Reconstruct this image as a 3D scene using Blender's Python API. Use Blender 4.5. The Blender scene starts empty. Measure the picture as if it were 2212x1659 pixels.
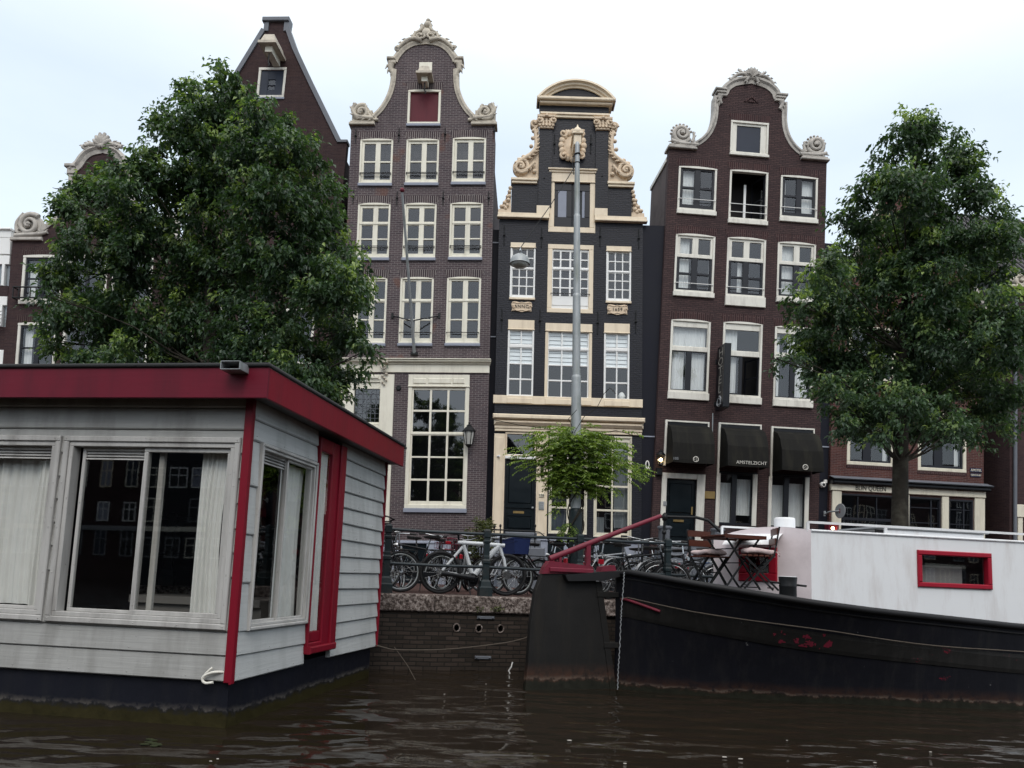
import bpy, math, random
from mathutils import Vector as Vec, Matrix, noise as mnoise
R_ = random.Random(11)
rad = math.radians
scene = bpy.context.scene
COL = scene.collection

# ------------------------------------------------------------------ camera model (picture measured on a 2212 x 1659 sheet)
FPX = 1676.0; PPX = 1106.0; PITCH = rad(7.0); ROLL = rad(2.2)
PPY = 1247 - FPX*math.tan(PITCH)
EYE = Vec((0, 0, 1.47))
FW = Vec((0, math.cos(PITCH), math.sin(PITCH)))
_r0 = Vec((1, 0, 0)); _u0 = Vec((0, -math.sin(PITCH), math.cos(PITCH)))
RT = _r0*math.cos(ROLL) + _u0*math.sin(ROLL)
UP = _u0*math.cos(ROLL) - _r0*math.sin(ROLL)
def ray(x, y): return FW + RT*((x-PPX)/FPX) + UP*((PPY-y)/FPX)
def at_y(x, y, Y):
    d = ray(x, y); return EYE + d*(Y/d.y)
def at_z(x, y, z):
    d = ray(x, y); return EYE + d*((z-EYE.z)/d.z)
def Z(x0, y0, s): return lambda x, y: ((x0+x/s)*.8848, (y0+y/s)*.8848)
STREET = 1.15

class Frame:
    """local (u right, v up, w towards the viewer) frame of a facade or hull side"""
    def __init__(s, O, U, V, N): s.O, s.U, s.V, s.N = O, U, V, N
    def map(s, p): return s.O + s.U*p[0] + s.V*p[1] + s.N*p[2]
    def uv(s, xy, w=0.0):
        d = ray(*xy); n = s.U.cross(s.V); n.normalize()
        P0 = s.O + s.N*w
        P = EYE + d*((P0-EYE).dot(n)/d.dot(n)) - P0
        a = s.U.dot(s.U); b = s.U.dot(s.V); c = s.V.dot(s.V); e = P.dot(s.U); f = P.dot(s.V)
        D = a*c-b*b
        return ((e*c-f*b)/D, (f*a-e*b)/D)
def facade(TL, TR, BL, BR, Y, rot, lean=1.0):
    r = rad(rot); l = rad(lean)
    N = Vec((math.sin(r), -math.cos(r), 0)); zz = Vec((0, 0, 1))
    N2 = N*math.cos(l) - zz*math.sin(l)
    mid = ((BL[0]+BR[0])/2, (BL[1]+BR[1])/2)
    P0 = at_y(mid[0], mid[1], Y)
    def hit(xy):
        d = ray(*xy); return EYE + d*((P0-EYE).dot(N2)/d.dot(N2))
    a, b, c, e = hit(TL), hit(TR), hit(BL), hit(BR)
    U = ((b-a).normalized() + (e-c).normalized()).normalized()
    V = ((a-c).normalized() + (b-e).normalized()).normalized()
    B = (c+e)/2
    O = B + V*((STREET-B.z)/V.z)
    return Frame(O, U, V, N2)

# ------------------------------------------------------------------ mesh builder
class MB:
    def __init__(s, fr=None, M=None):
        s.v = []; s.f = []; s.sm = []; s.cv = []; s.fr = fr; s.M = M; s.cur = 0.0
    def add(s, pts, faces, smooth=False):
        n = len(s.v)
        for p in pts: s.v.append((float(p[0]), float(p[1]), float(p[2])))
        for f in faces:
            s.f.append([i+n for i in f]); s.sm.append(smooth); s.cv.append(s.cur)
    def quad(s, a, b, c, d): s.add([a, b, c, d], [(0, 1, 2, 3)])
    def box(s, x0, x1, y0, y1, z0, z1):
        if x0 > x1: x0, x1 = x1, x0
        if y0 > y1: y0, y1 = y1, y0
        if z0 > z1: z0, z1 = z1, z0
        s.add([(x0,y0,z0),(x1,y0,z0),(x1,y1,z0),(x0,y1,z0),(x0,y0,z1),(x1,y0,z1),(x1,y1,z1),(x0,y1,z1)],
              [(0,3,2,1),(4,5,6,7),(0,1,5,4),(1,2,6,5),(2,3,7,6),(3,0,4,7)])
    def cbox(s, x0, x1, y0, y1, z0, z1, c=.01):
        """box with the four front (z1) edges chamfered"""
        if x0 > x1: x0, x1 = x1, x0
        if y0 > y1: y0, y1 = y1, y0
        s.add([(x0,y0,z0),(x1,y0,z0),(x1,y1,z0),(x0,y1,z0),(x0,y0,z1-c),(x1,y0,z1-c),(x1,y1,z1-c),(x0,y1,z1-c),
               (x0+c,y0+c,z1),(x1-c,y0+c,z1),(x1-c,y1-c,z1),(x0+c,y1-c,z1)],
              [(0,3,2,1),(8,9,10,11),(0,1,5,4),(1,2,6,5),(2,3,7,6),(3,0,4,7),(4,5,9,8),(5,6,10,9),(6,7,11,10),(7,4,8,11)])
    def prism(s, poly, z0, z1):
        n = len(poly)
        A = sum(poly[i][0]*poly[(i+1)%n][1]-poly[(i+1)%n][0]*poly[i][1] for i in range(n))
        if A < 0: poly = poly[::-1]
        if z0 > z1: z0, z1 = z1, z0
        pts = [(p[0], p[1], z0) for p in poly] + [(p[0], p[1], z1) for p in poly]
        fs = [tuple(range(n-1, -1, -1)), tuple(range(n, 2*n))]
        fs += [(i, (i+1) % n, n+(i+1) % n, n+i) for i in range(n)]
        s.add(pts, fs)
    def beam(s, p, q, w, h, up=(0, 0, 1)):
        p = Vec(p); q = Vec(q); d = (q-p).normalized(); up = Vec(up)
        a = d.cross(up)
        if a.length < 1e-4: a = d.cross(Vec((1, 0, 0)))
        a.normalize(); b = a.cross(d)
        pts = []
        for c in (p, q):
            for i, j in ((-1, -1), (1, -1), (1, 1), (-1, 1)): pts.append(c + a*(i*w/2) + b*(j*h/2))
        s.add(pts, [(0,1,2,3),(7,6,5,4),(0,4,5,1),(1,5,6,2),(2,6,7,3),(3,7,4,0)])
    def tube(s, pts, r, n=8, closed=False, cap=True):
        pts = [Vec(p) for p in pts]; m = len(pts)
        rr = r if isinstance(r, (list, tuple)) else [r]*m
        ring = []; prev = None; out = []
        for i, p in enumerate(pts):
            if closed: d = pts[(i+1) % m]-pts[i-1]
            else: d = pts[min(i+1, m-1)]-pts[max(i-1, 0)]
            if d.length < 1e-9: d = Vec((0, 0, 1))
            d.normalize()
            if prev is None:
                a = d.cross(Vec((0, 0, 1)))
                if a.length < .05: a = d.cross(Vec((1, 0, 0)))
            else:
                a = prev - d*prev.dot(d)
                if a.length < 1e-6: a = d.cross(Vec((0.3, 1, .2)))
            a.normalize(); prev = a; b = d.cross(a)
            for k in range(n):
                t = 2*math.pi*k/n
                out.append(p + a*(math.cos(t)*rr[i]) + b*(math.sin(t)*rr[i]))
        fs = []
        for i in range(m if closed else m-1):
            j = (i+1) % m
            for k in range(n):
                fs.append((i*n+k, i*n+(k+1) % n, j*n+(k+1) % n, j*n+k))
        s.add(out, fs, True)
        if cap and not closed:
            s.add(out[:n], [tuple(range(n-1, -1, -1))]); s.add(out[-n:], [tuple(range(n))])
    def lathe(s, prof, c=(0, 0, 0), ax=(0, 0, 1), n=16, smooth=True, sq=False):
        ax = Vec(ax).normalized(); c = Vec(c)
        a = ax.cross(Vec((1, 0, 0)))
        if a.length < .1: a = ax.cross(Vec((0, 1, 0)))
        a.normalize(); b = ax.cross(a)
        pts = []; m = len(prof)
        for r, h in prof:
            for k in range(n):
                t = 2*math.pi*(k+.5*(n == 4))/n
                q = r*(1.414 if n == 4 else 1)
                pts.append(c + ax*h + a*(math.cos(t)*q) + b*(math.sin(t)*q))
        fs = [(i*n+k, i*n+(k+1) % n, (i+1)*n+(k+1) % n, (i+1)*n+k) for i in range(m-1) for k in range(n)]
        s.add(pts, fs, smooth)
        s.add(pts[:n], [tuple(range(n-1, -1, -1))]); s.add(pts[-n:], [tuple(range(n))])
    def ball(s, c, r, nu=10, nv=7):
        r = r if isinstance(r, (list, tuple)) else (r, r, r)
        pts = []; fs = []
        for j in range(nv+1):
            ph = math.pi*j/nv
            for i in range(nu):
                t = 2*math.pi*i/nu
                pts.append((c[0]+r[0]*math.sin(ph)*math.cos(t), c[1]+r[1]*math.sin(ph)*math.sin(t), c[2]+r[2]*math.cos(ph)))
        for j in range(nv):
            for i in range(nu): fs.append((j*nu+i, (j+1)*nu+i, (j+1)*nu+(i+1) % nu, j*nu+(i+1) % nu))
        s.add(pts, fs, True)
    def band(s, path, t0, t1, z0, z1, prof=None):
        """strip following a 2-D path; t0/t1 = offsets to the right/left side of travel, between depths z0 and z1"""
        m = len(path); out = []
        for i, p in enumerate(path):
            a = path[max(i-1, 0)]; b = path[min(i+1, m-1)]
            dx, dy = b[0]-a[0], b[1]-a[1]; L = math.hypot(dx, dy) or 1
            nx, ny = -dy/L, dx/L
            pr = prof or [(t0, z0), (t0, z1), (t1, z1), (t1, z0)]
            for t, z in pr: out.append((p[0]+nx*t, p[1]+ny*t, z))
        k = len(prof) if prof else 4
        fs = []
        for i in range(m-1):
            for j in range(k): fs.append((i*k+j, i*k+(j+1) % k, (i+1)*k+(j+1) % k, (i+1)*k+j))
        fs.append(tuple(range(k-1, -1, -1))); fs.append(tuple(range((m-1)*k, m*k)))
        s.add(out, fs)
    def holed(s, outline, holes, z0, z1):
        """flat slab with holes, cut from curves"""
        cu = bpy.data.curves.new('cut', 'CURVE'); cu.dimensions = '2D'; cu.fill_mode = 'BOTH'; cu.extrude = abs(z1-z0)/2
        for poly in [outline]+holes:
            sp = cu.splines.new('POLY'); sp.points.add(len(poly)-1); sp.use_cyclic_u = True
            for i, p in enumerate(poly): sp.points[i].co = (p[0], p[1], 0, 1)
        ob = bpy.data.objects.new('cut', cu); COL.objects.link(ob)
        me = ob.to_mesh()
        zc = (z0+z1)/2
        s.add([(v.co.x, v.co.y, v.co.z+zc) for v in me.vertices], [tuple(p.vertices) for p in me.polygons])
        ob.to_mesh_clear(); bpy.data.objects.remove(ob); bpy.data.curves.remove(cu)
    def build(s, name, mat, parent=None, label=None, rnd=False, bevel=0):
        me = bpy.data.meshes.new(name)
        base = Vec((0, 0, 0)); p = parent
        while p is not None:
            base = base + p.location; p = p.parent
        if s.M is not None: co = [s.M @ Vec(p) for p in s.v]
        elif s.fr is not None: co = [s.fr.map(p) for p in s.v]
        else: co = [Vec(p) for p in s.v]
        me.from_pydata([tuple(c-base) for c in co], [], s.f)
        me.polygons.foreach_set('use_smooth', s.sm)
        uvl = me.uv_layers.new(name='UVMap'); dat = [0.0]*(2*len(me.loops)); li = 0
        for f in s.f:
            a, b, c = s.v[f[0]], s.v[f[1]], s.v[f[2]]
            nx = (b[1]-a[1])*(c[2]-a[2])-(b[2]-a[2])*(c[1]-a[1])
            ny = (b[2]-a[2])*(c[0]-a[0])-(b[0]-a[0])*(c[2]-a[2])
            nz = (b[0]-a[0])*(c[1]-a[1])-(b[1]-a[1])*(c[0]-a[0])
            ax, ay, az = abs(nx), abs(ny), abs(nz)
            k = (0, 1) if az >= ax and az >= ay else ((2, 1) if ax >= ay else (0, 2))
            for i in f:
                dat[li] = s.v[i][k[0]]; dat[li+1] = s.v[i][k[1]]; li += 2
        uvl.data.foreach_set('uv', dat)
        if rnd:
            at = me.attributes.new('rnd', 'FLOAT', 'FACE'); at.data.foreach_set('value', s.cv)
        me.validate()
        me.materials.append(mat)
        ob = bpy.data.objects.new(name, me); COL.objects.link(ob)
        if parent is not None: ob.parent = parent
        if label: ob['label'] = label
        if bevel:
            md = ob.modifiers.new('bevel', 'BEVEL'); md.width = bevel; md.segments = 2; md.limit_method = 'ANGLE'
        return ob

def thing(name, label, cat, loc=(0, 0, 0), group=None):
    o = bpy.data.objects.new(name, None); COL.objects.link(o); o.location = loc
    o.empty_display_size = .2; o['label'] = label; o['category'] = cat
    if group: o['group'] = group
    return o
def tag(o, label, cat, group=None):
    o['label'] = label; o['category'] = cat
    if group: o['group'] = group
    return o
def copy_tree(o, parent=None):
    c = o.copy(); COL.objects.link(c); c.parent = parent
    for ch in list(o.children): copy_tree(ch, c)
    return c
def lerp(a, b, t): return a+(b-a)*t
def arc(cx, cy, r, a0, a1, n=12, ry=None):
    ry = ry or r
    return [(cx+r*math.cos(rad(lerp(a0, a1, i/n))), cy+ry*math.sin(rad(lerp(a0, a1, i/n)))) for i in range(n+1)]
def smoothpath(P, n=5):
    out = []
    m = len(P)
    for i in range(m-1):
        p0 = P[max(i-1, 0)]; p1 = P[i]; p2 = P[i+1]; p3 = P[min(i+2, m-1)]
        for k in range(n):
            t = k/n
            out.append(tuple(.5*((2*b)+(-a+c)*t+(2*a-5*b+4*c-d)*t*t+(-a+3*b-3*c+d)*t**3) for a, b, c, d in zip(p0, p1, p2, p3)))
    out.append(tuple(P[-1])); return out
# ------------------------------------------------------------------ materials
class NT:
    def __init__(s, name):
        s.m = bpy.data.materials.new(name); s.m.use_nodes = True; s.t = s.m.node_tree; s.t.nodes.clear()
        s.out = s.n('ShaderNodeOutputMaterial')
    def n(s, typ, **kw):
        x = s.t.nodes.new(typ)
        for k, v in kw.items():
            if k in x.inputs: x.inputs[k].default_value = v
            else: setattr(x, k, v)
        return x
    def l(s, a, b): s.t.links.new(a, b)
    def noise(s, vec, scale, detail=4, rough=.55):
        x = s.n('ShaderNodeTexNoise'); x.inputs['Scale'].default_value = scale; x.inputs['Detail'].default_value = detail
        x.inputs['Roughness'].default_value = rough
        if vec is not None: s.l(vec, x.inputs['Vector'])
        return x.outputs['Fac']
    def ramp(s, fac, stops):
        x = s.n('ShaderNodeValToRGB'); e = x.color_ramp.elements
        while len(e) < len(stops): e.new(.5)
        for i, (p, c) in enumerate(stops):
            e[i].position = p; e[i].color = c if len(c) == 4 else (*c, 1)
        s.l(fac, x.inputs['Fac']); return x.outputs['Color']
    def mix(s, fac, a, b, mode='MIX'):
        x = s.n('ShaderNodeMix', data_type='RGBA', blend_type=mode)
        for sock, v in ((x.inputs[0], fac), (x.inputs[6], a), (x.inputs[7], b)):
            if hasattr(v, 'links'): s.l(v, sock)
            elif isinstance(v, (int, float)): sock.default_value = v
            else: sock.default_value = (*v, 1) if len(v) == 3 else v
        return x.outputs[2]
    def math(s, op, a, b=0.0):
        x = s.n('ShaderNodeMath', operation=op)
        for i, v in enumerate((a, b)):
            if hasattr(v, 'links'): s.l(v, x.inputs[i])
            else: x.inputs[i].default_value = v
        return x.outputs[0]
    def mapping(s, vec, scale=(1, 1, 1), rot=(0, 0, 0), loc=(0, 0, 0)):
        x = s.n('ShaderNodeMapping'); x.inputs['Scale'].default_value = scale; x.inputs['Rotation'].default_value = rot
        x.inputs['Location'].default_value = loc
        s.l(vec, x.inputs['Vector']); return x.outputs['Vector']
    def obj(s): return s.n('ShaderNodeTexCoord').outputs['Object']
    def uvc(s): return s.n('ShaderNodeUVMap').outputs['UV']
    def bsdf(s, col, rough=.6, spec=.5, metal=0, bump=None, bstr=.3, bdist=.01):
        b = s.n('ShaderNodeBsdfPrincipled')
        for k, v in (('Base Color', col), ('Roughness', rough), ('Specular IOR Level', spec), ('Metallic', metal)):
            if hasattr(v, 'links'): s.l(v, b.inputs[k])
            elif k == 'Base Color': b.inputs[k].default_value = (*v, 1)
            else: b.inputs[k].default_value = v
        if bump is not None:
            bp = s.n('ShaderNodeBump'); bp.inputs['Strength'].default_value = bstr; bp.inputs['Distance'].default_value = bdist
            s.l(bump, bp.inputs['Height']); s.l(bp.outputs['Normal'], b.inputs['Normal'])
        s.l(b.outputs[0], s.out.inputs[0]); return b
def mul(c, k): return tuple(min(1, x*k) for x in c)
def pmat(name, col, rough=.6, var=.25, scale=2.0, dirt=None, damt=.35, dscale=1.3, stretch=(1, 1, 1), bump=.15, bscale=30, metal=0, spec=.3):
    k = NT(name); o = k.obj()
    n1 = k.noise(o, scale, 5)
    c = k.mix(n1, mul(col, 1-var), mul(col, 1+var))
    if dirt:
        n2 = k.noise(k.mapping(o, stretch), dscale, 7, .7)
        f = k.ramp(n2, [(.5-.02, (0, 0, 0)), (.72, (damt, damt, damt))])
        c = k.mix(f, c, dirt)
    n3 = k.noise(o, bscale, 3)
    rr = k.math('ADD', k.math('MULTIPLY', n1, .25), rough-.12)
    k.bsdf(c, rr, spec, metal, n3, bump, .004)
    return k.m
def brick(name, c1, c2, mortar, bw=.21, bh=.058, ms=.006, soldier=False, paint=False, rough=.8, patch=None):
    k = NT(name); uv = k.uvc()
    vec = k.mapping(uv, rot=(0, 0, math.pi/2)) if soldier else uv
    # slightly wavering courses
    wob = k.n('ShaderNodeTexNoise', Scale=3.0, Detail=2.0); k.l(uv, wob.inputs['Vector'])
    vm = k.n('ShaderNodeVectorMath', operation='MULTIPLY_ADD'); k.l(wob.outputs['Color'], vm.inputs[0])
    vm.inputs[1].default_value = (.02, .02, 0); k.l(vec, vm.inputs[2])
    b = k.n('ShaderNodeTexBrick'); k.l(vm.outputs[0], b.inputs['Vector'])
    b.inputs['Scale'].default_value = 1; b.inputs['Brick Width'].default_value = bw; b.inputs['Row Height'].default_value = bh
    b.inputs['Mortar Size'].default_value = ms; b.inputs['Mortar Smooth'].default_value = .15; b.inputs['Bias'].default_value = -.1
    b.inputs['Color1'].default_value = (*c1, 1); b.inputs['Color2'].default_value = (*c2, 1); b.inputs['Mortar'].default_value = (*mortar, 1)
    n1 = k.noise(uv, .55, 6, .65); n2 = k.noise(uv, 14, 4)
    c = k.mix(k.ramp(n1, [(.3, (0, 0, 0)), (.75, (.55, .55, .55))]), b.outputs['Color'], k.mix(1.0, b.outputs['Color'], (.55, .55, .6), 'MULTIPLY'))
    st = k.noise(k.mapping(uv, (2.2, .25, 1)), 1.6, 6, .7)
    c = k.mix(k.ramp(st, [(.52, (0, 0, 0)), (.78, (.55, .55, .55))]), c, mul(c1, .45))
    c = k.mix(.5, c, k.mix(n2, (.62, .62, .62), (1.3, 1.3, 1.3)), 'MULTIPLY')
    if patch:
        f = k.ramp(k.noise(uv, .9, 2), [(.62, (0, 0, 0)), (.68, (.5, .5, .5))]); c = k.mix(f, c, patch)
    h = k.math('ADD', k.math('MULTIPLY', b.outputs['Fac'], -1.0), k.math('MULTIPLY', n2, .5))
    k.bsdf(c, rough, .35 if paint else .18, 0, h, 1.0 if paint else .7, .022 if paint else .012)
    return k.m
def glass(name, tint=(.8, .85, .88), refl=1.7, wob=.004, base=.03):
    k = NT(name); o = k.obj()
    lw = k.n('ShaderNodeLayerWeight'); lw.inputs['Blend'].default_value = .5
    fz = k.math('MULTIPLY', k.math('ADD', k.math('MULTIPLY', k.math('POWER', lw.outputs['Facing'], 5.0), .96), .04), refl)
    bp = k.n('ShaderNodeBump'); bp.inputs['Strength'].default_value = .5; bp.inputs['Distance'].default_value = wob
    k.l(k.noise(o, 1.1, 0), bp.inputs['Height'])
    g = k.n('ShaderNodeBsdfGlossy'); g.inputs['Roughness'].default_value = .015; g.inputs['Color'].default_value = (.95, .97, 1, 1)
    k.l(bp.outputs[0], g.inputs['Normal'])
    t = k.n('ShaderNodeBsdfTransparent'); t.inputs['Color'].default_value = (*tint, 1)
    ms = k.n('ShaderNodeMixShader'); f = k.math('MINIMUM', k.math('ADD', fz, base), 1.0)
    k.l(f, ms.inputs[0]); k.l(t.outputs[0], ms.inputs[1]); k.l(g.outputs[0], ms.inputs[2]); k.l(ms.outputs[0], k.out.inputs[0])
    return k.m
def wood_paint(name, col, grain=.5, dirt=(.1, .09, .08), damt=.6, rough=.55, along='u', var=.2, moss=None):
    k = NT(name); uv = k.uvc()
    sc = (.6, 14, 1) if along == 'u' else (14, .6, 1)
    g = k.noise(k.mapping(uv, sc), 2.5, 6, .65)
    big = k.noise(uv, .8, 4)
    c = k.mix(g, mul(col, 1-var), mul(col, 1+var*.6))
    c = k.mix(k.ramp(big, [(.35, (0, 0, 0)), (.8, (.5, .5, .5))]), c, mul(col, .72))
    drip = k.noise(k.mapping(uv, (3, .55, 1)), 1.1, 5, .6)
    c = k.mix(k.ramp(drip, [(.48, (0, 0, 0)), (.80, (damt*.75, damt*.75, damt*.75))]), c, dirt)
    spot = k.noise(uv, 22, 3, .6)
    c = k.mix(k.ramp(spot, [(.66, (0, 0, 0)), (.74, (.5*damt, .5*damt, .5*damt))]), c, dirt)
    k.bsdf(c, rough, .2, 0, g, grain, .004)
    return k.m
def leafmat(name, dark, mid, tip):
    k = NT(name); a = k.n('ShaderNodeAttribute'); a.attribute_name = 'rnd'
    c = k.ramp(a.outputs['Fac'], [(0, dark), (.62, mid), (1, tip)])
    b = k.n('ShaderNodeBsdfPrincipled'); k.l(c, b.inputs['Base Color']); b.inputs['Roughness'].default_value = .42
    b.inputs['Specular IOR Level'].default_value = .45
    t = k.n('ShaderNodeBsdfTranslucent'); k.l(k.mix(1.0, c, (1.5, 1.7, .6), 'MULTIPLY'), t.inputs['Color'])
    ms = k.n('ShaderNodeMixShader'); ms.inputs[0].default_value = .32
    k.l(b.outputs[0], ms.inputs[1]); k.l(t.outputs[0], ms.inputs[2]); k.l(ms.outputs[0], k.out.inputs[0])
    return k.m
def emit(name, col, s):
    k = NT(name); e = k.n('ShaderNodeEmission'); e.inputs[0].default_value = (*col, 1); e.inputs[1].default_value = s
    k.l(e.outputs[0], k.out.inputs[0]); return k.m
M = {}
M['brickA'] = brick('grey brown brick', (.104, .077, .081), (.066, .050, .057), (.235, .21, .205), bh=.066, ms=.008, patch=(.16, .07, .045))
M['brickA_s'] = brick('grey brown soldier brick', (.075, .052, .056), (.045, .033, .04), (.30, .27, .25), soldier=True, bw=.6, bh=.075, ms=.012)
M['brickH'] = brick('dark red brick', (.086, .052, .050), (.056, .035, .036), (.035, .024, .024), bh=.066, ms=.010)
M['brickH_s'] = brick('dark red soldier brick', (.058, .027, .027), (.034, .018, .02), (.11, .075, .07), soldier=True, bw=.6, bh=.075, ms=.011)
M['brickL'] = brick('dark maroon brick', (.066, .038, .037), (.044, .026, .028), (.065, .048, .046))
M['brickL_s'] = brick('dark maroon soldier brick', (.05, .026, .026), (.034, .018, .02), (.10, .078, .07), soldier=True, bw=.6, bh=.075, ms=.011)
M['brickS'] = brick('brown gable brick', (.055, .031, .030), (.038, .022, .024), (.06, .042, .04))
M['brickQ'] = brick('red shopfront brick', (.11, .04, .033), (.07, .028, .026), (.17, .13, .115))
M['brickB'] = brick('black painted brick', (.0105, .0120, .0225), (.0075, .0087, .0165), (.004, .0045, .0085), bh=.066, ms=.012, paint=True, rough=.5)
M['blackplaster'] = pmat('black plaster', (.008, .009, .016), .6, .3, 1.2, bump=.3, spec=.18)
M['sideplaster'] = pmat('grey brown side plaster', (.12, .10, .098), .85, .3, 1.0, dirt=(.06, .05, .05), damt=.7, spec=.1)
M['quaybrick'] = brick('wet quay brick', (.052, .039, .031), (.020, .016, .012), (.016, .014, .012), bw=.22, bh=.066, ms=.009, rough=.7)
M['trimA'] = pmat('ivory paint', (.75, .72, .61), .45, .06, 3, dirt=(.35, .31, .24), damt=.35, stretch=(3, 3, .6))
M['trimH'] = pmat('old white paint', (.70, .68, .61), .5, .07, 3, dirt=(.28, .26, .23), damt=.55, stretch=(3, 3, .6))
M['trimB'] = pmat('peach cream paint', (.75, .64, .485), .45, .06, 3, dirt=(.38, .28, .2), damt=.35, stretch=(3, 3, .6))
M['trimQ'] = pmat('pale yellow paint', (.68, .64, .52), .5, .06, 3, dirt=(.3, .26, .2), damt=.4, stretch=(3, 3, .6))
M['white'] = pmat('white sash paint', (.80, .80, .78), .4, .05, 3)
M['stone'] = pmat('weathered gable stone', (.46, .43, .39), .8, .22, 5, dirt=(.10, .095, .09), damt=.75, dscale=3, bump=.5, bscale=25)
M['stoneA'] = pmat('pale gable stone', (.52, .47, .39), .8, .2, 5, dirt=(.14, .12, .11), damt=.7, dscale=3, bump=.5, bscale=25)
M['stoneB'] = pmat('cream carved stone', (.66, .53, .39), .7, .15, 5, dirt=(.22, .15, .1), damt=.5, dscale=5, bump=.5, bscale=25)
M['sill'] = pmat('blue grey sill stone', (.25, .27, .33), .6, .15, 4)
M['lead'] = pmat('lead sheet', (.13, .14, .16), .45, .2, 3)
M['blacksash'] = pmat('black window paint', (.012, .013, .018), .35, .2, 3)
M['doorblack'] = pmat('glossy dark door paint', (.006, .010, .013), .22, .2, 3, bump=.05)
M['hatchred'] = wood_paint('dark red hatch boards', (.105, .012, .022), .3, (.03, .005, .01), .5, .5, 'v')
M['hatchblue'] = pmat('dark blue hatch paint', (.016, .022, .038), .4, .2, 3)
M['glass'] = glass('window glass', (.93, .95, .95), refl=1.55, base=.018)
M['glassdark'] = glass('old dark glass', (.45, .48, .5), 1.9, .006, .03)
M['boatglass'] = glass('houseboat glass', (.91, .91, .885), 1.4, .002, .01)
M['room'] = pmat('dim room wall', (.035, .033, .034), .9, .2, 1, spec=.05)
M['roomlight'] = pmat('pale room wall', (.22, .21, .2), .9, .2, 1)
M['curtain'] = pmat('sheer curtain', (.72, .73, .72), .9, .1, 6, bump=.1)
M['blind'] = pmat('white blind', (.85, .88, .89), .8, .05, 3)
M['roof'] = brick('dark roof tile', (.03, .027, .028), (.02, .019, .021), (.006, .006, .006), bw=.25, bh=.3, ms=.03)
M['tile'] = pmat('glazed roof tile', (.022, .02, .022), .4, .3, 4)
M['iron'] = pmat('black iron', (.012, .013, .014), .45, .3, 8, metal=.2)
M['greeniron'] = pmat('dark green railing paint', (.009, .018, .021), .45, .25, 6, dirt=(.05, .03, .02), damt=.4, dscale=6)
M['railpipe'] = pmat('grey railing pipe', (.028, .036, .041), .4, .3, 6, metal=.3)
M['galv'] = pmat('galvanised steel', (.33, .35, .36), .5, .15, 6, dirt=(.13, .15, .11), damt=.7, dscale=2.5, stretch=(2, 2, .4), metal=.35)
M['steel'] = pmat('bright steel', (.45, .46, .47), .25, .1, 8, metal=.9)
M['rubber'] = pmat('tyre rubber', (.014, .014, .015), .75, .25, 10)
M['bikeblack'] = pmat('black bicycle paint', (.010, .011, .013), .3, .3, 6)
M['bikegrey'] = pmat('grey bicycle paint', (.10, .105, .11), .35, .2, 6, metal=.3)
M['bikesilver'] = pmat('silver bicycle paint', (.42, .43, .45), .3, .1, 6, metal=.5)
M['bikewhite'] = pmat('white bicycle paint', (.66, .69, .71), .35, .05, 5)
M['bikeblue'] = pmat('blue bicycle paint', (.02, .05, .12), .35, .2, 6)
M['crateblue'] = pmat('blue plastic', (.012, .022, .085), .5, .2, 6)
M['saddle'] = pmat('black vinyl', (.015, .014, .014), .5, .3, 8)
M['reflector'] = pmat('red reflector', (.30, .01, .02), .25, .1, 6)
M['lens'] = pmat('clear lamp glass', (.45, .45, .42), .15, .1, 6)
M['brass'] = pmat('brass', (.35, .24, .10), .35, .2, 8, metal=.8)
M['hbred'] = wood_paint('wine red fascia paint', (.145, .008, .022), .3, (.05, .008, .014), 1.0, .45, 'u')
M['hbredv'] = wood_paint('bright red trim paint', (.205, .007, .020), .35, (.07, .014, .018), .8, .4, 'v')
M['hbwall'] = wood_paint('grey weatherboard paint', (.385, .385, .37), .9, (.12, .115, .10), .85, .6, 'u')
M['hbwall2'] = wood_paint('pale weatherboard paint', (.49, .50, .49), .9, (.17, .17, .16), .65, .6, 'u')
M['alu'] = wood_paint('weathered aluminium frame', (.48, .47, .45), .35, (.10, .09, .08), 1.0, .45, 'v')
M['felt'] = pmat('bitumen roof felt', (.035, .036, .037), .9, .3, 8, bump=.8, bscale=60)
M['soffit'] = pmat('grey soffit paint', (.16, .165, .17), .7, .15, 2)
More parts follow.
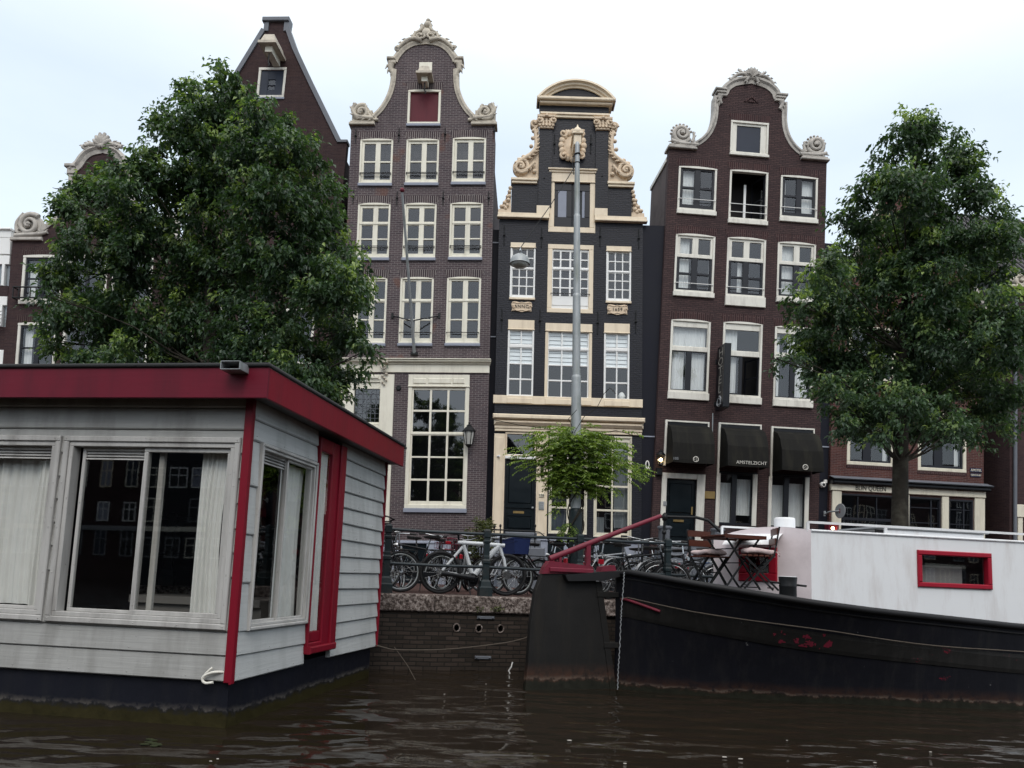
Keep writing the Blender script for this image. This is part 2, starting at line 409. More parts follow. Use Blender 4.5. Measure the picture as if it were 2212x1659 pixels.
def hullmat(name, top, streak, moss, zw, bump=.4, scuff=(.2, .2, .2), rust=None, red=None, redth=.655):
    k = NT(name); o = k.n('ShaderNodeTexCoord').outputs['Object']
    geo = k.n('ShaderNodeNewGeometry'); sp = k.n('ShaderNodeSeparateXYZ'); k.l(geo.outputs['Position'], sp.inputs[0])
    z = sp.outputs['Z']
    n = k.noise(o, 1.1, 6, .65); fine = k.noise(o, 9, 6, .7)
    drip = k.noise(k.mapping(o, (4, 4, .35)), 1.4, 7, .7)
    c = k.mix(n, mul(top, .6), mul(top, 1.5))
    c = k.mix(k.ramp(drip, [(.5, (0, 0, 0)), (.78, (.55, .55, .55))]), c, streak)
    c = k.mix(k.ramp(fine, [(.70, (0, 0, 0)), (.74, (.6, .6, .6))]), c, scuff)
    if red:
        rp = k.noise(k.mapping(o, (1, 1, 2.2), loc=(3.1, .4, 0)), 1.15, 7, .75)
        c = k.mix(k.ramp(rp, [(redth, (0, 0, 0)), (redth+.025, (.9, .9, .9))]), c, red)
    h = k.math('ADD', z, k.math('MULTIPLY', k.math('SUBTRACT', fine, .5), .16))
    h = k.math('ADD', h, k.math('MULTIPLY', k.math('SUBTRACT', n, .5), .14))
    if rust:
        f = k.ramp(h, [(zw*1.2, (.85, .85, .85)), (zw*2.7, (0, 0, 0))])
        c = k.mix(k.math('MULTIPLY', f, k.ramp(fine, [(.4, (.2, .2, .2)), (.6, (1, 1, 1))])), c, rust)
    line = k.ramp(h, [(zw*.95, (0, 0, 0)), (zw*1.1, (.32, .32, .32)), (zw*1.45, (0, 0, 0))])
    c = k.mix(k.math('MULTIPLY', line, k.ramp(fine, [(.40, (0, 0, 0)), (.62, (1, 1, 1))])), c, (.26, .23, .19))
    f = k.ramp(h, [(zw*.7, (1, 1, 1)), (zw*1.05, (0, 0, 0))])
    c = k.mix(f, c, k.mix(fine, mul(moss, .15), mul(moss, 2.2)))
    k.bsdf(c, k.math('ADD', k.math('MULTIPLY', fine, .35), .35), .16, 0, k.math('ADD', fine, drip), bump, .006)
    return k.m
M['hbhull'] = hullmat('navy tarred hull', (.0075, .0083, .0135), (.021, .021, .022), (.021, .0175, .0055), .13)
M['barge'] = hullmat('black barge plating', (.0062, .0065, .0095), (.026, .025, .024), (.012, .012, .008), .09, rust=(.05, .024, .015), red=(.13, .01, .022), redth=.69)
M['rudder'] = hullmat('rusted rudder plate', (.015, .0145, .014), (.036, .030, .022), (.014, .014, .01), .13, rust=(.075, .035, .022))
M['strake'] = hullmat('worn strake paint', (.013, .0125, .012), (.036, .034, .032), (.012, .012, .008), .02, red=(.13, .01, .022), redth=.635)
M['bargered'] = pmat('worn wine red paint', (.15, .014, .03), .45, .2, 5, dirt=(.05, .02, .02), damt=.7, dscale=4)
M['redgloss'] = pmat('bright red frame paint', (.30, .008, .024), .35, .12, 3)
M['cabin'] = pmat('white cabin paint', (.72, .73, .74), .42, .04, 1.2, dirt=(.42, .36, .33), damt=.45, stretch=(2.5, 2.5, .5), bump=.35, bscale=2.5)
M['cabinbounce'] = pmat('white cabin paint with red bounce', (.76, .68, .69), .45, .05, 1.2, dirt=(.42, .36, .36), damt=.5, bump=.2, bscale=6)  # white aft wall, with the pink of reflected red put into its colour
M['deck'] = pmat('black deck paint', (.009, .009, .010), .6, .3, 4)
M['teak'] = wood_paint('red brown slat wood', (.075, .024, .015), .4, (.03, .012, .01), .5, .4, 'u')
M['cushion'] = pmat('rose cushion cloth', (.50, .40, .39), .9, .18, 9, dirt=(.2, .14, .13), damt=.7, dscale=8, bump=.4, bscale=50)
M['rope'] = pmat('old rope', (.09, .075, .06), .9, .3, 20)
M['awning'] = wood_paint('dark olive awning cloth', (.0100, .0097, .0085), .2, (.043, .040, .027), .65, .85, 'v')
M['bark'] = pmat('tree bark', (.024, .020, .015), .9, .6, 9, dirt=(.085, .08, .06), damt=.8, dscale=3, bump=1, bscale=22)
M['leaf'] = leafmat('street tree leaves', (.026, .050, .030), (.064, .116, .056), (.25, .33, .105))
M['leafvine'] = leafmat('climber leaves', (.05, .085, .018), (.14, .215, .04), (.30, .38, .08))
M['leafbush'] = leafmat('olive bush leaves', (.045, .055, .024), (.10, .115, .05), (.17, .18, .085))
M['kerb0'] = pmat('speckled quay stone', (.19, .155, .14), .85, .75, 26, dirt=(.028, .022, .02), damt=.95, dscale=11, bump=1, bscale=40)
k = NT('bush hammered quay stone'); o = k.obj()
n1 = k.noise(o, 21, 2, .7); n2 = k.noise(o, 3, 5, .7); n3 = k.noise(o, 48, 2, .6)
c = k.ramp(n1, [(.36, (.035, .026, .023)), (.47, (.12, .095, .085)), (.56, (.24, .20, .18)), (.68, (.36, .32, .295))])
c = k.mix(k.ramp(n2, [(.4, (0, 0, 0)), (.75, (.65, .65, .65))]), c, (.06, .048, .04))
k.bsdf(c, .9, .15, 0, k.math('ADD', n1, n3), 1.0, .012); M['kerb'] = k.m
M['paving'] = brick('street clinker', (.085, .04, .033), (.06, .03, .027), (.035, .026, .022), bw=.2, bh=.1, ms=.008)
M['plinth'] = pmat('pale blue grey plinth paint', (.32, .35, .42), .6, .12, 2, dirt=(.12, .12, .13), damt=.6)
M['bulb'] = emit('lit lamp', (1, .72, .38), 14)
M['gold'] = pmat('pale sign lettering', (.55, .53, .48), .5, .1, 5)
M['signblack'] = pmat('black sign board', (.007, .0075, .010), .3, .2, 4)
M['signblue'] = pmat('dark blue street plate', (.012, .016, .05), .35, .1, 4)
M['ink'] = pmat('black lettering', (.02, .018, .017), .5, .1, 4)
M['grey'] = pmat('grey sheet metal', (.24, .25, .26), .45, .1, 4)
M['potclay'] = pmat('dark planter', (.03, .03, .032), .6, .2, 5)
# ------------------------------------------------------------------ house building kit
def P(H, Zf, pts, w=0): return [H.uv(Zf(*p), w) for p in pts]
def rect(H, Zf, tl, br, w=0):
    a = H.uv(Zf(*tl), w); b = H.uv(Zf(*br), w); return a[0], b[1], b[0], a[1]     # u0 v0 u1 v1
def pbox(mb, H, Zf, x0, y0, x1, y1, w0, w1, c=None):
    u0, v0, u1, v1 = rect(H, Zf, (x0, y0), (x1, y1))
    (mb.cbox if c else mb.box)(u0, u1, v0, v1, w0, w1, *([c] if c else []))
def archtop(u0, u1, v, rise, n=8):
    if rise <= 0: return [(u0, v), (u1, v)]
    return [(lerp(u0, u1, i/n), v-rise+rise*(1-(2*i/n-1)**2)) for i in range(n+1)]
def drape(mb, u0, u1, v0, v1, w, waves=5, amp=.03, n=None, gather=0):
    n = n or max(10, int(waves*6)); pts = []; fs = []
    nr = 5
    ph = R_.random()*6; p2 = R_.random()*6; p3 = R_.random()*6
    for j in range(nr+1):
        t = j/nr; v = lerp(v1, v0, t)
        sq = 1-gather*math.sin(t*math.pi)*.5
        for i in range(n+1):
            s = i/n
            pts.append((lerp(u0, lerp(u0, u1, sq), s), v, w+amp*(math.sin(s*waves*6.283+ph+1.3*math.sin(s*5.1+p2)+.35*math.sin(4*t+s*9+p3))+.45*math.sin(s*waves*14.7+p2+.5*t))*(.45+.55*t)*(.65+.35*math.sin(s*7+p3))))
    for j in range(nr):
        for i in range(n): fs.append((j*(n+1)+i, (j+1)*(n+1)+i, (j+1)*(n+1)+i+1, j*(n+1)+i+1))
    mb.add(pts, fs, True)
class House:
    def __init__(s, H, name, label, cat='house'):
        s.H = H; s.holes = []
        s.root = thing(name, label, cat, H.map((0, 0, 0)))
    def mb(s): return MB(s.H)
    def window(s, tl, br, Zf, secs, ft=.07, frame='trimA', pane='glass', zf=.015, sill=None, arch=.0, curtains=(), guards=(), guardmat='iron',
               lintel=None, header=0.0, hmat=None, name='window', rf=.0, hole=True, panel=0.0, label=None, nopane=None, lh=.27):
        H = s.H; u0, v0, u1, v1 = rect(H, Zf, tl, br)
        W = u1-u0; T = v1-v0
        top = archtop(u0, u1, v1, arch)
        if hole: s.holes.append([(u0+.004, v0+.004), (u1-.004, v0+.004)] + [(p[0]+(.004 if p[0] < (u0+u1)/2 else -.004), p[1]-.004) for p in top[::-1]])
        m = s.mb()
        hd = max(ft, header)
        m.cbox(u0, u0+ft, v0+ft+panel, v1-hd, -.13, zf, .012); m.cbox(u1-ft, u1, v0+ft+panel, v1-hd, -.13, zf, .012)
        m.cbox(u0, u1, v0, v0+ft+panel, -.128, zf+.004, .012)
        if not header:
            m.prism([(u0, v1-hd), (u1, v1-hd)]+top[::-1], -.128, zf+.004)
        w = m.build(name, M[frame], s.root, label)
        if header:
            m = s.mb(); m.prism([(u0, v1-hd), (u1, v1-hd)]+top[::-1], -.128, zf+.012)
            m.cbox(u0-.015, u1+.015, v1-hd-.03, v1-hd, -.05, zf+.04)
            m.build('header', M[hmat or frame], w)
        a0, a1, b0, b1 = u0+ft, u1-ft, v0+ft+panel, v1-hd
        X = lambda t: u0+W*t
        Y = lambda t: v1-T*t
        for i, (cols, rows, mt) in enumerate(secs):
            m = s.mb()
            yt = b1 if i == 0 else Y(rows[0][0])+.03; yb = b0 if i == len(secs)-1 else Y(rows[-1][1])-.03
            edges = [a0]+[X(t) for c in cols for t in c]+[a1]
            for k in range(0, len(edges), 2):
                if edges[k+1]-edges[k] > .004: m.cbox(edges[k], edges[k+1], yb, yt, -.105, -.03, .006)
            for c in cols:
                ee = [yt]+[Y(t) for r in rows for t in r]+[yb]
                for k in range(0, len(ee), 2):
                    if ee[k]-ee[k+1] > .004: m.cbox(X(c[0])-.002, X(c[1])+.002, ee[k+1], ee[k], -.102, -.034, .006)
            m.build('sash', M[mt], w)
        for i in range(len(secs)-1):
            m = s.mb(); m.cbox(a0, a1, Y(secs[i+1][1][0][0])+.028, Y(secs[i][1][-1][1])-.028, -.12, -.012, .008); m.build('transom', M[secs[i][2]], w)
        m = s.mb()
        if nopane:
            x0, y0, x1, y1 = nopane
            m.quad((a0, Y(y0), -.066), (a1, Y(y0), -.066), (a1, b1, -.066), (a0, b1, -.066))
            if x0 > .2: m.quad((a0, b0, -.066), (X(x0), b0, -.066), (X(x0), Y(y0), -.066), (a0, Y(y0), -.066))
        else: m.quad((a0, b0, -.066), (a1, b0, -.066), (a1, b1, -.066), (a0, b1, -.066))
        m.build('pane', M[pane], w)
        for c in curtains:
            m = s.mb(); mt = c[4] if len(c) > 4 else 'curtain'
            if mt == 'blind':
                k = 8
                for q in range(k):
                    y = lerp(Y(c[1]), Y(c[3]), (q+.5)/k); hh = (Y(c[1])-Y(c[3]))/k
                    m.add([(X(c[0]), y+hh*.48, -.13), (X(c[2]), y+hh*.48, -.13), (X(c[2]), y-hh*.5, -.10), (X(c[0]), y-hh*.5, -.10)], [(0, 3, 2, 1)])
                m.build('blind', M['blind'], w)
            else:
                drape(m, X(c[0]), X(c[2]), Y(c[3]), Y(c[1]), -.22, max(2, (c[2]-c[0])*W/.11)); m.build('curtain', M[mt], w)
        if sill:
            mt, h, pr = sill
            m = s.mb(); m.cbox(u0-.02, u1+.02, v0-h, v0-.002, -.1, zf+pr, .012); m.build('sill', M[mt], w)
        for g in guards:
            m = s.mb(); m.tube([(a0-.03, Y(g), zf+.04), (a1+.03, Y(g), zf+.04)], .014, 6)
            for q in (a0-.03, a1+.03): m.tube([(q, Y(g), zf-.02), (q, Y(g), zf+.045)], .014, 6)
            m.build('guard_rail', M[guardmat], w)
        if lintel:
            m = s.mb(); n = len(top); ht = lh; sp = .10
            up = [(p[0]+(2*i/(n-1)-1)*sp, v1+ht+(p[1]-v1)*.5) for i, p in enumerate(top)]
            m.prism(top+up[::-1], -.05, .007); m.build('brick_arch', M[lintel], w)
        return w
    def wall(s, outline, mat, thick=.25, name='wall'):
        m = s.mb(); m.holed(outline, s.holes, -thick, 0); return m.build(name, M[mat], s.root)
    def body(s, uL, uR, vs, vt, uc, wallm, depth=6.0, room=.95, vr=None):
        e = .02; vr = vr or vs
        m = s.mb(); m.box(uL+.1, uR-.1, -.5, vr, -room-.04, -room); m.box(uL+.1, uR-.1, vr, vr+.05, -room-.04, -.252); m.build('back_room', M['room'], s.root)
        m = s.mb()
        m.box(uL+e, uL+.12, -.6, vr, -room-.042, -.25); m.box(uR-.12, uR-e, -.6, vr, -room-.042, -.25)
        m.prism([(uL+e, -.6), (uR-e, -.6), (uR-e, vs), (uL+e, vs)], -depth, -room-.041)
        k = 0
        m.build('side_wall', M[wallm], s.root)
        m = s.mb()
        m.prism([(uL+e, vs+.002), (uR-e, vs+.002), (uc, vt)], -depth, -.26)
        m.build('roof', M['roof'], s.root)
def scroll(mb, c, r, turns=1.7, sgn=1, a0=0, th=.085, w=.0, plate=True, el=1.0):
    pts = []; rs = []; n = int(26*turns)
    for i in range(n+1):
        t = i/n; a = a0+sgn*t*turns*6.2832; q = r*(1-.86*t)
        pts.append((c[0]+q*math.cos(a), c[1]+q*el*math.sin(a), w+.10*t)); rs.append(th*(1-.45*t))
    mb.tube(pts, rs, 8)
    mb.ball((c[0], c[1], w+.1), th*.8, 8, 6)
    if plate: mb.prism([(c[0]+r*.98*math.cos(rad(k*18)), c[1]+r*el*.98*math.sin(rad(k*18))) for k in range(20)], w-.22, w)
def frond(mb, path, r0, r1, w=0.05, lobes=6, side=1, ll=1.6):
    pth = smoothpath(path, 4); n = len(pth)
    mb.tube([(p[0], p[1], w) for p in pth], [lerp(r0, r1, i/(n-1)) for i in range(n)], 7)
    for k in range(lobes):
        i = int((k+.5)/lobes*(n-1)); a = pth[max(i-1, 0)]; b = pth[min(i+1, n-1)]
        dx, dy = b[0]-a[0], b[1]-a[1]; L = math.hypot(dx, dy) or 1; dx /= L; dy /= L
        nx, ny = -dy*side, dx*side; q = lerp(r0, r1, i/(n-1))*ll
        p = pth[i]
        mb.tube([(p[0], p[1], w), (p[0]+nx*q+dx*q*.6, p[1]+ny*q+dy*q*.6, w+q*.35), (p[0]+nx*q*1.5+dx*q*1.7, p[1]+ny*q*1.5+dy*q*1.7, w+q*.1)], [q*.5, q*.45, q*.12], 6)
def shell(mb, c, r, n=7, a0=20, a1=160, w=.05, th=.07):
    for i in range(n):
        a = rad(lerp(a0, a1, i/(n-1))); q = r*(1-.25*abs(2*i/(n-1)-1))
        mb.tube([(c[0], c[1], w), (c[0]+q*.55*math.cos(a), c[1]+q*.55*math.sin(a), w+.09), (c[0]+q*math.cos(a), c[1]+q*math.sin(a), w+.03)], [th*.6, th*1.05, th*.55], 7)
def mirror(path, uc): return [(2*uc-p[0], p[1]) for p in path[::-1]]
ZA1 = Z(520, 0, 2.765); ZA3 = Z(780, 300, 2.764); ZA4 = Z(780, 850, 2.764)
ZB1 = Z(1180, 180, 3.77); ZB2 = Z(1180, 550, 3.686); ZB3 = Z(1180, 950, 3.686)
ZH1 = Z(1580, 150, 3.318); ZH2 = Z(1560, 540, 3.318); ZH3 = Z(1560, 980, 3.77)
ZR = Z(1980, 960, 4.148); ZL = Z(0, 300, 2.4578); ZW = Z(0, 520, 4.365)

# ================================================================== house A : tall grey brick bell gable
HA = facade((757, 297), (1072, 297), (722, 1146), (1048, 1150), 26.0, -1.5)
A = House(HA, 'canal_house', 'tall grey brown brick house with ivory windows and a crested bell gable')
uL = HA.uv((735, 816))[0]; uR = HA.uv((1053, 816))[0]; uL = (uL+HA.uv((757, 297))[0])/2; uR = (uR+HA.uv((1072, 297))[0])/2
uc = (uL+uR)/2; vs = HA.uv(ZA1(1000, 850))[1]
cA = [(.13, .47), (.62, .935)]
r1 = [(.105, .49), (.525, .90)]
for tl, br in (((277, 107), (487, 410)), ((588, 107), (800, 407)), ((900, 97), (1118, 402))):
    A.window(tl, br, ZA3, [(cA, r1, 'trimA')], arch=.05, sill=('sill', .11, .06), guards=(.775, .80), lintel='brickA_s')
for tl, br in (((262, 540), (467, 912)), ((572, 540), (780, 912)), ((883, 535), (1095, 910))):
    A.window(tl, br, ZA3, [(cA, [(.09, .335)], 'trimA'), (cA, [(.40, .64), (.665, .915)], 'trimA')], arch=.06, sill=('sill', .11, .06), guards=(.795, .82), lintel='brickA_s')
for tl, br in (((240, 1040), (442, 1490)), ((548, 1040), (758, 1490)), ((862, 1038), (1080, 1490))):
    A.window(tl, br, ZA3, [(cA, [(.06, .325)], 'trimA'), (cA, [(.38, .63), (.65, .915)], 'trimA')], arch=.06, sill=('sill', .10, .06), guards=(.84,), lintel='brickA_s')
# attic hatch
w = A.window((1318, 605), (1533, 838), ZA1, [], ft=.085, arch=.03, sill=('sill', .1, .06), lintel='brickA_s', name='hatch', pane='hatchred', nopane=None)
# tall hall window
G3 = [(.09, .355), (.39, .64), (.675, .93)]
A.window((603, 178), (990, 1085), ZA4, [(G3, [(.115, .265), (.28, .43)], 'trimA'), (G3, [(.458, .613), (.625, .78), (.795, .945)], 'trimA')], ft=.13, pane='glassdark',
         sill=('sill', .14, .06), header=.40)
for a, b in ((632, 722), (732, 890), (900, 980)):
    m = A.mb(); u0, v0, u1, v1 = rect(HA, ZA4, (a, 203), (b, 243)); m.cbox(u0, u1, v0, v1, .0, .055, .03); m.build('panel_relief', M['trimA'], A.root)
# entrance bay with leaded light
A.window((200, 215), (415, 520), ZA4, [([(.16, .93)], [(.19, .93)], 'trimA')], ft=.06, pane='glassdark', name='leaded_window')
m = A.mb(); u0, v0, u1, v1 = rect(HA, ZA4, (232, 275), (400, 505))
for i in range(7): m.tube([(lerp(u0, u1, i/6), v0, -.05), (lerp(u0, u1, i/6), v1, -.05)], .009, 5)
for i in range(8): m.tube([(u0, lerp(v0, v1, i/7), -.05), (u1, lerp(v0, v1, i/7), -.05)], .009, 5)
for cx in (.25, .75): m.tube([(lerp(u0, u1, cx)+.13*math.cos(t*.5236), lerp(v0, v1, .72)+.2*math.sin(t*.5236), -.048) for t in range(12)], .01, 5, True)
m.build('leading', M['lead'], A.root)
m = A.mb()
pbox(m, HA, ZA4, 150, 178, 200, 1180, -.05, .05, .015); pbox(m, HA, ZA4, 415, 178, 470, 1180, -.05, .06, .015)
pbox(m, HA, ZA4, 196, 178, 419, 216, -.05, .045, .012)
pbox(m, HA, ZA4, 200, 520, 415, 560, -.05, .045, .012)
u0, v0, u1, v1 = rect(HA, ZA4, (250, 188), (400, 208)); m.cbox(u0, u1, v0, v1, .04, .08, .02)
m.build('door_surround', M['trimA'], A.root)
m = A.mb(); u0, v0, u1, v1 = rect(HA, ZA4, (210, 560), (410, 1180)); m.box(u0, u1, v0, v1, -.12, -.06)
for a in (.12, .55): m.cbox(lerp(u0, u1, .15), lerp(u0, u1, .85), lerp(v0, v1, a), lerp(v0, v1, a+.35), -.06, -.03, .02)
A.holes.append([(u0, v0), (u1, v0), (u1, v1), (u0, v1)]); m.build('door', M['doorblack'], A.root)
m = A.mb(); u0 = uL; u1 = uR; v0 = HA.uv(ZA4(800, 166))[1]; v1 = HA.uv(ZA4(800, 80))[1]; h = v1-v0
m.box(u0-.01, u1+.01, v0, v0+h*.62, -.05, .05); m.cbox(u0-.03, u1+.03, v0+h*.62, v0+h*.75, -.05, .10); m.cbox(u0-.05, u1+.05, v0+h*.75, v0+h*.92, -.05, .2, .03)
m.cbox(u0-.06, u1+.06, v0+h*.921, v1, -.05, .24)
m.build('cornice', M['trimA'], A.root)
m = A.mb(); c = HA.uv(ZA4(445, 105)); pbox(m, HA, ZA4, 424, 95, 468, 112, .0, .3, .02); scroll(m, (c[0], c[1]-.16), .11, 1.4, 1, 1.5, .05, .2, False)
for i in range(7): m.ball((c[0]+.07*math.sin(i*2.1), c[1]-.32-.07*i, .1), (.065-.005*i, .05, .06))
m.build('console', M['stoneA'], A.root)
# gable outline
lp = P(HA, ZA1, [(1085, 792), (1130, 748), (1168, 695), (1197, 635), (1214, 575), (1222, 515), (1226, 450), (1232, 408), (1252, 375), (1295, 328), (1355, 296), (1437, 283)])
lp = smoothpath(lp, 3)
lp = [(min(p[0], uc), p[1]) for p in lp]
rp = mirror(lp, uc)
A.wall([(uL, -.5), (uR, -.5), (uR, vs), (rp[-1][0], vs)] + rp[::-1][0:] [:: 1] + lp[::-1][1:] + [(lp[0][0], vs), (uL, vs)], 'brickA')
m = A.mb(); prof = [(.14, -.32), (.14, .02), (.10, .07), (.02, .085), (-.05, .05), (-.10, .04), (-.10, -.32)]
m.band(lp[:18], 0, 0, 0, 0, [(q[0]*.8, q[1]) for q in prof]); m.band(rp[-18:], 0, 0, 0, 0, [(q[0]*.8, q[1]) for q in prof])
m.band(lp[20:]+rp[1:-20], 0, 0, 0, 0, prof)
for sg in (-1, 1):
    bx = uc+sg*(uc-lp[21][0]); bv = lp[21][1]
    m.cbox(bx-.02 if sg > 0 else bx-.30, bx+.30 if sg > 0 else bx+.02, bv-.02, bv+.09, -.3, .14, .03)
    m.cbox(bx-.02 if sg > 0 else bx-.25, bx+.25 if sg > 0 else bx+.02, bv-.16, bv-.021, -.3, .1, .03)
    frond(m, [(bx+sg*.14, bv-.16), (bx+sg*.16, bv-.35), (bx+sg*.07, bv-.55), (bx+sg*.02, bv-.85)], .12, .04, .03, 4, sg, 1.0)
m.build('gable_coping', M['stoneA'], A.root)
for sg in (-1, 1):
    m = A.mb(); e = uL if sg < 0 else uR
    a, b = sorted((e+sg*.07, e-sg*.85))
    m.cbox(a, b, vs, vs+.1, -.4, .12, .02); m.cbox(a+.04, b-.04, vs+.1, vs+.17, -.38, .08, .02)
    cx = e-sg*.36
    m.cbox(cx-.36, cx+.36, vs+.17, vs+.62, -.3, .0, .05)
    scroll(m, (cx, vs+.47), .31, 1.6, -sg, 1.2, .085, .02)
    frond(m, [(cx-sg*.42, vs+.25), (cx-sg*.15, vs+.28), (cx+sg*.2, vs+.35), (cx+sg*.33, vs+.6), (cx+sg*.2, vs+.8)], .09, .06, .06, 6, -sg, 1.0)
    frond(m, [(cx-sg*.6, vs+.2), (cx-sg*.4, vs+.24), (cx-sg*.2, vs+.5), (cx-sg*.1, vs+.78)], .06, .05, .04, 4, sg, 1.0)
    m.build('gable_scroll', M['stoneA'], A.root)
m = A.mb(); t = lp[-1][1]
m.prism([(uc-.55, t-.02), (uc+.55, t-.02), (uc+.42, t+.22), (uc+.2, t+.5), (uc+.12, t+.95), (uc-.1, t+.98), (uc-.24, t+.55), (uc-.42, t+.22)], -.22, .03)
for sg in (-1, 1):
    frond(m, [(uc+sg*.15, t+.02), (uc+sg*.55, t+.08), (uc+sg*.9, t-.12), (uc+sg*1.12, t-.33)], .12, .06, .08, 5, sg, 1.1)
    frond(m, [(uc+sg*.5, t+.15), (uc+sg*.42, t+.4), (uc+sg*.2, t+.6), (uc+sg*.18, t+.9)], .09, .06, .06, 4, -sg, .9)
    scroll(m, (uc+sg*.22, t+.2), .19, 1.4, sg, .6, .06, .1, False)
    scroll(m, (uc+sg*1.14, t-.3), .1, 1.2, sg, .6, .05, .05, False)
m.ball((uc+.02, t+.42, .06), (.2, .26, .12)); m.ball((uc+.05, t+.95, .0), (.16, .2, .12)); m.ball((uc+.07, t+1.13, .02), (.1, .12, .1)); m.tube([(uc+.1, t+1.1, .02), (uc+.22, t+1.08, .05)], [.06, .02], 6)
m.v = [(uc+(p[0]-uc)*.9, t+(p[1]-t)*(.70 if p[1] > t else 1), p[2]) for p in m.v]
m.build('gable_crest', M['stoneA'], A.root)
# hoist beam with its little roof, wall anchors
def hoist(hs, c, k=1.0, roofm='stoneA', L=.85):
    m = hs.mb()
    m.box(c[0]-.09*k, c[0]+.09*k, c[1]-.36*k, c[1]-.14*k, -.1, L)
    m.build('hoist_beam', M['trimA'], hs.root)
    m = hs.mb()
    m.add([(c[0]-.2*k, c[1]-.13*k, L+.15), (c[0]+.2*k, c[1]-.13*k, L+.15), (c[0]+.13*k, c[1]+.1*k, L+.05), (c[0]-.13*k, c[1]+.1*k, L+.05), (c[0]-.2*k, c[1]-.13*k, -.05), (c[0]+.2*k, c[1]-.13*k, -.05), (c[0]+.13*k, c[1]+.1*k, -.05), (c[0]-.13*k, c[1]+.1*k, -.05)],
          [(0,1,2,3),(7,6,5,4),(3,2,6,7),(0,3,7,4),(1,5,6,2),(0,4,5,1)])
    m.box(c[0]-.24*k, c[0]+.24*k, c[1]-.2*k, c[1]-.131*k, -.05, L+.2)
    m.build('hoist_cover', M[roofm], hs.root)
    m = hs.mb(); m.tube([(c[0], c[1]-.36*k, L-.1), (c[0], c[1]-.6*k, L-.1), (c[0]+.05, c[1]-.66*k, L-.1), (c[0]+.02, c[1]-.72*k, L-.1)], .025, 6); m.build('hoist_hook', M['iron'], hs.root)
hoist(A, HA.uv(ZA1(1427, 462), .5), 1.15, L=.42)
m = A.mb(); pbox(m, HA, ZA1, 1393, 422, 1478, 500, -.02, .03, .01); m.build('hoist_plate', M['trimA'], A.root)
def anchors(hs, Zf, pts, h=.5):
    for p in pts:
        a = hs.H.uv(Zf(*p)); m = hs.mb(); m.tube([(a[0], a[1]-h/2, .03), (a[0], a[1]+h/2, .03)], .016, 6); m.ball((a[0], a[1], .035), .045, 8, 5)
        m.build('wall_anchor', M['iron'], hs.root)
anchors(A, ZA3, [(245, 90), (537, 85), (848, 80), (1180, 60), (228, 500), (524, 510), (835, 510), (1142, 510)])
m = A.mb(); c = HA.uv(ZA4(535, 270)); m.lathe([(.09, -.02), (.09, .03), (.06, .05)], (c[0], c[1], 0), (0, 0, 1), 14); m.build('vent_cap', M['iron'], A.root)
# plinth
m = A.mb(); v = HA.uv((900, 1168))[1]
m.cbox(uL, uR, v-.10, v, -.02, .07, .02)
for a, b in ((0, .22), (.30, .46), (.62, .78), (.92, 1)): m.box(lerp(uL, uR, a), lerp(uL, uR, b), -.4, v-.101, -.02, .04)
m.build('plinth', M['plinth'], A.root)
for a, b in ((.22, .30), (.46, .62), (.78, .92)):
    m = A.mb(); m.box(lerp(uL, uR, a)+.002, lerp(uL, uR, b)-.002, -.3, v-.102, -.06, .012); m.build('cellar_window', M['glassdark'] if 0 else M['doorblack'], A.root)
A.body(uL, uR, vs-1.2, vs+.9, uc, 'brickS', 5, vr=vs-.12)

# ================================================================== house B : black neck gable
HB = facade((1076.5, 480), (1391.5, 490), (1062.5, 1129), (1386, 1139), 26.0, 0.0)
B = House(HB, 'canal_house', 'narrow black painted house with cream trim and ANNO 1659 tablets')
uL = HB.uv((1069, 846))[0]; uR = HB.uv((1387, 856))[0]; uc = (uL+uR)/2
WB = dict(frame='trimB', hmat='trimB', arch=0)
c3 = [(.10, .345), (.39, .64), (.685, .93)]
for tl, br in (((247, 155), (462, 668)), ((1108, 188), (1328, 700))):
    B.window(tl, br, ZB2, [(c3, [(.115, .255), (.275, .425)], 'white'), (c3, [(.475, .60), (.62, .755), (.775, .92)], 'white')], ft=.06, header=.16, **{**WB, 'frame': 'white'})
    r = rect(HB, ZB2, tl, br); m = B.mb(); m.cbox(r[0]-.01, r[2]+.01, r[1]-.03, r[1]+.045, -.05, .06); m.build('window_sill', M['trimB'], B.root)
cc = [(.12, .265), (.30, .475), (.515, .69), (.735, .88)]
B.window((583, 170), (985, 797), ZB2, [(cc, [(.10, .205), (.225, .325)], 'white'), (cc, [(.375, .485), (.505, .62), (.64, .75)], 'white')], ft=.155, guards=(.725,), **WB)
r = rect(HB, ZB2, (583, 170), (985, 797)); m = B.mb(); m.cbox(lerp(r[0], r[2], .105), lerp(r[0], r[2], .895), lerp(r[3], r[1], .89), lerp(r[3], r[1], .768), -.05, -.018); m.build('door_panel', M['white'], B.root)
c2 = [(.085, .485), (.54, .935)]; rb = [(.14, .305), ]; rb2 = [(.36, .55), (.565, .745), (.765, .95)]
for tl, br in (((225, 850), (446, 1560)), ((1088, 882), (1312, 1595))):
    B.window(tl, br, ZB2, [(c2, rb, 'white'), (c2, rb2, 'white')], ft=.06, header=.32, curtains=[(.08, .13, .94, .56, 'blind')], **{**WB, 'frame': 'white'})
B.window((560, 880), (972, 1592), ZB2, [([(.085, .345), (.375, .63), (.66, .91)], [(.11, .30)], 'white'), ([(.085, .345), (.375, .63), (.66, .91)], [(.35, .53), (.545, .725), (.745, .94)], 'white')],
         ft=.10, header=.26, curtains=[(.09, .10, .91, .54, 'blind')], **WB)
c = HB.uv(ZB2(1252, 1535)); m = B.mb(); m.lathe([(.03, -.09), (.1, -.06), (.13, .03), (.08, .13), (.02, .17)], (c[0], c[1], -.2), (0, 1, 0), 12); m.build('vase', M['white'], B.root)
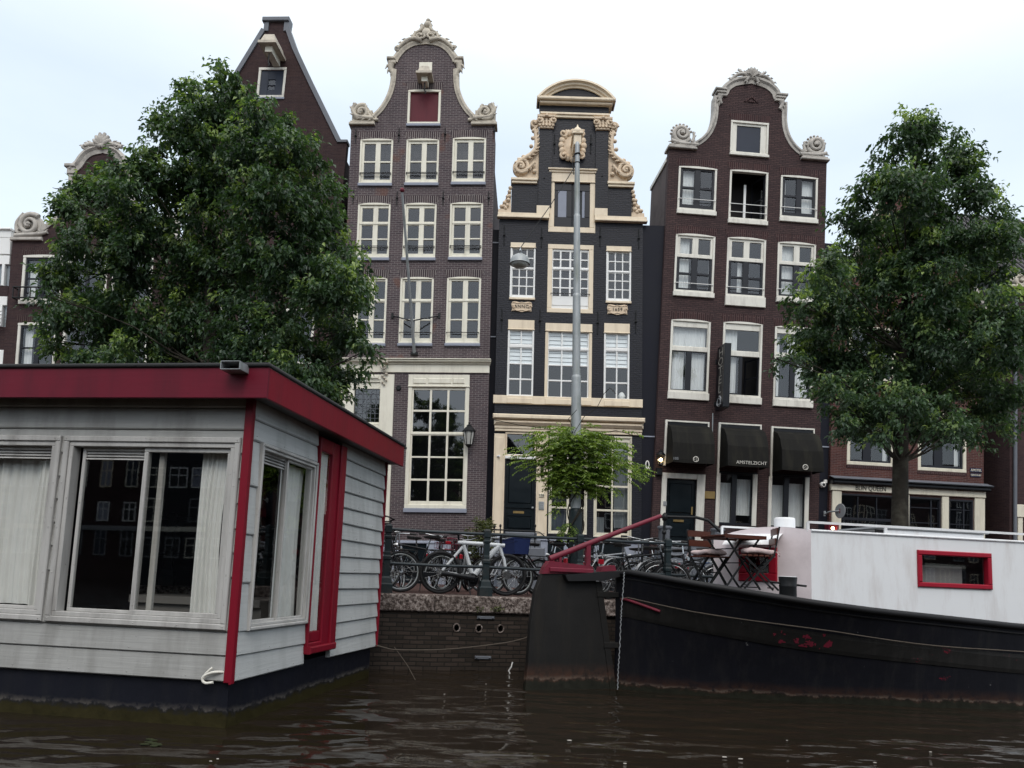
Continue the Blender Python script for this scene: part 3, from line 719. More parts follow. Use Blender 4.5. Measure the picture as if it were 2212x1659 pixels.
# hoist door
w = B.window((607, 900), (1030, 1470), ZB1, [], ft=.20, frame='trimB', header=.36, hmat='trimB', name='hoist_door', pane='doorblack')
r = rect(HB, ZB1, (652, 1005), (985, 1420)); m = B.mb()
for a, b in ((.02, .485), (.515, .98)):
    x0, x1 = lerp(r[0], r[2], a), lerp(r[0], r[2], b)
    m.cbox(x0, x1, r[1], lerp(r[1], r[3], .24), -.06, -.03); m.cbox(x0, x1, lerp(r[1], r[3], .84), r[3], -.06, -.03)
    m.cbox(x0, x0+.12, lerp(r[1], r[3], .24), lerp(r[1], r[3], .84), -.06, -.03); m.cbox(x1-.18, x1, lerp(r[1], r[3], .24), lerp(r[1], r[3], .84), -.06, -.03)
m.build('door_leaf', M['blacksash'], w)
for a, b in ((690, 770), (912, 940)):
    m = B.mb(); q = rect(HB, ZB1, (a, 1070), (b, 1320)); m.box(q[0], q[2], q[1], q[3], -.055, -.045); m.build('door_glass', M['sill'], w)
m = B.mb()
r = rect(HB, ZB1, (607, 875), (1035, 905)); m.cbox(r[0]-.04, r[2]+.04, r[1], r[3], -.05, .12, .02); m.cbox(r[0]-.02, r[2]+.02, r[1]-.08, r[1], -.05, .07, .02)
m.build('hoist_door_cornice', M['trimB'], B.root)
# stepped bands and copings
m = B.mb()
def bandpx(mb, H, Zf, l, r_, h, w1, w0=-.05):      # band between two top corners, h metres tall
    a = H.uv(Zf(*l)); b = H.uv(Zf(*r_)); mb.cbox(a[0], b[0], (a[1]+b[1])/2-h, (a[1]+b[1])/2, w0, w1, .012)
bandpx(m, HB, ZB1, (135, 1283), (605, 1300), .13, .12); bandpx(m, HB, ZB1, (130, 1315), (605, 1332), .07, .17); pbox(m, HB, ZB1, 490, 1222, 610, 1302, -.05, .11, .015); m.build('stone_band', M['trimB'], B.root); m = B.mb()
bandpx(m, HB, ZB1, (1022, 1318), (1500, 1330), .13, .12); bandpx(m, HB, ZB1, (1022, 1350), (1505, 1362), .07, .17)
pbox(m, HB, ZB1, 1020, 1247, 1140, 1322, -.05, .11, .015); m.build('stone_band', M['trimB'], B.root)
for l, r_ in (((255, 968), (500, 975)), ((1140, 1003), (1390, 1010))):
    m = B.mb(); bandpx(m, HB, ZB1, l, r_, .09, .14, -.35); bandpx(m, HB, ZB1, (l[0]+6, l[1]+20), (r_[0]-6, r_[1]+20), .10, .09, -.35); m.build('stone_band', M['trimB'], B.root)
m = B.mb(); bandpx(m, HB, ZB1, (525, 360), (1162, 388), .08, .13, -.35); bandpx(m, HB, ZB1, (530, 378), (1158, 406), .10, .08, -.35)
m.build('stone_band', M['trimB'], B.root)
m = B.mb()
a = HB.uv(ZB1(492, 248)); b = HB.uv(ZB1(1213, 268)); pv = (a[1]+b[1])/2; pc = (a[0]+b[0])/2; ph = (b[0]-a[0])/2
m.cbox(pc-ph, pc+ph, pv-.07, pv+.05, -.4, .26, .03); m.cbox(pc-ph+.1, pc+ph-.1, pv-.17, pv-.07, -.4, .16, .03)
vt = HB.uv(ZB1(850, 85))[1]; rise = vt-pv
R0 = (ph*ph+rise*rise)/(2*rise); th = math.degrees(math.asin(ph/R0))
pa = arc(pc, pv+rise-R0, R0, 90+th, 90-th, 22)
m.band(pa, 0, 0, 0, 0, [(0, -.4), (0, .26), (-.07, .27), (-.09, .18), (-.16, .17), (-.19, .10), (-.24, .09), (-.24, -.4)])
m.build('pediment', M['trimB'], B.root)
m = B.mb(); r = rect(HB, ZB1, (510, 0), (1150, 100)); q = [p for p in pa]
m.prism([(p[0]*.97+pc*.03, p[1]-.1) for p in pa], -.35, .03); m.build('pediment_field', M['brickB'], B.root)
# walls
px = lambda x, y: HB.uv(ZB1(x, y))
v1 = px(800, 1310)[1]; v2 = px(800, 990)[1]; v3 = pv-.06
nl = px(512, 700)[0]; nr = px(1150, 720)[0]; ml = px(258, 1150)[0]; mr = px(1380, 1180)[0]
B.wall([(uL, -.5), (uR, -.5), (uR, v1), (mr, v1), (mr, v2), (nr, v2), (nr, v3), (nl, v3), (nl, v2), (ml, v2), (ml, v1), (uL, v1)], 'brickB') if 0 else None
for a, b in ((517, 628), (1035, 1148)):      # raised pilaster strips of the neck
    m = B.mb(); q0 = px(a, 510); q1 = px(b, 990); m.box(q0[0], q1[0], v2-1.0, px(830, 520)[1], 0, .06)
    m.build('neck_pilaster', M['brickB'], B.root)
# carved claw pieces
for sg, pts in ((-1, [(510, 400), (450, 450), (470, 560), (455, 660), (440, 740), (375, 780), (300, 810), (275, 880), (275, 968), (510, 968)]), (1, [(1150, 420), (1230, 470), (1200, 560), (1220, 690), (1240, 790), (1300, 815), (1365, 850), (1375, 920), (1375, 1003), (1150, 1003)])):
    m = B.mb(); poly = P(HB, ZB1, pts); ins = [(lerp(p[0], nl if sg < 0 else nr, .22), p[1]) for p in poly]
    m.prism(ins, -.3, .0)
    mm = (lambda x, y: px(x, y)) if sg < 0 else (lambda x, y: (2*uc-px(x, y)[0]+(nr+nl-2*uc), px(x, y)[1]-.02))
    scroll(m, mm(345, 868), .29, 1.7, sg, 2.0 if sg < 0 else 1.1, .075, .06)
    frond(m, [mm(470, 830), mm(420, 880), mm(360, 905), mm(300, 900)], .06, .05, .1, 6, -sg, 1.1)
    frond(m, [mm(300, 840), mm(380, 790), mm(450, 740), mm(480, 690), mm(485, 620)], .09, .06, .08, 8, sg, 1.2)
    frond(m, [mm(485, 640), mm(480, 560), mm(470, 510)], .07, .06, .06, 5, sg, 1.2)
    scroll(m, mm(470, 468), .15, 1.4, sg, 0, .055, .05)
    for q in ((368, 772), (440, 675), (462, 535), (470, 905), (455, 600)): c = mm(*q); m.ball((c[0], c[1], .05), .075, 8, 6)
    m.build('claw_carving', M['stoneB'], B.root)
for sg in (-1, 1):
    m = B.mb(); mm = (lambda x, y: px(x, y)) if sg < 0 else (lambda x, y: (uR+uL-px(x, y)[0], px(x, y)[1]-.0))
    m.prism([mm(140, 1283), mm(255, 1283), mm(255, 1030), mm(240, 1060), mm(205, 1150), mm(165, 1215)], -.3, .0)
    for q in ((165, 1225), (195, 1190), (230, 1165), (220, 1215), (190, 1225), (240, 1130), (222, 1135), (240, 1090), (248, 1055), (205, 1240)): c = mm(*q); m.ball((c[0], c[1], .03), .065+.01*R_.random(), 8, 6)
    m.prism([mm(135, 1283), mm(255, 1283), mm(255, 1248), mm(140, 1248)], -.32, .05)
    m.build('fruit_carving', M['stoneB'], B.root)
for a, b in (((497, 398), (665, 515)), ((1015, 418), (1183, 530))):
    m = B.mb(); q = rect(HB, ZB1, a, b); cx = (q[0]+q[2])/2; hw = (q[2]-q[0])/2
    m.cbox(q[0], q[2], q[3]-.1, q[3], -.2, .2, .02); m.cbox(cx-hw*.78, cx+hw*.78, q[1]-.02, q[1]+.06, -.1, .13, .02); m.prism([(cx-hw*.7, q[1]+.06), (cx+hw*.7, q[1]+.06), (cx+hw, q[3]-.1), (cx-hw, q[3]-.1)], -.1, .1)
    for sg in (-1, 1): scroll(m, (cx+sg*hw*.78, q[3]-.2), .12, 1.3, sg, 1.5, .045, .13, False)
    for i in range(5): x = cx+(i-2)*hw*.36; frond(m, [(x, q[1]+.05), (x, q[1]+.2), (x*1.0+(i-2)*.02, q[1]+.33)], .05, .035, .13, 3, 1, 1.0)
    m.ball((cx, q[3]-.05, .2), .06)
    m.build('capital', M['stoneB'], B.root)
# cartouche with hoist beam
m = B.mb(); c = px(820, 670)
m.prism([(c[0]+.40*math.cos(rad(k*20))*(1+.08*math.cos(rad(k*120))), c[1]+.52*math.sin(rad(k*20))) for k in range(18)], -.02, .05)
for k in range(16):
    a = rad(k*22.5); q = (c[0]+.40*math.cos(a), c[1]+.5*math.sin(a)); m.ball((q[0], q[1], .06), (.11, .13, .08), 8, 6)
for sg in (-1, 1): scroll(m, (c[0]+sg*.33, c[1]+.42), .14, 1.4, sg, 1, .05, .08, False); scroll(m, (c[0]+sg*.3, c[1]-.4), .13, 1.4, -sg, 2, .05, .08, False)
m.build('cartouche', M['stoneB'], B.root)
hb = HB.uv(ZB1(868, 600), .9)
m = B.mb(); m.cbox(hb[0]-.13, hb[0]+.13, hb[1]-.2, hb[1]+.17, -.02, .9, .02); m.cbox(hb[0]-.18, hb[0]+.18, hb[1]+.17, hb[1]+.24, -.02, .97, .02)
m.lathe([(.17, 0), (.19, .07), (.12, .17), (.04, .24), (.015, .33)], (hb[0], hb[1]+.24, .8), (0, 1, 0), 12)
m.build('hoist_beam', M['trimB'], B.root)
# tablets with lettering
def text(H, root, s, c, size, w, mat, name='lettering', depth=.008, sp=1.0, align='CENTER', axis=None, sx=1.0):
    cu = bpy.data.curves.new('txt', 'FONT'); cu.body = s; cu.size = size; cu.extrude = depth; cu.align_x = align; cu.align_y = 'CENTER'; cu.space_character = sp; cu.resolution_u = 2
    ob = bpy.data.objects.new('txt', cu); COL.objects.link(ob); bpy.context.view_layer.update()
    me = ob.to_mesh(); m = MB(H)
    vv = []
    for v in me.vertices:
        x, y, z = v.co.x*sx, v.co.y, v.co.z
        vv.append((c[0]+x, c[1]+y, w+z) if axis is None else axis(x, y, z))
    m.add(vv, [tuple(p.vertices) for p in me.polygons])
    ob.to_mesh_clear(); bpy.data.objects.remove(ob); bpy.data.curves.remove(cu)
    return m.build(name, M[mat], root)
for q, s in (((345, 735), 'ANNO'), ((1205, 762), '1659')):
    c = HB.uv(ZB2(*q)); m = B.mb()
    pl = []
    for k in range(40):
        a = k/40*6.2832; x = .345*max(-1, min(1, 1.35*math.cos(a))); y = .165*max(-1, min(1, 1.5*math.sin(a))); pl.append((c[0]+x*(1+.03*math.sin(5*a)), c[1]+y+.018*math.cos(a*6)))
    m.prism(pl, -.02, .035)
    for sg in (-1, 1):
        m.tube([(c[0]-.33+i*.055, c[1]+sg*.13+.02*math.sin(i*1.3), .04) for i in range(13)], .018, 6)
        scroll(m, (c[0]+sg*.29, c[1]), .06, 1.2, sg, 0, .02, .035, False)
    t = m.build('tablet', M['stoneB'], B.root)
    text(HB, t, s, c, .16, .042, 'ink', sp=1.15)
anchors(B, ZB1, [(192, 1490), (537, 1510), (1075, 1500), (1430, 1520), (560, 970), (1092, 950), (655, 650), (990, 650)], .7)
anchors(B, ZB2, [(165, 850), (510, 860), (1030, 880), (1372, 870)], .8)
# band under the first floor, shopfront cornice, pilasters, door
m = B.mb(); a = HB.uv(ZB2(90, 1530)); b = HB.uv(ZB2(1432, 1645)); a2 = HB.uv(ZB2(90, 1603))
m.cbox(a[0], b[0], (a2[1]+b[1])/2, (a[1]+HB.uv(ZB2(1432, 1570))[1])/2, -.02, .07, .015)
for x0, x1 in ((212, 440), (555, 970), (1085, 1310)): pbox(m, HB, ZB2, x0, 1548+x0*.03, x1, 1598+x1*.03, .0, .10, .015)
m.build('stone_band', M['trimB'], B.root)
m = B.mb(); y = lambda v: HB.uv(ZB3(760, v))[1]
m.cbox(uL-.04, uR+.06, y(292), y(252), -.05, .30, .03); m.cbox(uL, uR+.03, y(345), y(292), -.05, .22, .09); m.cbox(uL+.02, uR, y(375), y(345), -.05, .10, .02); m.cbox(uL+.03, uR-.01, y(398), y(375), -.05, .07, .01)
m.build('cornice', M['trimB'], B.root)
def pil(x0, x1, ytop, ybot, mt='trimB', w=.05):
    m = B.mb(); r = rect(HB, ZB3, (x0, ytop), (x1-(ybot-ytop)*.018, ybot)); m.cbox(r[0], r[2], r[1], r[3], -.1, w, .012)
    m.cbox(r[0]+.05, r[2]-.05, r[1]+.1, r[3]-.12, w, w+.018, .012); return m
pil(100, 195, 400, 1300).build('pilaster', M['trimB'], B.root); pil(484, 585, 400, 1330).build('pilaster', M['trimB'], B.root)
B.window((200, 385), (475, 612), ZB3, [([(.055, .945)], [(.06, .9)], 'white')], ft=.06, frame='trimB', pane='glassdark', name='transom_window')
m = B.mb(); r = rect(HB, ZB3, (195, 600), (470, 636)); m.cbox(r[0], r[2], r[1], r[3], -.1, .06, .02); m.build('transom_bar', M['white'], B.root)
r = rect(HB, ZB3, (205, 637), (455, 1292)); B.holes.append([(r[0], r[1]), (r[2], r[1]), (r[2], r[3]), (r[0], r[3])])
m = B.mb(); m.box(r[0], r[2], r[1], r[3], -.16, -.09)
for a, b, q, p in ((.1, .9, .40, .93), (.1, .9, .05, .2)): m.cbox(lerp(r[0], r[2], a), lerp(r[0], r[2], b), lerp(r[1], r[3], q), lerp(r[1], r[3], p), -.09, -.06, .03)
m.cbox(r[0]+.03, r[2]-.03, lerp(r[1], r[3], .335), lerp(r[1], r[3], .35), -.09, -.05); m.cbox(r[0]+.08, r[2]-.08, lerp(r[1], r[3], .225), lerp(r[1], r[3], .265), -.09, -.06)
d = m.build('door', M['doorblack'], B.root)
m = B.mb(); pbox(m, HB, ZB3, 268, 1095, 366, 1120, -.088, -.05, .006); m.build('letterbox', M['brass'], d)
m = B.mb(); c = HB.uv(ZB3(445, 1068)); m.ball((c[0], c[1], -.05), .045); m.build('door_knob', M['galv'], d)
for a, b, nm, mt in (((502, 940), (545, 975), 'number_plate', 'trimQ'), ((498, 1012), (545, 1088), 'intercom', 'galv')):
    m = B.mb(); pbox(m, HB, ZB3, *a, *b, .05, .10, .012); m.build(nm, M[mt], B.root)
for yy in (1028, 1050, 1068):
    m = B.mb(); c = HB.uv(ZB3(521, yy)); m.box(c[0]-.06, c[0]+.06, c[1]-.02, c[1]+.02, .1, .106); m.build('intercom_plate', M['grey'], B.root)
text(HB, B.root, '106', HB.uv(ZB3(523, 957)), .12, .104, 'ink', 'number_lettering')
m = B.mb(); c = HB.uv(ZB3(140, 608)); m.tube([(c[0]-.05, c[1], .05), (c[0]+.02, c[1]+.01, .16)], .035, 8); m.build('camera_box', M['white'], B.root)
m = B.mb(); c = HB.uv(ZB3(528, 680)); m.lathe([(.10, 0), (.08, -.06), (.03, -.07)], (c[0], c[1], .12), (0, 1, 0), 10); m.tube([(c[0], c[1]-.06, .12), (c[0], c[1]-.46, .12)], .03, 7); m.build('bell_pull', M['iron'], B.root)
WB2 = dict(frame='trimQ', pane='glassdark')
B.window((598, 425), (930, 1312), ZB3, [([(.08, .47), (.53, .92)], [(.06, .24)], 'trimQ'), ([(.08, .47), (.53, .92)], [(.28, .475), (.49, .72), (.74, .965)], 'trimQ')], ft=.06, curtains=[(.08, .745, .47, .96, 'plinth')], **WB2)
B.window((1000, 418), (1332, 1342), ZB3, [([(.085, .465), (.51, .90)], [(.06, .25)], 'trimQ'), ([(.085, .465), (.51, .90)], [(.28, .49), (.51, .725), (.745, .955)], 'trimQ')], ft=.06, curtains=[(.55, .1, .92, .9), (.08, .8, .3, .96)], **WB2)
m = B.mb(); v = y(1345)
m.cbox(uL+.02, uR-.02, v-.1, v, -.02, .09, .02); ks = ((0, .38), (.48, .53), (.68, .72), (.88, 1))
for a, b in ks: m.box(lerp(uL, uR, a)+.02, lerp(uL, uR, b)-.02, -.4, v-.101, -.02, .04)
m.build('plinth', M['plinth'], B.root)
for a, b in ((.38, .48), (.53, .68), (.72, .88)):
    m = B.mb(); m.box(lerp(uL, uR, a)-.01, lerp(uL, uR, b)+.01, -.3, v-.102, -.06, .012); m.build('cellar_window', M['doorblack'], B.root)
B.wall([(uL, -.5), (uR, -.5), (uR, v1), (mr, v1), (mr, v2), (nr, v2), (nr, v3), (nl, v3), (nl, v2), (ml, v2), (ml, v1), (uL, v1)], 'brickB')
B.body(uL, uR, v1-.3, v2-.2, uc, 'blackplaster', vr=v1-.1)
m = B.mb(); m.prism([(nl+.02, v2), (nr-.02, v2), (nr-.02, v3-.4), (nl+.02, v3-.4)], -.9, -.26); m.build('gable_back', M['blackplaster'], B.root)
bL, bR = uL, uR
# black strips either side
def strip(name, label, H, u0, u1, v1, w0, w1, marks=()):
    t = thing(name, label, 'wall', H.map(((u0+u1)/2, 0, w0)))
    m = MB(H); m.box(u0, u1, -.5, v1, w0, w1); m.build('wall', M['blackplaster'], t)
    for k in marks:
        m = MB(H)
        if k[0] == 'bar': m.box(u0+.02, u1-.02, k[1]-.02, k[1]+.02, w1, w1+.03); m.build('ledge', M['plinth'], t)
        else:
            c = k[1]; m.tube([(c[0]+.07*math.cos(i*.5236)*.8, c[1]+.13*math.sin(i*.5236), w1+.01) for i in range(12)], .022, 6, True); m.tube([(c[0]+.02, c[1]-.05, w1+.01), (c[0]+.08, c[1]-.15, w1+.01)], .02, 6)
            m.build('emblem', M['white'], t)
    return t
strip('passage_wall', 'thin black recessed wall strip squeezed between the grey brick house and the black house', HB, bL-.62, bL-.0, HB.uv(ZB1(120, 1385))[1], -1.0, -.45,
      (('bar', HB.uv(ZB2(90, 110))[1]), ('bar', HB.uv(ZB2(85, 970))[1])))
strip('passage_wall', 'smooth black wall strip with a white oval mark between the black house and the hotel', HB, bR, bR+.95, HB.uv(ZB1(1580, 1392))[1], -1.2, -.05,
      (('bar', HB.uv(ZB3(1490, 425))[1]), ('o', HB.uv(ZB3(1478, 680)))))
# ================================================================== hotel : dark red brick bell gable
HH = facade((1444.7, 324), (1786, 353), (1409, 1100), (1768, 1117), 26.1, 4.7)
Ho = House(HH, 'hotel_building', 'dark red brick hotel with white framed windows and three dark awnings', 'hotel')
uL = (HH.uv((1444.7, 335))[0]+HH.uv((1411, 1069))[0])/2; uR = (HH.uv((1786, 353))[0]+HH.uv((1768, 1116))[0])/2; uc = (uL+uR)/2
a = HH.uv(ZH1(280, 714)); b = HH.uv(ZH1(1370, 808)); vs = (a[1]+b[1])/2
cc = [(.13, .435), (.585, .89)]
kw = dict(frame='trimH', lintel='brickH_s', ft=.075, guardmat='white')
S1 = [(cc, [(.085, .455), (.505, .86)], 'blacksash')]
cur = [(.06, .06, .45, .95)]
Ho.window((258, 840), (554, 1222), ZH1, S1, arch=.04, sill=('trimH', .16, .06), guards=(.76,), curtains=cur, **kw)
Ho.window((1084, 915), (1376, 1285), ZH1, S1, arch=.04, sill=('trimH', .16, .06), guards=(.77,), curtains=[(.55, .06, .93, .95), (.06, .06, .2, .95)], **kw)
def open_leaf(w, H, r, a0, a1, lx0, lx1, ly0, ly1, ang=70):
    """inward-opening casement leaf hinged on the right"""
    m = MB(H); L = lx1-lx0; ca, sa = math.cos(rad(ang)), math.sin(rad(ang))
    def q(s, v, t): return (lx1-s*ca, v, -.08-s*sa+t)
    for s0, s1, v0, v1 in ((0, .06, ly0, ly1), (L-.06, L, ly0, ly1), (0, L, ly0, ly0+.08), (0, L, ly1-.08, ly1), (0, L, (ly0+ly1)/2-.02, (ly0+ly1)/2+.02)):
        m.add([q(s0, v0, 0), q(s1, v0, 0), q(s1, v1, 0), q(s0, v1, 0), q(s0, v0, .05), q(s1, v0, .05), q(s1, v1, .05), q(s0, v1, .05)], [(0,3,2,1),(4,5,6,7),(0,1,5,4),(1,2,6,5),(2,3,7,6),(3,0,4,7)])
    m.build('open_leaf', M['blacksash'], w)
    m = MB(H); m.add([q(.05, ly0+.05, .02), q(L-.05, ly0+.05, .02), q(L-.05, ly1-.05, .02), q(.05, ly1-.05, .02)], [(0, 1, 2, 3)]); m.build('leaf_pane', M['glass'], w)
w = Ho.window((672, 870), (970, 1300), ZH1, [], arch=.04, sill=('trimH', .16, .06), guards=(.70, .86), nopane=(0, .02, 1, 1), **kw)
r = rect(HH, ZH1, (672, 870), (970, 1300)); m = Ho.mb(); m.box(lerp(r[0], r[2], .5), lerp(r[0], r[2], .56), r[1]+.1, r[3]-.3, -.5, -.46); m.build('inner_post', M['white'], w)
open_leaf(w, HH, r, 0, 0, lerp(r[0], r[2], .45), r[2]-.1, r[1]+.1, r[3]-.1)
for q in w.children:
    if q.name.startswith('pane'): bpy.data.objects.remove(q)
# attic window with a blind panel
w = Ho.window((680, 475), (978, 765), ZH1, [([(.17, .80)], [(.13, .92)], 'trimH')], ft=.07, frame='trimH', pane='hatchblue', arch=0, lintel='brickH_s', sill=('trimH', .1, .07), name='attic_window')
for tl, br, cu in (((300, 92), (602, 590), [(.06, .05, .4, .95), (.9, .38, .95, .95)]), ((718, 120), (1016, 625), [(.34, .4, .45, .93)]), ((1126, 158), (1424, 640), [(.07, .05, .5, .95)])):
    pn = 0
    Ho.window(tl, br, ZH2, [(cc, [(.075, .34)], 'trimH'), (cc, [(.42, .66), (.695, .925)], 'blacksash')], arch=.06, sill=('trimH', .17, .07) if tl[0] != 718 else ('trimH', .36, .07), guards=(.855,), curtains=cu, **kw)
c1 = [(.07, .93)]; cd = [(.075, .425), (.56, .91)]
for tl, br, cu in (((262, 785), (560, 1400), [(.07, .06, .4, .95), (.4, .06, .93, .36), (.6, .45, .92, .95)]), ((685, 805), (985, 1435), [(.07, .06, .42, .95)]), ((1103, 840), (1400, 1460), [(.07, .06, .2, .95), (.6, .45, .93, .95), (.4, .06, .93, .36)])):
    if tl[0] == 685:
        w = Ho.window(tl, br, ZH2, [(c1, [(.11, .385)], 'trimH'), ([(.075, .47)], [(.47, .955)], 'blacksash')], arch=.06, sill=('trimH', .24, .07), curtains=cu, nopane=(0, .43, 1, 1), **kw)
        r = rect(HH, ZH2, tl, br); open_leaf(w, HH, r, 0, 0, lerp(r[0], r[2], .5), r[2]-.09, r[1]+.08, lerp(r[3], r[1], .46), 62)
        for q in list(w.children):
            if q.name.startswith('sash') and q.data.materials[0] == M['blacksash']: bpy.data.objects.remove(q)
        m = Ho.mb(); x0, x1 = lerp(r[0], r[2], .06), lerp(r[0], r[2], .52); y0, y1 = r[1]+.075, lerp(r[3], r[1], .445)
        for q in ((x0, x0+.05, y0, y1), (x1-.11, x1, y0, y1), (x0+.05, x1-.11, y0, y0+.06), (x0+.05, x1-.11, y1-.06, y1)): m.box(*q, -.105, -.03)
        m.build('sash', M['blacksash'], w)
        m = Ho.mb(); m.quad((x0, y0, -.066), (x1, y0, -.066), (x1, y1, -.066), (x0, y1, -.066)); m.build('casement_pane', M['glass'], w)
    else:
        Ho.window(tl, br, ZH2, [(c1, [(.105, .365)], 'trimH'), (cd, [(.445, .955)], 'blacksash')], arch=.06, sill=('trimH', .25, .07), curtains=cu, **kw)
# bell gable
lp = smoothpath(P(HH, ZH1, [(378, 670), (425, 645), (472, 605), (512, 548), (538, 475), (548, 400), (550, 330), (560, 270), (612, 250), (628, 215), (665, 182), (725, 155), (850, 140)]), 3)
lp = [(min(p[0], uc), p[1]) for p in lp]; lp[-1] = (uc, lp[-1][1]); rp = mirror(lp, uc)
Ho.wall([(uL, -.5), (uR, -.5), (uR, vs), (rp[-1][0], vs)] + rp[::-1] + lp[::-1][1:] + [(lp[0][0], vs), (uL, vs)], 'brickH')
m = Ho.mb(); prof = [(.10, -.32), (.10, .05), (.06, .12), (-.02, .12), (-.08, .05), (-.20, .035), (-.20, -.32)]
k0 = 21
m.band(lp[:k0], 0, 0, 0, 0, [(q[0]*.62, q[1]*.8) for q in prof]); m.band(rp[-k0:], 0, 0, 0, 0, [(q[0]*.62, q[1]*.8) for q in prof])
m.band(lp[k0+3:]+rp[1:-k0-3], 0, 0, 0, 0, prof)
for sg in (-1, 1):
    bx = uc+sg*(uc-lp[k0+3][0]); bv = lp[k0+3][1]
    for q in ((.0, .36, .02, .10, .16), (.0, .31, -.07, .02, .12), (.03, .25, -.17, -.07, .08)):
        a, b = sorted((bx+sg*(q[1]-.06), bx-sg*(q[0]+.12))); m.cbox(a, b, bv+q[2], bv+q[3], -.3, q[4], .02)
    frond(m, [(bx+sg*.1, bv-.18), (bx+sg*.12, bv-.3), (bx+sg*.04, bv-.46)], .11, .05, .03, 3, sg, 1.0)
m.build('gable_coping', M['stone'], Ho.root)
for sg in (-1, 1):
    m = Ho.mb(); e = uL if sg < 0 else uR
    a, b = sorted((e+sg*.06, e-sg*.98)); m.cbox(a, b, vs, vs+.08, -.4, .13, .02); m.cbox(a+.05, b-.05, vs+.081, vs+.16, -.38, .09, .02)
    cx = e-sg*.42
    scroll(m, (cx, vs+.58), .33, 2.0, sg, 3.6 if sg > 0 else -.5, .085, .0)
    m.prism([(cx-.34, vs+.16), (cx+.34, vs+.16), (cx+.25, vs+.55), (cx-.25, vs+.55)], -.22, .0)
    for k in range(9): a = rad(20+k*20); m.ball((cx+.37*math.cos(a), vs+.58+.37*math.sin(a), -.03), .05, 7, 5)
    frond(m, [(cx-sg*.6, vs+.2), (cx-sg*.3, vs+.2), (cx+sg*.1, vs+.22), (cx+sg*.38, vs+.3)], .07, .07, .05, 6, -sg, 1.0)
    frond(m, [(cx-sg*.38, vs+.3), (cx-sg*.45, vs+.5), (cx-sg*.42, vs+.68)], .06, .04, .02, 3, sg, 1.0)
    m.build('gable_scroll', M['stone'], Ho.root)
m = Ho.mb(); t = lp[-1][1]
shell(m, (uc, t+.02), .46, 8, 25, 155, .08, .075)
m.ball((uc, t+.16, .05), (.25, .2, .1))
for sg in (-1, 1):
    frond(m, [(uc+sg*.1, t+.0), (uc+sg*.35, t+.12), (uc+sg*.65, t+.05), (uc+sg*.95, t-.2)], .09, .06, .08, 6, sg, 1.2)
    frond(m, [(uc+sg*.3, t+.1), (uc+sg*.5, t+.28), (uc+sg*.62, t+.36)], .08, .03, .05, 3, sg, 1.0)
    frond(m, [(uc+sg*.15, t-.05), (uc+sg*.25, t-.16), (uc+sg*.2, t-.25)], .08, .03, .1, 3, sg, 1.0)
m.v = [(uc+(p[0]-uc)*.85, t+(p[1]-t)*(.74 if p[1] > t else 1), p[2]) for p in m.v]
m.build('gable_crest', M['stone'], Ho.root)
m = Ho.mb(); c = HH.uv(ZH1(845, 320)); m.band([(c[0]-.24, c[1]-.05), (c[0], c[1]+.15), (c[0]+.24, c[1]-.05)], -.03, .03, -.02, .03); m.box(c[0]-.12, c[0]+.12, c[1]-.06, c[1]-.02, -.02, .03); m.build('gable_mark', M['brickH_s'], Ho.root)
Ho.body(uL, uR, vs-.35, vs+.9, uc, 'sideplaster', 2.4, vr=vs-.12)
m = Ho.mb(); m.box(uL-.03, uL+.12, vs-.36, vs-.22, -2.42, -.26); m.build('verge_board', M['trimH'], Ho.root)
m = Ho.mb(); m.prism([(uL+.05, -.5), (uR-.05, -.5), (uR-.05, vs-3.2), (uL+.05, vs-3.2)], -8, -2.41); m.build('rear_wing', M['brickS'], Ho.root)
# ground floor: door, shop windows, awnings
r = rect(HH, ZH3, (258, 706), (512, 1290)); Ho.holes.append([(r[0], r[1]), (r[2], r[1]), (r[2], r[3]), (r[0], r[3])])
for q in list(Ho.root.children):
    if q.name.startswith('wall') and not q.name.startswith('wall_'): bpy.data.objects.remove(q)
X2 = Ho.window((712, 640), (1068, 1150), ZH3, [([(.06, .41), (.53, .88)], [(.05, .95)], 'blacksash')], ft=.05, frame='blacksash', curtains=[(.05, .2, .42, .96, 'curtain'), (.52, .12, .92, .8, 'curtain')], name='shop_window', pane='glass')
X3 = Ho.window((1195, 660), (1555, 1180), ZH3, [([(.05, .40), (.52, .89)], [(.05, .95)], 'blacksash')], ft=.05, frame='blacksash', curtains=[(.05, .2, .42, .96, 'curtain'), (.52, .16, .92, .96, 'curtain')], name='shop_window', pane='glass')
Ho.wall([(uL, -.5), (uR, -.5), (uR, vs), (rp[-1][0], vs)] + rp[::-1] + lp[::-1][1:] + [(lp[0][0], vs), (uL, vs)], 'brickH')
m = Ho.mb(); m.box(r[0], r[2], r[1], r[3], -.2, -.12)
for a, b, q, p in ((.12, .88, .45, .93), (.12, .88, .06, .3)): m.cbox(lerp(r[0], r[2], a), lerp(r[0], r[2], b), lerp(r[1], r[3], q), lerp(r[1], r[3], p), -.12, -.09, .03)
d = m.build('door', M['doorblack'], Ho.root)
m = Ho.mb(); q = rect(HH, ZH3, (322, 1085), (418, 1112)); m.cbox(q[0], q[2], q[1], q[3], -.1, -.06, .01); m.build('letterbox', M['brass'], d)
m = Ho.mb(); c = HH.uv(ZH3(492, 1010)); m.tube([(c[0], c[1]-.12, -.06), (c[0], c[1]+.15, -.06)], .035, 8); m.build('door_handle', M['brass'], d)
m = Ho.mb(); q = rect(HH, ZH3, (214, 655), (262, 1330)); m.cbox(q[0], r[0], q[1], q[3], -.1, .05, .02)
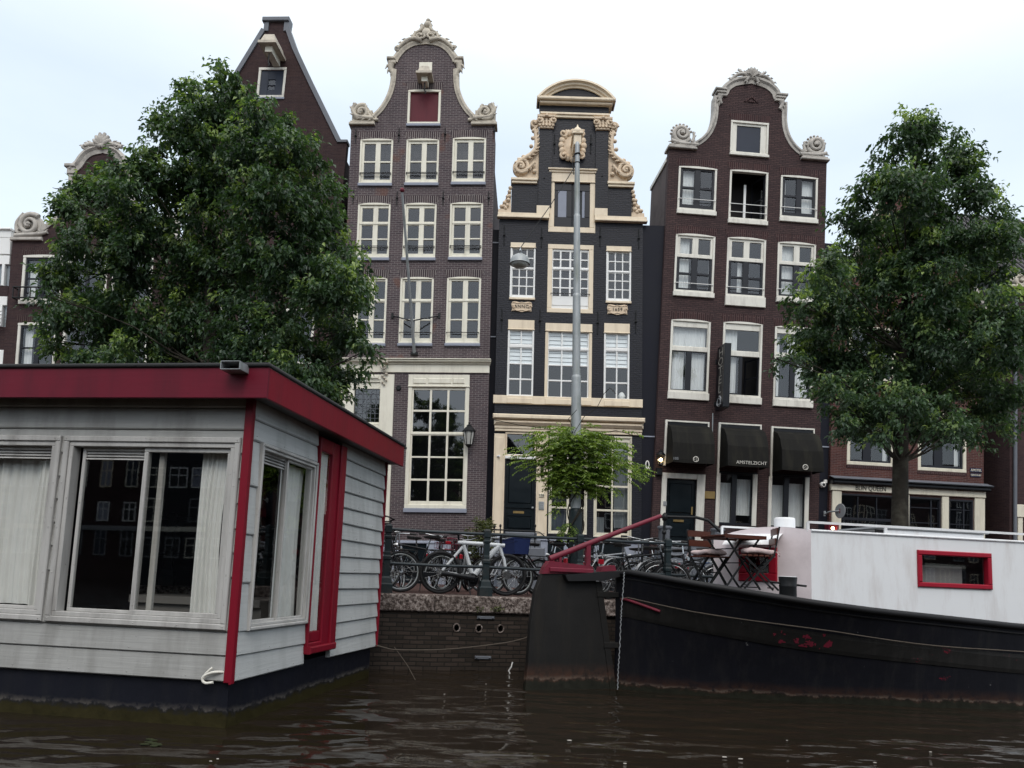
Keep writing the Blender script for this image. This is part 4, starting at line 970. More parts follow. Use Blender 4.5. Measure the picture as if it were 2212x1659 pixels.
q = rect(HH, ZH3, (508, 670), (585, 1330)); m.cbox(r[2], q[2], q[1], q[3], -.1, .05, .02); m.cbox(r[0]-.001, r[2]+.001, r[3], q[3], -.1, .045, .02)
m.build('door_surround', M['trimH'], Ho.root)
m = Ho.mb(); pbox(m, HH, ZH3, 598, 825, 696, 900, .0, .04, .012); m.build('plaque', M['brass'], Ho.root)
for a in ((713, 660, 730, 1150), (1046, 672, 1072, 1150), (1192, 690, 1208, 1170), (1526, 700, 1552, 1175)):
    m = Ho.mb(); pbox(m, HH, ZH3, *a, .016, .06, .01); m.build('white_jamb', M['trimH'], Ho.root)
for i, (x0, x1, yt, yb, f0, f1) in enumerate(((245, 632, 188, 590, .30, .60), (735, 1112, 212, 622, .29, .60), (1218, 1600, 248, 660, .30, .60))):
    a = HH.uv(ZH3(x0, yt)); b = HH.uv(ZH3(x1, yt+14)); vb = HH.uv(ZH3((x0+x1)/2, yb))[1]; vt = (a[1]+b[1])/2
    u0, u1 = a[0]+.05, b[0]; h = vt-vb
    prof = [(.03, vt-.1), (.42, vt-.13*h-.05), (.62, vt-.30*h), (.80, vt-.56*h), (.86, vb+.10), (.86, vb-.02)]
    m = Ho.mb(); pts = []; nn = 8
    for w_, v_ in prof:
        for j in range(nn+1):
            s = j/nn; pts.append((lerp(u0, u1, s), v_-.015*math.sin(s*math.pi), w_))
    fs = [(k*(nn+1)+j, (k+1)*(nn+1)+j, (k+1)*(nn+1)+j+1, k*(nn+1)+j+1) for k in range(len(prof)-1) for j in range(nn)]
    m.add(pts, fs)
    for uu in (u0, u1): m.add([(uu, v_, w_) for w_, v_ in prof]+[(uu, vb-.02, .03)], [tuple(range(len(prof)+1))])
    aw = m.build('awning', M['awning'], Ho.root)
    m = Ho.mb()
    m.cbox(a[0]-.02, a[0]+.05, vb-.05 if i < 1 else vb-.25, vt+.05, 0, .08, .01); m.cbox(b[0]-.0, b[0]+.05, vt-.35, vt+.05, 0, .06, .01); m.box(a[0]+.05, b[0], vt, vt+.05, 0, .05)
    m.build('awning_rail', M['trimH'], aw)
    m = Ho.mb(); m.box(a[0]+.05, b[0], vt-.12, vt-.001, -.12, .015); m.build('awning_box', M['signblack'], aw)
    if i == 1: text(HH, aw, 'AMSTELZICHT', ((u0+u1)/2+.1, vb+.10), .155, .875, 'gold', sp=1.05)
    else:
        m = Ho.mb(); cx = HH.uv(ZH3(520 if i == 0 else 1530, 613+i*32), .87)[0]
        m.tube([(cx+.085*math.cos(k*.449), vb+.10+.085*math.sin(k*.449), .875) for k in range(14)], .016, 6, True)
        for k in range(3): m.tube([(cx+.03*math.cos(k*2.1+1.5), vb+.1+.03*math.sin(k*2.1+1.5), .875), (cx+.05*math.cos(k*2.1+1), vb+.1+.05*math.sin(k*2.1+1), .875)], .016, 5)
        m.build('emblem', M['gold'], aw)
    if i == 0: text(HH, aw, '105', (u0+.1, vb+.09), .13, .875, 'grey')
# projecting HOTEL sign
a = HH.uv(ZH2(650, 1040)); b = HH.uv(ZH2(635, 1545)); su = HH.uv(ZH2(625, 1300), .15)[0]
t = thing('hotel_sign', 'tall black vertical projecting sign reading HOTEL on the dark red brick hotel', 'sign', HH.map((su, b[1], .1)))
m = MB(HH); u0, u1 = su+.02, su+.24; m.cbox(u0, u1, b[1], a[1], .12, .85, .02); m.build('sign_box', M['signblack'], t)
m = MB(HH)
for v in (lerp(b[1], a[1], .12), lerp(b[1], a[1], .8)): m.tube([((u0+u1)/2, v, -.02), ((u0+u1)/2, v, .13)], .03, 6); m.cbox(u0-.02, u1+.02, v-.08, v+.08, 0, .03, .01)
m.build('bracket', M['iron'], t)
hgt = a[1]-b[1]
for i, ch in enumerate('HOTEL'):
    v = a[1]-hgt*(.115+.145*i)
    text(HH, t, ch, (0, 0), .50, 0, 'gold', 'lettering', axis=lambda x, y, z, v=v: (u0-.004-abs(z)*.1, v+y*.82, .485+x*1.25))
m = MB(HH); v = b[1]+hgt*.12
for k in range(3):
    pts = [(u0-.012, v+.17*math.cos(s*.35+k*2.1)*(1-.03*s)-.02*k, .485+.2*math.sin(s*.35+k*2.1)*(1-.03*s)) for s in range(11)]
    m.tube(pts, .024, 6)
m.build('emblem', M['grey'], t)
# wall lamps
def lantern(name, label, H, c, w, mats, k=1.0, lit=False):
    t = thing(name, label, 'wall lamp', H.map((c[0], c[1], 0)))
    m = MB(H); m.lathe([(.10*k, -.22*k), (.16*k, .14*k)], (c[0], c[1], w), (0, 1, 0), 6, False); m.build('glass_body', M[mats], t)
    m = MB(H)
    for i in range(6):
        q = i*math.pi/3+.0; m.tube([(c[0]+.105*k*math.cos(q), c[1]-.22*k, w+.105*k*math.sin(q)), (c[0]+.165*k*math.cos(q), c[1]+.14*k, w+.165*k*math.sin(q))], .012*k, 5)
    m.lathe([(.19*k, .14*k), (.19*k, .17*k), (.10*k, .27*k), (.07*k, .28*k), (.07*k, .32*k), (.02*k, .36*k), (.03*k, .40*k)], (c[0], c[1], w), (0, 1, 0), 8, False)
    m.lathe([(.03*k, -.30*k), (.09*k, -.25*k), (.11*k, -.22*k)], (c[0], c[1], w), (0, 1, 0), 6, False)
    m.tube([(c[0], c[1]+.3*k, w), (c[0]-.02, c[1]+.34*k, w*.5), (c[0]-.02, c[1]+.1*k, .02)], .018, 6)
    m.build('lamp_cage', M['iron'], t)
    if lit: m = MB(H); m.ball((c[0], c[1]-.03*k, w), .075*k); m.build('bulb', M['bulb'], t)
    return t
lantern('wall_lamp', 'black six sided wall lantern beside the tall hall window of the grey brick house', HA, HA.uv(ZA4(1008, 598), .3), .3, 'lens', 1.2)
lantern('wall_lamp', 'small lit wall lantern glowing beside the leftmost awning of the hotel', HH, HH.uv(ZH3(200, 530), .2), .2, 'boatglass', .85, True)
lc = HH.uv(ZH3(185, 640), .1); m = MB(HH); m.cbox(lc[0]-.08, lc[0]+.1, lc[1]-.14, lc[1]+.1, 0, .16, .02); m.build('meter_box', M['iron'], Ho.root)
for (x0, y0, x1, y1) in ((220, 920, 250, 962),):
    m = Ho.mb(); pbox(m, HH, ZH3, x0, y0, x1, y1, .05, .08, .01); m.build('intercom', M['grey'], Ho.root)
# down cable below the sign
m = Ho.mb(); q0 = HH.uv(ZH3(678, 110)); q1 = HH.uv(ZH3(672, 355)); m.tube([(q0[0], q0[1], .02), (q1[0], q1[1], .02)], .02, 6); m.build('cable', M['galv'], Ho.root)
hR = uR; vstrip = HH.uv(ZH3(1700, 40))[1]
strip('passage_wall', 'narrow black wall strip between the hotel and the red brick shop house', HH, uR, uR+.36, vs-3.0, -1.0, -.06, (('bar', HH.uv(ZH3(1700, 415))[1]),))
c = HH.uv(ZH3(1688, 768)); t = thing('security_camera', 'small white round security camera on the black wall strip beside the hotel', 'camera', HH.map((c[0], c[1], 0)))
m = MB(HH); m.lathe([(.09, .0), (.10, .04), (.10, .12), (.07, .15)], (c[0], c[1], -.05), (0, 0, 1), 14); m.build('camera_housing', M['white'], t)
m = MB(HH); m.lathe([(.055, .14), (.05, .155), (.01, .16)], (c[0], c[1], -.05), (0, 0, 1), 12); m.build('lens', M['signblack'], t)
m = MB(HH); m.cbox(c[0]+.05, c[0]+.16, c[1]+.06, c[1]+.18, -.05, .03, .01); m.build('junction_box', M['white'], t)
# flag pole of the grey brick house
a = HA.uv(ZA3(640, 1552), .05); b = HA.uv(ZA3(628, 1328), .55); e = HA.uv(ZA3(558, 468), 2.3)
t = thing('flag_pole', 'bare grey flagpole slanting out from the front of the grey brick house', 'flagpole', HA.map((a[0], a[1], 0)))
m = MB(HA); m.tube([(a[0], a[1], .06), (e[0], e[1], 2.3)], [.055, .038], 8); m.build('pole', M['galv'], t)
m = MB(HA); m.ball((e[0], e[1]+.06, 2.32), .08); m.build('knob', M['redgloss'] if 0 else M['bargered'], t)
m = MB(HA); m.cbox(a[0]-.12, a[0]+.12, a[1]-.08, a[1]+.02, 0, .1, .02); m.build('foot_bracket', M['iron'], t)
m = MB(HA); s_ = .21
pm = (lerp(a[0], e[0], s_), lerp(a[1], e[1], s_), lerp(.06, 2.3, s_))
for q in ((492, 1302), (808, 1302)): g = HA.uv(ZA3(*q)); m.tube([(g[0], g[1], .0), pm], .022, 6); m.cbox(g[0]-.04, g[0]+.04, g[1]-.1, g[1]+.1, 0, .03, .01)
m.build('stay', M['iron'], t)

# ================================================================== shop house with pale ground floor
HQ = facade((1800, 860), (2122, 880), (1790, 1131), (2126, 1149), 26.7, 8)
Q = House(HQ, 'shop_house', 'red brick house behind the right tree with pale shopfront lettered BLIN QUEEN', 'house')
uL = HQ.uv((1793, 1040))[0]; uR = HQ.uv((2125, 1040))[0]; uc = (uL+uR)/2
ve = HQ.uv((1810, 640))[1]
kq = dict(frame='trimQ', ft=.12)
cq = [(.09, .345), (.52, .90)]
for tl, br in (((372, 160), (842, 748)), ((1086, 170), (1572, 808))):
    Q.window(tl, br, ZR, [(cq, [(.10, .45)], 'blacksash'), (cq, [(.52, .90)], 'blacksash')], curtains=[(.38, .1, .50, .9), (.84, .1, .92, .9)], sill=('brickH_s', .12, .0), **kq)
r1_ = rect(HQ, ZR, (372, 160), (842, 748)); r2_ = rect(HQ, ZR, (1086, 170), (1572, 808)); dv = 3.0
for base in (r1_, r2_):
    for k in (1,):
        u0, v0, u1, v1 = base; v0 += dv*k; v1 += dv*k
        Q.holes.append([(u0, v0), (u1, v0), (u1, v1), (u0, v1)])
        m = Q.mb()
        for q in ((u0, u0+.12, v0+.12, v1-.12), (u1-.12, u1, v0+.12, v1-.12), (u0, u1, v0, v0+.12), (u0, u1, v1-.12, v1)): m.cbox(*q, -.12, .015, .012)
        w = m.build('window', M['trimQ'], Q.root)
        m = Q.mb(); um = (u0+u1)/2; m.box(um-.04, um+.04, v0+.12, v1-.12, -.1, -.03); m.box(u0+.12, u1-.12, lerp(v0, v1, .62)-.03, lerp(v0, v1, .62)+.03, -.101, -.031); m.build('sash', M['blacksash'], w)
        m = Q.mb(); m.quad((u0, v0, -.06), (u1, v0, -.06), (u1, v1, -.06), (u0, v1, -.06)); m.build('pane', M['glass'], w)
apex = HQ.uv((1990, 372))[1]
for tl, br in (((292, 1012), (965, 1290)), ((988, 1045), (1312, 1372)), ((1392, 1072), (1640, 1378))):
    big = tl[0] == 292
    cols = [(.03, .27), (.285, .55), (.565, .97)] if big else [(.08, .70), (.74, .93)] if tl[0] == 988 else [(.1, .62), (.68, .9)]
    rows = [(.06, .90)] if big else [(.06, .28), (.31, .72), (.74, .95)]
    Q.window(tl, (br[0], br[1]+(230 if big else 200)), ZR, [(cols, [(.05, .5), (.56, .95)] if big else [(.05, .2), (.22, .5), (.52, .95)], 'blacksash')], ft=.06, frame='blacksash', pane='glassdark', name='shop_window')
m = Q.mb(); g = lambda y: HQ.uv(ZR(980, y))[1]
m.cbox(uL+.0, uR+.02, g(1025), g(958), -.05, .10, .02)
fas = m.build('fascia', M['trimQ'], Q.root)
m = Q.mb(); m.cbox(uL-.02, uR+.10, g(958), g(922), -.05, .26, .03); m.cbox(uL-.05, uR+.14, g(922), g(908), -.05, .34, .01); m.build('cornice', M['signblack'], Q.root)
m = Q.mb(); m.add([(uL-.05, g(908), .33), (uR+.14, g(908), .33), (uR+.14, g(875), .0), (uL-.05, g(875), .0)], [(0, 1, 2, 3)]); m.build('lead_flashing', M['lead'], Q.root)
c = HQ.uv(ZR(605, 962), .1)
text(HQ, fas, 'BLIN QUEEN', (c[0], c[1]-.015), .235, .104, 'ink', sx=.86)
for x0, x1 in ((205, 300), (1318, 1388), (1648, 1752)):
    m = Q.mb(); a = HQ.uv(ZR(x0, 1180)); b = HQ.uv(ZR(x1, 1180)); m.cbox(a[0], b[0], -.3, g(1026), -.05, .06, .015); m.build('pilaster', M['trimQ'], Q.root)
m = Q.mb(); q = rect(HQ, ZR, (965, 1040), (990, 1100)); m.cbox(q[0], q[2], -.3, g(1026), -.05, .05, .012)
m.build('pilaster', M['trimQ'], Q.root)
Q.wall([(uL, -.5), (uR, -.5), (uR, ve), (uc+.4, apex), (uc-.4, apex), (uL, ve)], 'brickQ')
m = Q.mb(); m.band([(uL-.05, ve-.05), (uc-.42, apex+.03)], -.06, .06, -.3, .06); m.band([(uc+.42, apex+.03), (uR+.05, ve-.05)], -.06, .06, -.3, .06); m.build('gable_coping', M['stone'], Q.root)
Q.body(uL, uR, ve-.8, ve+1.5, uc, 'brickS', vr=ve-.1)
c = HQ.uv(ZR(1665, 803)); t = thing('street_sign', 'small dark blue street name plates on the red brick wall above the shopfront', 'sign', HQ.map((c[0], c[1], 0)))
m = MB(HQ); pbox(m, HQ, ZR, 1608, 757, 1724, 806, .0, .03, .005); m.build('name_plate', M['signblue'], t)
m = MB(HQ); pbox(m, HQ, ZR, 1612, 812, 1712, 852, .0, .03, .005); m.build('district_plate', M['signblue'], t)
text(HQ, t, 'AMSTEL', HQ.uv(ZR(1665, 782)), .12, .033, 'trimQ'); text(HQ, t, 'CENTRUM', HQ.uv(ZR(1662, 832)), .085, .033, 'trimQ')
c = HQ.uv(ZR(296, 1192), .6); t = thing('round_sign', 'grey round sign disc on a bracket seen nearly edge-on before the pale shopfront', 'sign', HQ.map((c[0], c[1], 0)))
m = MB(HQ); ax = Vec((-.93, 0, .16)).normalized(); m.lathe([(.24, -.012), (.25, 0), (.24, .012)], (c[0], c[1], .6), ax, 24, False); m.build('disc', M['grey'], t)
m = MB(HQ); m.box(c[0]-.022, c[0]-.014, c[1]-.08, c[1]+.08, .58, .62); m.build('sign_mark', M['bargered'], t)
m = MB(HQ); m.tube([(c[0]-.22, c[1]-.1, .02), (c[0]-.22, c[1]-.02, .3), (c[0]-.01, c[1], .58)], .03, 6); m.tube([(c[0]-.22, c[1]-.15, .02), (c[0]-.22, c[1]+.02, .02)], .04, 6); m.build('bracket', M['galv'], t)
qR = uR
c = HQ.uv((1799, 1141), .3); t = thing('wall_lamp', 'tiny red framed lamp glowing on the pale shopfront pilaster above the barge rail', 'wall lamp', HQ.map((c[0], c[1], 0)))
m = MB(HQ); m.ball((c[0], c[1], .3), .055); m.build('bulb', M['bulb'], t)
m = MB(HQ)
for x in (-.15, .15): m.box(c[0]+x-.03, c[0]+x+.03, c[1]-.16, c[1]+.16, .1, .36)
m.box(c[0]-.119, c[0]+.119, c[1]-.16, c[1]-.1, .1, .36); m.box(c[0]-.119, c[0]+.119, c[1]+.1, c[1]+.16, .1, .36); m.box(c[0]-.119, c[0]+.119, c[1]-.099, c[1]+.099, .02, .12); m.build('lamp_box', M['bargered'], t)

# ================================================================== left bell gable house behind the tree
HL = facade((27, 519), (392, 523), (-16, 1000), (370, 1004), 26.9, -3)
L = House(HL, 'canal_house', 'dark maroon brick house with white gable scroll and shell left of the big tree')
uL = HL.uv(ZW(100, 700))[0]; uc = HL.uv((223, 316))[0]; uR = 2*uc-uL
a = HL.uv(ZW(200, 300)); vs = a[1]
cl = [(.11, .44), (.56, .89)]
kl = dict(frame='trimH', ft=.10, lintel='brickL_s')
for tl, br, o in (((252, 445), (640, 935), True), ((195, 1165), (575, 1690), False)):
    r = rect(HL, ZW, tl, br); pit = (uR-uL)/3.0
    w = L.window(tl, br, ZW, [(cl, [(.11, .50), (.53, .93)], 'blacksash')], arch=.03, sill=('trimH', .15, .07), curtains=[(.11, .08, .3, .95)], **kl)
    if o:
        m = L.mb(); y0, y1 = r[1]+.02, lerp(r[1], r[3], .24)
        for v in (y0, y1): m.tube([(r[0]-.12, v, .25), (r[2]+.12, v, .25)], .03, 6)
        for k in range(9): x = lerp(r[0]-.1, r[2]+.1, k/8); m.tube([(x, y0, .25), (x, y1, .25)], .022, 6)
        for x in (r[0]-.12, r[2]+.12):
            for v in (y0, y1): m.tube([(x, v, 0), (x, v, .25)], .025, 6)
        m.build('balcony_rail', M['iron'], L.root)
    # second and third column partly seen through the tree
    for k in (1, 2):
        du = 1.67*k
        Q_h = [(r[0]+du, r[1]), (r[2]+du, r[1]), (r[2]+du, r[3]), (r[0]+du, r[3])]
        if r[2]+du > uR-.2: continue
        L.holes.append(Q_h); m = L.mb()
        for q in ((r[0]+du, r[0]+du+.1, r[1]+.1, r[3]-.1), (r[2]+du-.1, r[2]+du, r[1]+.1, r[3]-.1), (r[0]+du, r[2]+du, r[1], r[1]+.1), (r[0]+du, r[2]+du, r[3]-.1, r[3])): m.cbox(*q, -.12, .015, .012)
        w = m.build('window', M['trimH'], L.root)
        m = L.mb(); x = (r[0]+r[2])/2+du; m.box(x-.06, x+.06, r[1]+.1, r[3]-.1, -.1, -.03); m.build('sash', M['blacksash'], w)
        m = L.mb(); m.quad((r[0]+du, r[1], -.06), (r[2]+du, r[1], -.06), (r[2]+du, r[3], -.06), (r[0]+du, r[3], -.06)); m.build('pane', M['glass'], w)
m = L.mb()
lp = smoothpath(P(HL, ZL, [(235, 648), (290, 612), (345, 560), (390, 490), (415, 410), (425, 340), (432, 285), (470, 248), (500, 205), (545, 170), (620, 152)]), 3)
lp[-1] = (uc, lp[-1][1]); lp = [(min(p[0], uc), p[1]) for p in lp]; rp = mirror(lp, uc)
L.wall([(uL, -.5), (uR, -.5), (uR, vs), (rp[-1][0], vs)] + rp[::-1] + lp[::-1][1:] + [(lp[0][0], vs), (uL, vs)], 'brickL')
m.band(lp[:18], 0, 0, 0, 0, [(q[0]*.6, q[1]*.8) for q in prof_] if 0 else [(.06, -.3), (.06, .06), (-.1, .04), (-.1, -.3)]); m.band(rp[-18:], 0, 0, 0, 0, [(.06, -.3), (.06, .06), (-.1, .04), (-.1, -.3)])
m.band(lp[18:]+rp[1:-18], 0, 0, 0, 0, [(.12, -.3), (.12, .1), (.02, .14), (-.06, .06), (-.2, .04), (-.2, -.3)])
for sg in (-1, 1):
    bx = uc+sg*(uc-lp[19][0]); bv = lp[19][1]; a, b = sorted((bx+sg*.28, bx-sg*.12)); m.cbox(a, b, bv, bv+.12, -.3, .16, .02); a, b = sorted((bx+sg*.2, bx-sg*.1)); m.cbox(a, b, bv-.25, bv, -.3, .1, .02)
m.build('gable_coping', M['stone'], L.root)
for sg in (-1, 1):
    m = L.mb(); e = uL if sg < 0 else uR; a, b = sorted((e+sg*.03, e-sg*1.15)); m.cbox(a, b, vs, vs+.12, -.4, .12, .02)
    cx = e-sg*.62; scroll(m, (cx, vs+.62), .42, 1.7, -sg, .8, .1, .0); m.prism([(cx-.5, vs+.12), (cx+.5, vs+.12), (cx+.38, vs+.5), (cx-.38, vs+.5)], -.22, .0)
    frond(m, [(cx+sg*.5, vs+.18), (cx+sg*.1, vs+.22), (cx-sg*.4, vs+.25), (cx-sg*.7, vs+.32)], .09, .06, .05, 6, 1, 1.0)
    frond(m, [(cx+sg*.45, vs+.3), (cx+sg*.48, vs+.7), (cx+sg*.25, vs+1.05)], .08, .05, .03, 4, sg, 1.0)
    m.build('gable_scroll', M['stone'], L.root)
m = L.mb(); t_ = lp[-1][1]; shell(m, (uc, t_), .56, 6, 40, 140, .06, .10)
for sg in (-1, 1): frond(m, [(uc, t_+.02), (uc+sg*.4, t_+.1), (uc+sg*.75, t_-.02)], .12, .07, .08, 5, sg, 1.0); scroll(m, (uc+sg*.6, t_+.02), .14, 1.2, sg, 1, .06, .06, False)
m.build('gable_crest', M['stone'], L.root)
L.body(uL, uR, vs-1.2, vs+.9, uc, 'brickS', vr=vs-.12)
lR = uR; lL = uL

# ================================================================== spout gable
HS = facade((560, 320), (735, 322), (400, 1100), (740, 1104), 26.5, -3)
S = House(HS, 'canal_house', 'dark brown brick house with pointed spout gable rising behind the big tree')
wr = rect(HS, ZA1, (312, 457), (472, 660))
S.window((312, 457), (478, 658), ZA1, [([(.36, .62)], [(.38, .56), (.58, .72)], 'hatchblue')], ft=.09, frame='trimH', sill=('sill', .08, .03), name='attic_window')
ps = P(HS, ZA1, [(343, 135), (512, 135), (512, 200), (496, 205), (540, 330), (640, 545), (840, 955), (905, 955), (905, 3000)])
pl = P(HS, ZA1, [(352, 205), (300, 290), (190, 470)])
du = pl[2][0]-pl[1][0]; dv_ = pl[2][1]-pl[1][1]; kx = (pl[2][1]-ps[6][1])/(-dv_)
lfoot = (pl[2][0]+du*kx, ps[6][1])
rE = HA.uv((757, 400)); 
uRS = ps[7][0]
lft = min(lfoot[0], ps[6][0]-4.5)
for fu in (.2, .5, .8):
    for v0 in (1.3, 4.4, 7.4):
        uc_ = lerp(lft, uRS, fu); u0, u1, v1 = uc_-.55, uc_+.55, v0+2.0
        S.holes.append([(u0, v0), (u1, v0), (u1, v1), (u0, v1)]); m = S.mb()
        for q in ((u0, u0+.09, v0+.09, v1-.09), (u1-.09, u1, v0+.09, v1-.09), (u0, u1, v0, v0+.09), (u0, u1, v1-.09, v1)): m.cbox(*q, -.12, .015, .012)
        w = m.build('window', M['trimH'], S.root)
        m = S.mb(); m.box(uc_-.05, uc_+.05, v0+.09, v1-.09, -.1, -.03); m.box(u0+.09, uc_-.05, v0+1.25, v0+1.31, -.1, -.03); m.box(uc_+.05, u1-.09, v0+1.25, v0+1.31, -.1, -.03); m.build('sash', M['blacksash'], w)
        m = S.mb(); m.quad((u0, v0, -.06), (u1, v0, -.06), (u1, v1, -.06), (u0, v1, -.06)); m.build('pane', M['glass'], w)
S.wall([(lft, -.5), (uRS, -.5), (uRS, ps[7][1]), (ps[6][0], ps[6][1]), (ps[3][0], ps[3][1]), (ps[3][0], ps[1][1]), (pl[0][0], ps[0][1]), (pl[0][0], pl[0][1]), (lfoot[0], lfoot[1]), (lft, lfoot[1])], 'brickS')
m = S.mb()
m.band([(ps[3][0], ps[3][1]), ps[4], ps[5], ps[6]], -.02, .14, -.25, .06); m.band([lfoot, pl[2], pl[0]], -.02, .14, -.25, .06)
m.cbox(ps[0][0]-.02, ps[1][0]+.04, ps[0][1]-.10, ps[0][1]+.06, -.3, .12, .02)
m.cbox(pl[0][0]-.05, pl[0][0]+.13, pl[0][1]-.05, ps[0][1]-.1, -.25, .05, .01); m.cbox(ps[3][0]-.1, ps[3][0]+.1, ps[3][1]-.05, ps[0][1]-.1, -.25, .05, .01)
m.cbox(ps[6][0], uRS+.02, ps[7][1]-.05, ps[7][1]+.05, -.3, .06, .01)
m.build('gable_coping', M['lead'], S.root)
hoist(S, HS.uv(ZA1(385, 268), .8), 1.35, 'stoneA')
S.body(lft, uRS, lfoot[1]-.6, ps[1][1]-2.0, (ps[0][0]+ps[1][0])/2, 'brickS')

# ================================================================== white building far left and dark building far right
HW = facade((-120, 498), (24, 500), (-150, 1000), (-10, 1004), 27.2, -3)
W = House(HW, 'office_building', 'white panelled building with strip windows at the far left edge', 'building')
v = lambda y: HW.uv(ZW(20, y))[1]
uR = HW.uv(ZW(80, 900))[0]; uL = uR-7
m = W.mb(); m.box(uL, uR, -.5, v(165), -6, -.12); m.build('wall', M['grey'], W.root)
m = W.mb()
for a, b in ((165, 262), (265, 440), (452, 548), (890, 985), (1460, 1700)): m.cbox(uL, uR, v(b), v(a), -.12, .02, .01)
m.cbox(uL, uR+.02, v(185), v(165), -.1, .1, .02)
for k in range(5): x = uR-.16-1.6*k; m.cbox(x-.10, x, v(775), v(548), -.1, .03, .01); m.cbox(x-.10, x, v(1210), v(985), -.1, .03, .01)
m.build('panel', M['white'], W.root)
m = W.mb(); m.box(uL, uR, v(885), v(775), -.1, .0); m.box(uL, uR, v(1460), v(1215), -.1, .0); m.build('brick_band', M['brickL'], W.root)
for a, b in ((548, 775), (985, 1215)):
    m = W.mb(); m.quad((uL, v(b), -.06), (uR, v(b), -.06), (uR, v(a), -.06), (uL, v(a), -.06)); m.build('pane', M['glass'], W.root)
m = W.mb()
for k in range(4): m.tube([(uL, v(1070+k*38), .3), (uR+.05, v(1070+k*38), .3)], .03, 6)
m.build('balcony_rail', M['white'], W.root)
m = W.mb(); c = HW.uv(ZW(55, 150), -1.5); m.cbox(c[0]-.5, c[0]+.3, v(165), v(140), -2.5, -1.5, .05)
for k in range(4): m.box(c[0]+.6, c[0]+1.1, v(160)+k*.1, v(160)+k*.1+.05, -2.4, -1.6)
m.build('roof_vent', M['lead'], W.root)

HD = facade((2152, 620), (2330, 632), (2152, 1110), (2330, 1122), 27.2, 10)
D = House(HD, 'dark_house', 'dark house with glazed tile roof and white eave ornament at the far right edge', 'house')
ZD = Z(2340, 540, 2.074)
uL = HD.uv(ZD(262, 700))[0]; uR = uL+6; ve = HD.uv(ZD(300, 345))[1]
m = D.mb(); m.box(uL, uR, -.5, ve, -6, 0); m.build('wall', M['brickL'], D.root)
m = D.mb(); r0 = HD.uv(ZD(250, 292)); r1 = HD.uv(ZD(332, 88))
m.add([(uL-.25, ve-.02, .3), (uR, ve-.02, .3), (uR, ve+5.0, -4.5), (uL-.25, ve+5.0, -4.5), (uL-.25, ve-.2, .25), (uR, ve-.2, .25), (uR, ve-.2, -4.5), (uL-.25, ve-.2, -4.5)], [(0, 1, 2, 3), (4, 7, 6, 5), (0, 4, 5, 1), (0, 3, 7, 4), (2, 6, 7, 3)])
for k in range(24): x = uL-.2+.26*k; m.tube([(x, ve, .33), (x, ve+5, -4.42)], .07, 6)
m.build('roof', M['tile'], D.root)
m = D.mb(); c = HD.uv(ZD(300, 310), .2)
scroll(m, (c[0], c[1]), .25, 1.5, 1, 0, .08, .3); scroll(m, (c[0]+.45, c[1]-.05), .2, 1.5, -1, 0, .07, .3)
for k in range(8): m.ball((c[0]-.3+.13*k, c[1]-.22, .35), .09, 8, 6)
m.build('eave_ornament', M['stoneA'], D.root)
m = D.mb(); q = HD.uv(ZD(320, 1465)); m.cbox(q[0]-.3, q[0]+3, q[1]-.25, q[1]+.2, -.05, .1, .02); m.cbox(q[0]-.2, q[0], -.3, q[1]-.25, -.05, .06, .01); m.build('shop_trim', M['trimQ'], D.root)
m = D.mb(); m.tube([(uL+.15, -.3, .08), (uL+.15, ve-.3, .08)], .06, 8); m.build('drainpipe', M['lead'], D.root)
# alley building
a = HD.map((uL-1.3, 0, -2.2)); t = thing('alley_house', 'dark brown brick house front set back in the alley at the right', 'house', a)
m = MB(HD); m.box(uL-3.2, uL-.01, -.5, ve-1.0, -6, -2.2); m.build('wall', M['brickL'], t)
m = MB(HD); m.prism([(uL-3.2, ve-1.0), (uL-.01, ve-1.0), (uL-1.6, ve+1.2)], -6, -2.2); m.build('roof', M['tile'], t)
for k in (0, 1):
    m = MB(HD); m.box(uL-2.4, uL-1.3, 4.0+3*k, 5.8+3*k, -2.25, -2.18); m.build('window', M['blacksash'], t)
# ------------------------------------------------------------------ setting
def struct(name, mb, mat):
    o = mb.build(name, M[mat]); o['kind'] = 'structure'; return o
QD = rad(13.5)
qa = at_z(820, 1280, STREET); q0 = Vec((-2.0, 12.05, 0)); qd = Vec((math.cos(QD), math.sin(QD), 0)); qn = Vec((math.sin(QD), -math.cos(QD), 0))
def qp(s, d, z): return q0 + qd*s - qn*d + Vec((0, 0, z))        # s along the quay, d inland
m = MB()
pts = [qp(-60, .5, STREET), qp(60, .5, STREET), Vec((300, 400, STREET)), Vec((-300, 400, STREET))]
m.add(pts, [(0, 1, 2, 3)]); struct('street', m, 'paving')
QF = Frame(q0 + Vec((0, 0, 0)), qd, Vec((0, 0, 1)), qn)      # quay face frame
# quay wall
t = thing('quay_wall', 'old wet brick quay wall topped with speckled coping stones', 'quay wall', q0)
m = MB(QF); m.holed([(-40, -1.5), (40, -1.5), (40, STREET-.27), (-40, STREET-.27)],
    [[(QF.uv(ZQ_)[0]+.045*math.cos(k*.5236), QF.uv(ZQ_)[1]+.055*math.sin(k*.5236)) for k in range(12)] for ZQ_ in [Z(900, 1220, 3.77)(*q) for q in ((812, 1180), (1017, 1188), (1217, 1190))]], -.5, -.03)
m.build('brick_face', M['quaybrick'], t)
ZQ = Z(900, 1220, 3.77)
js = sorted([QF.uv(ZQ(612, 900))[0]+1.62*k for k in range(-10, 14)])
for a, b in zip(js[:-1], js[1:]):
    m = MB(QF); j = R_.uniform(-.012, .012); m.cbox(a+.006, b-.006, STREET-.265, STREET+.004+j*.3, -.56, .03+j, .022); m.build('coping_stone', M['kerb'], t)
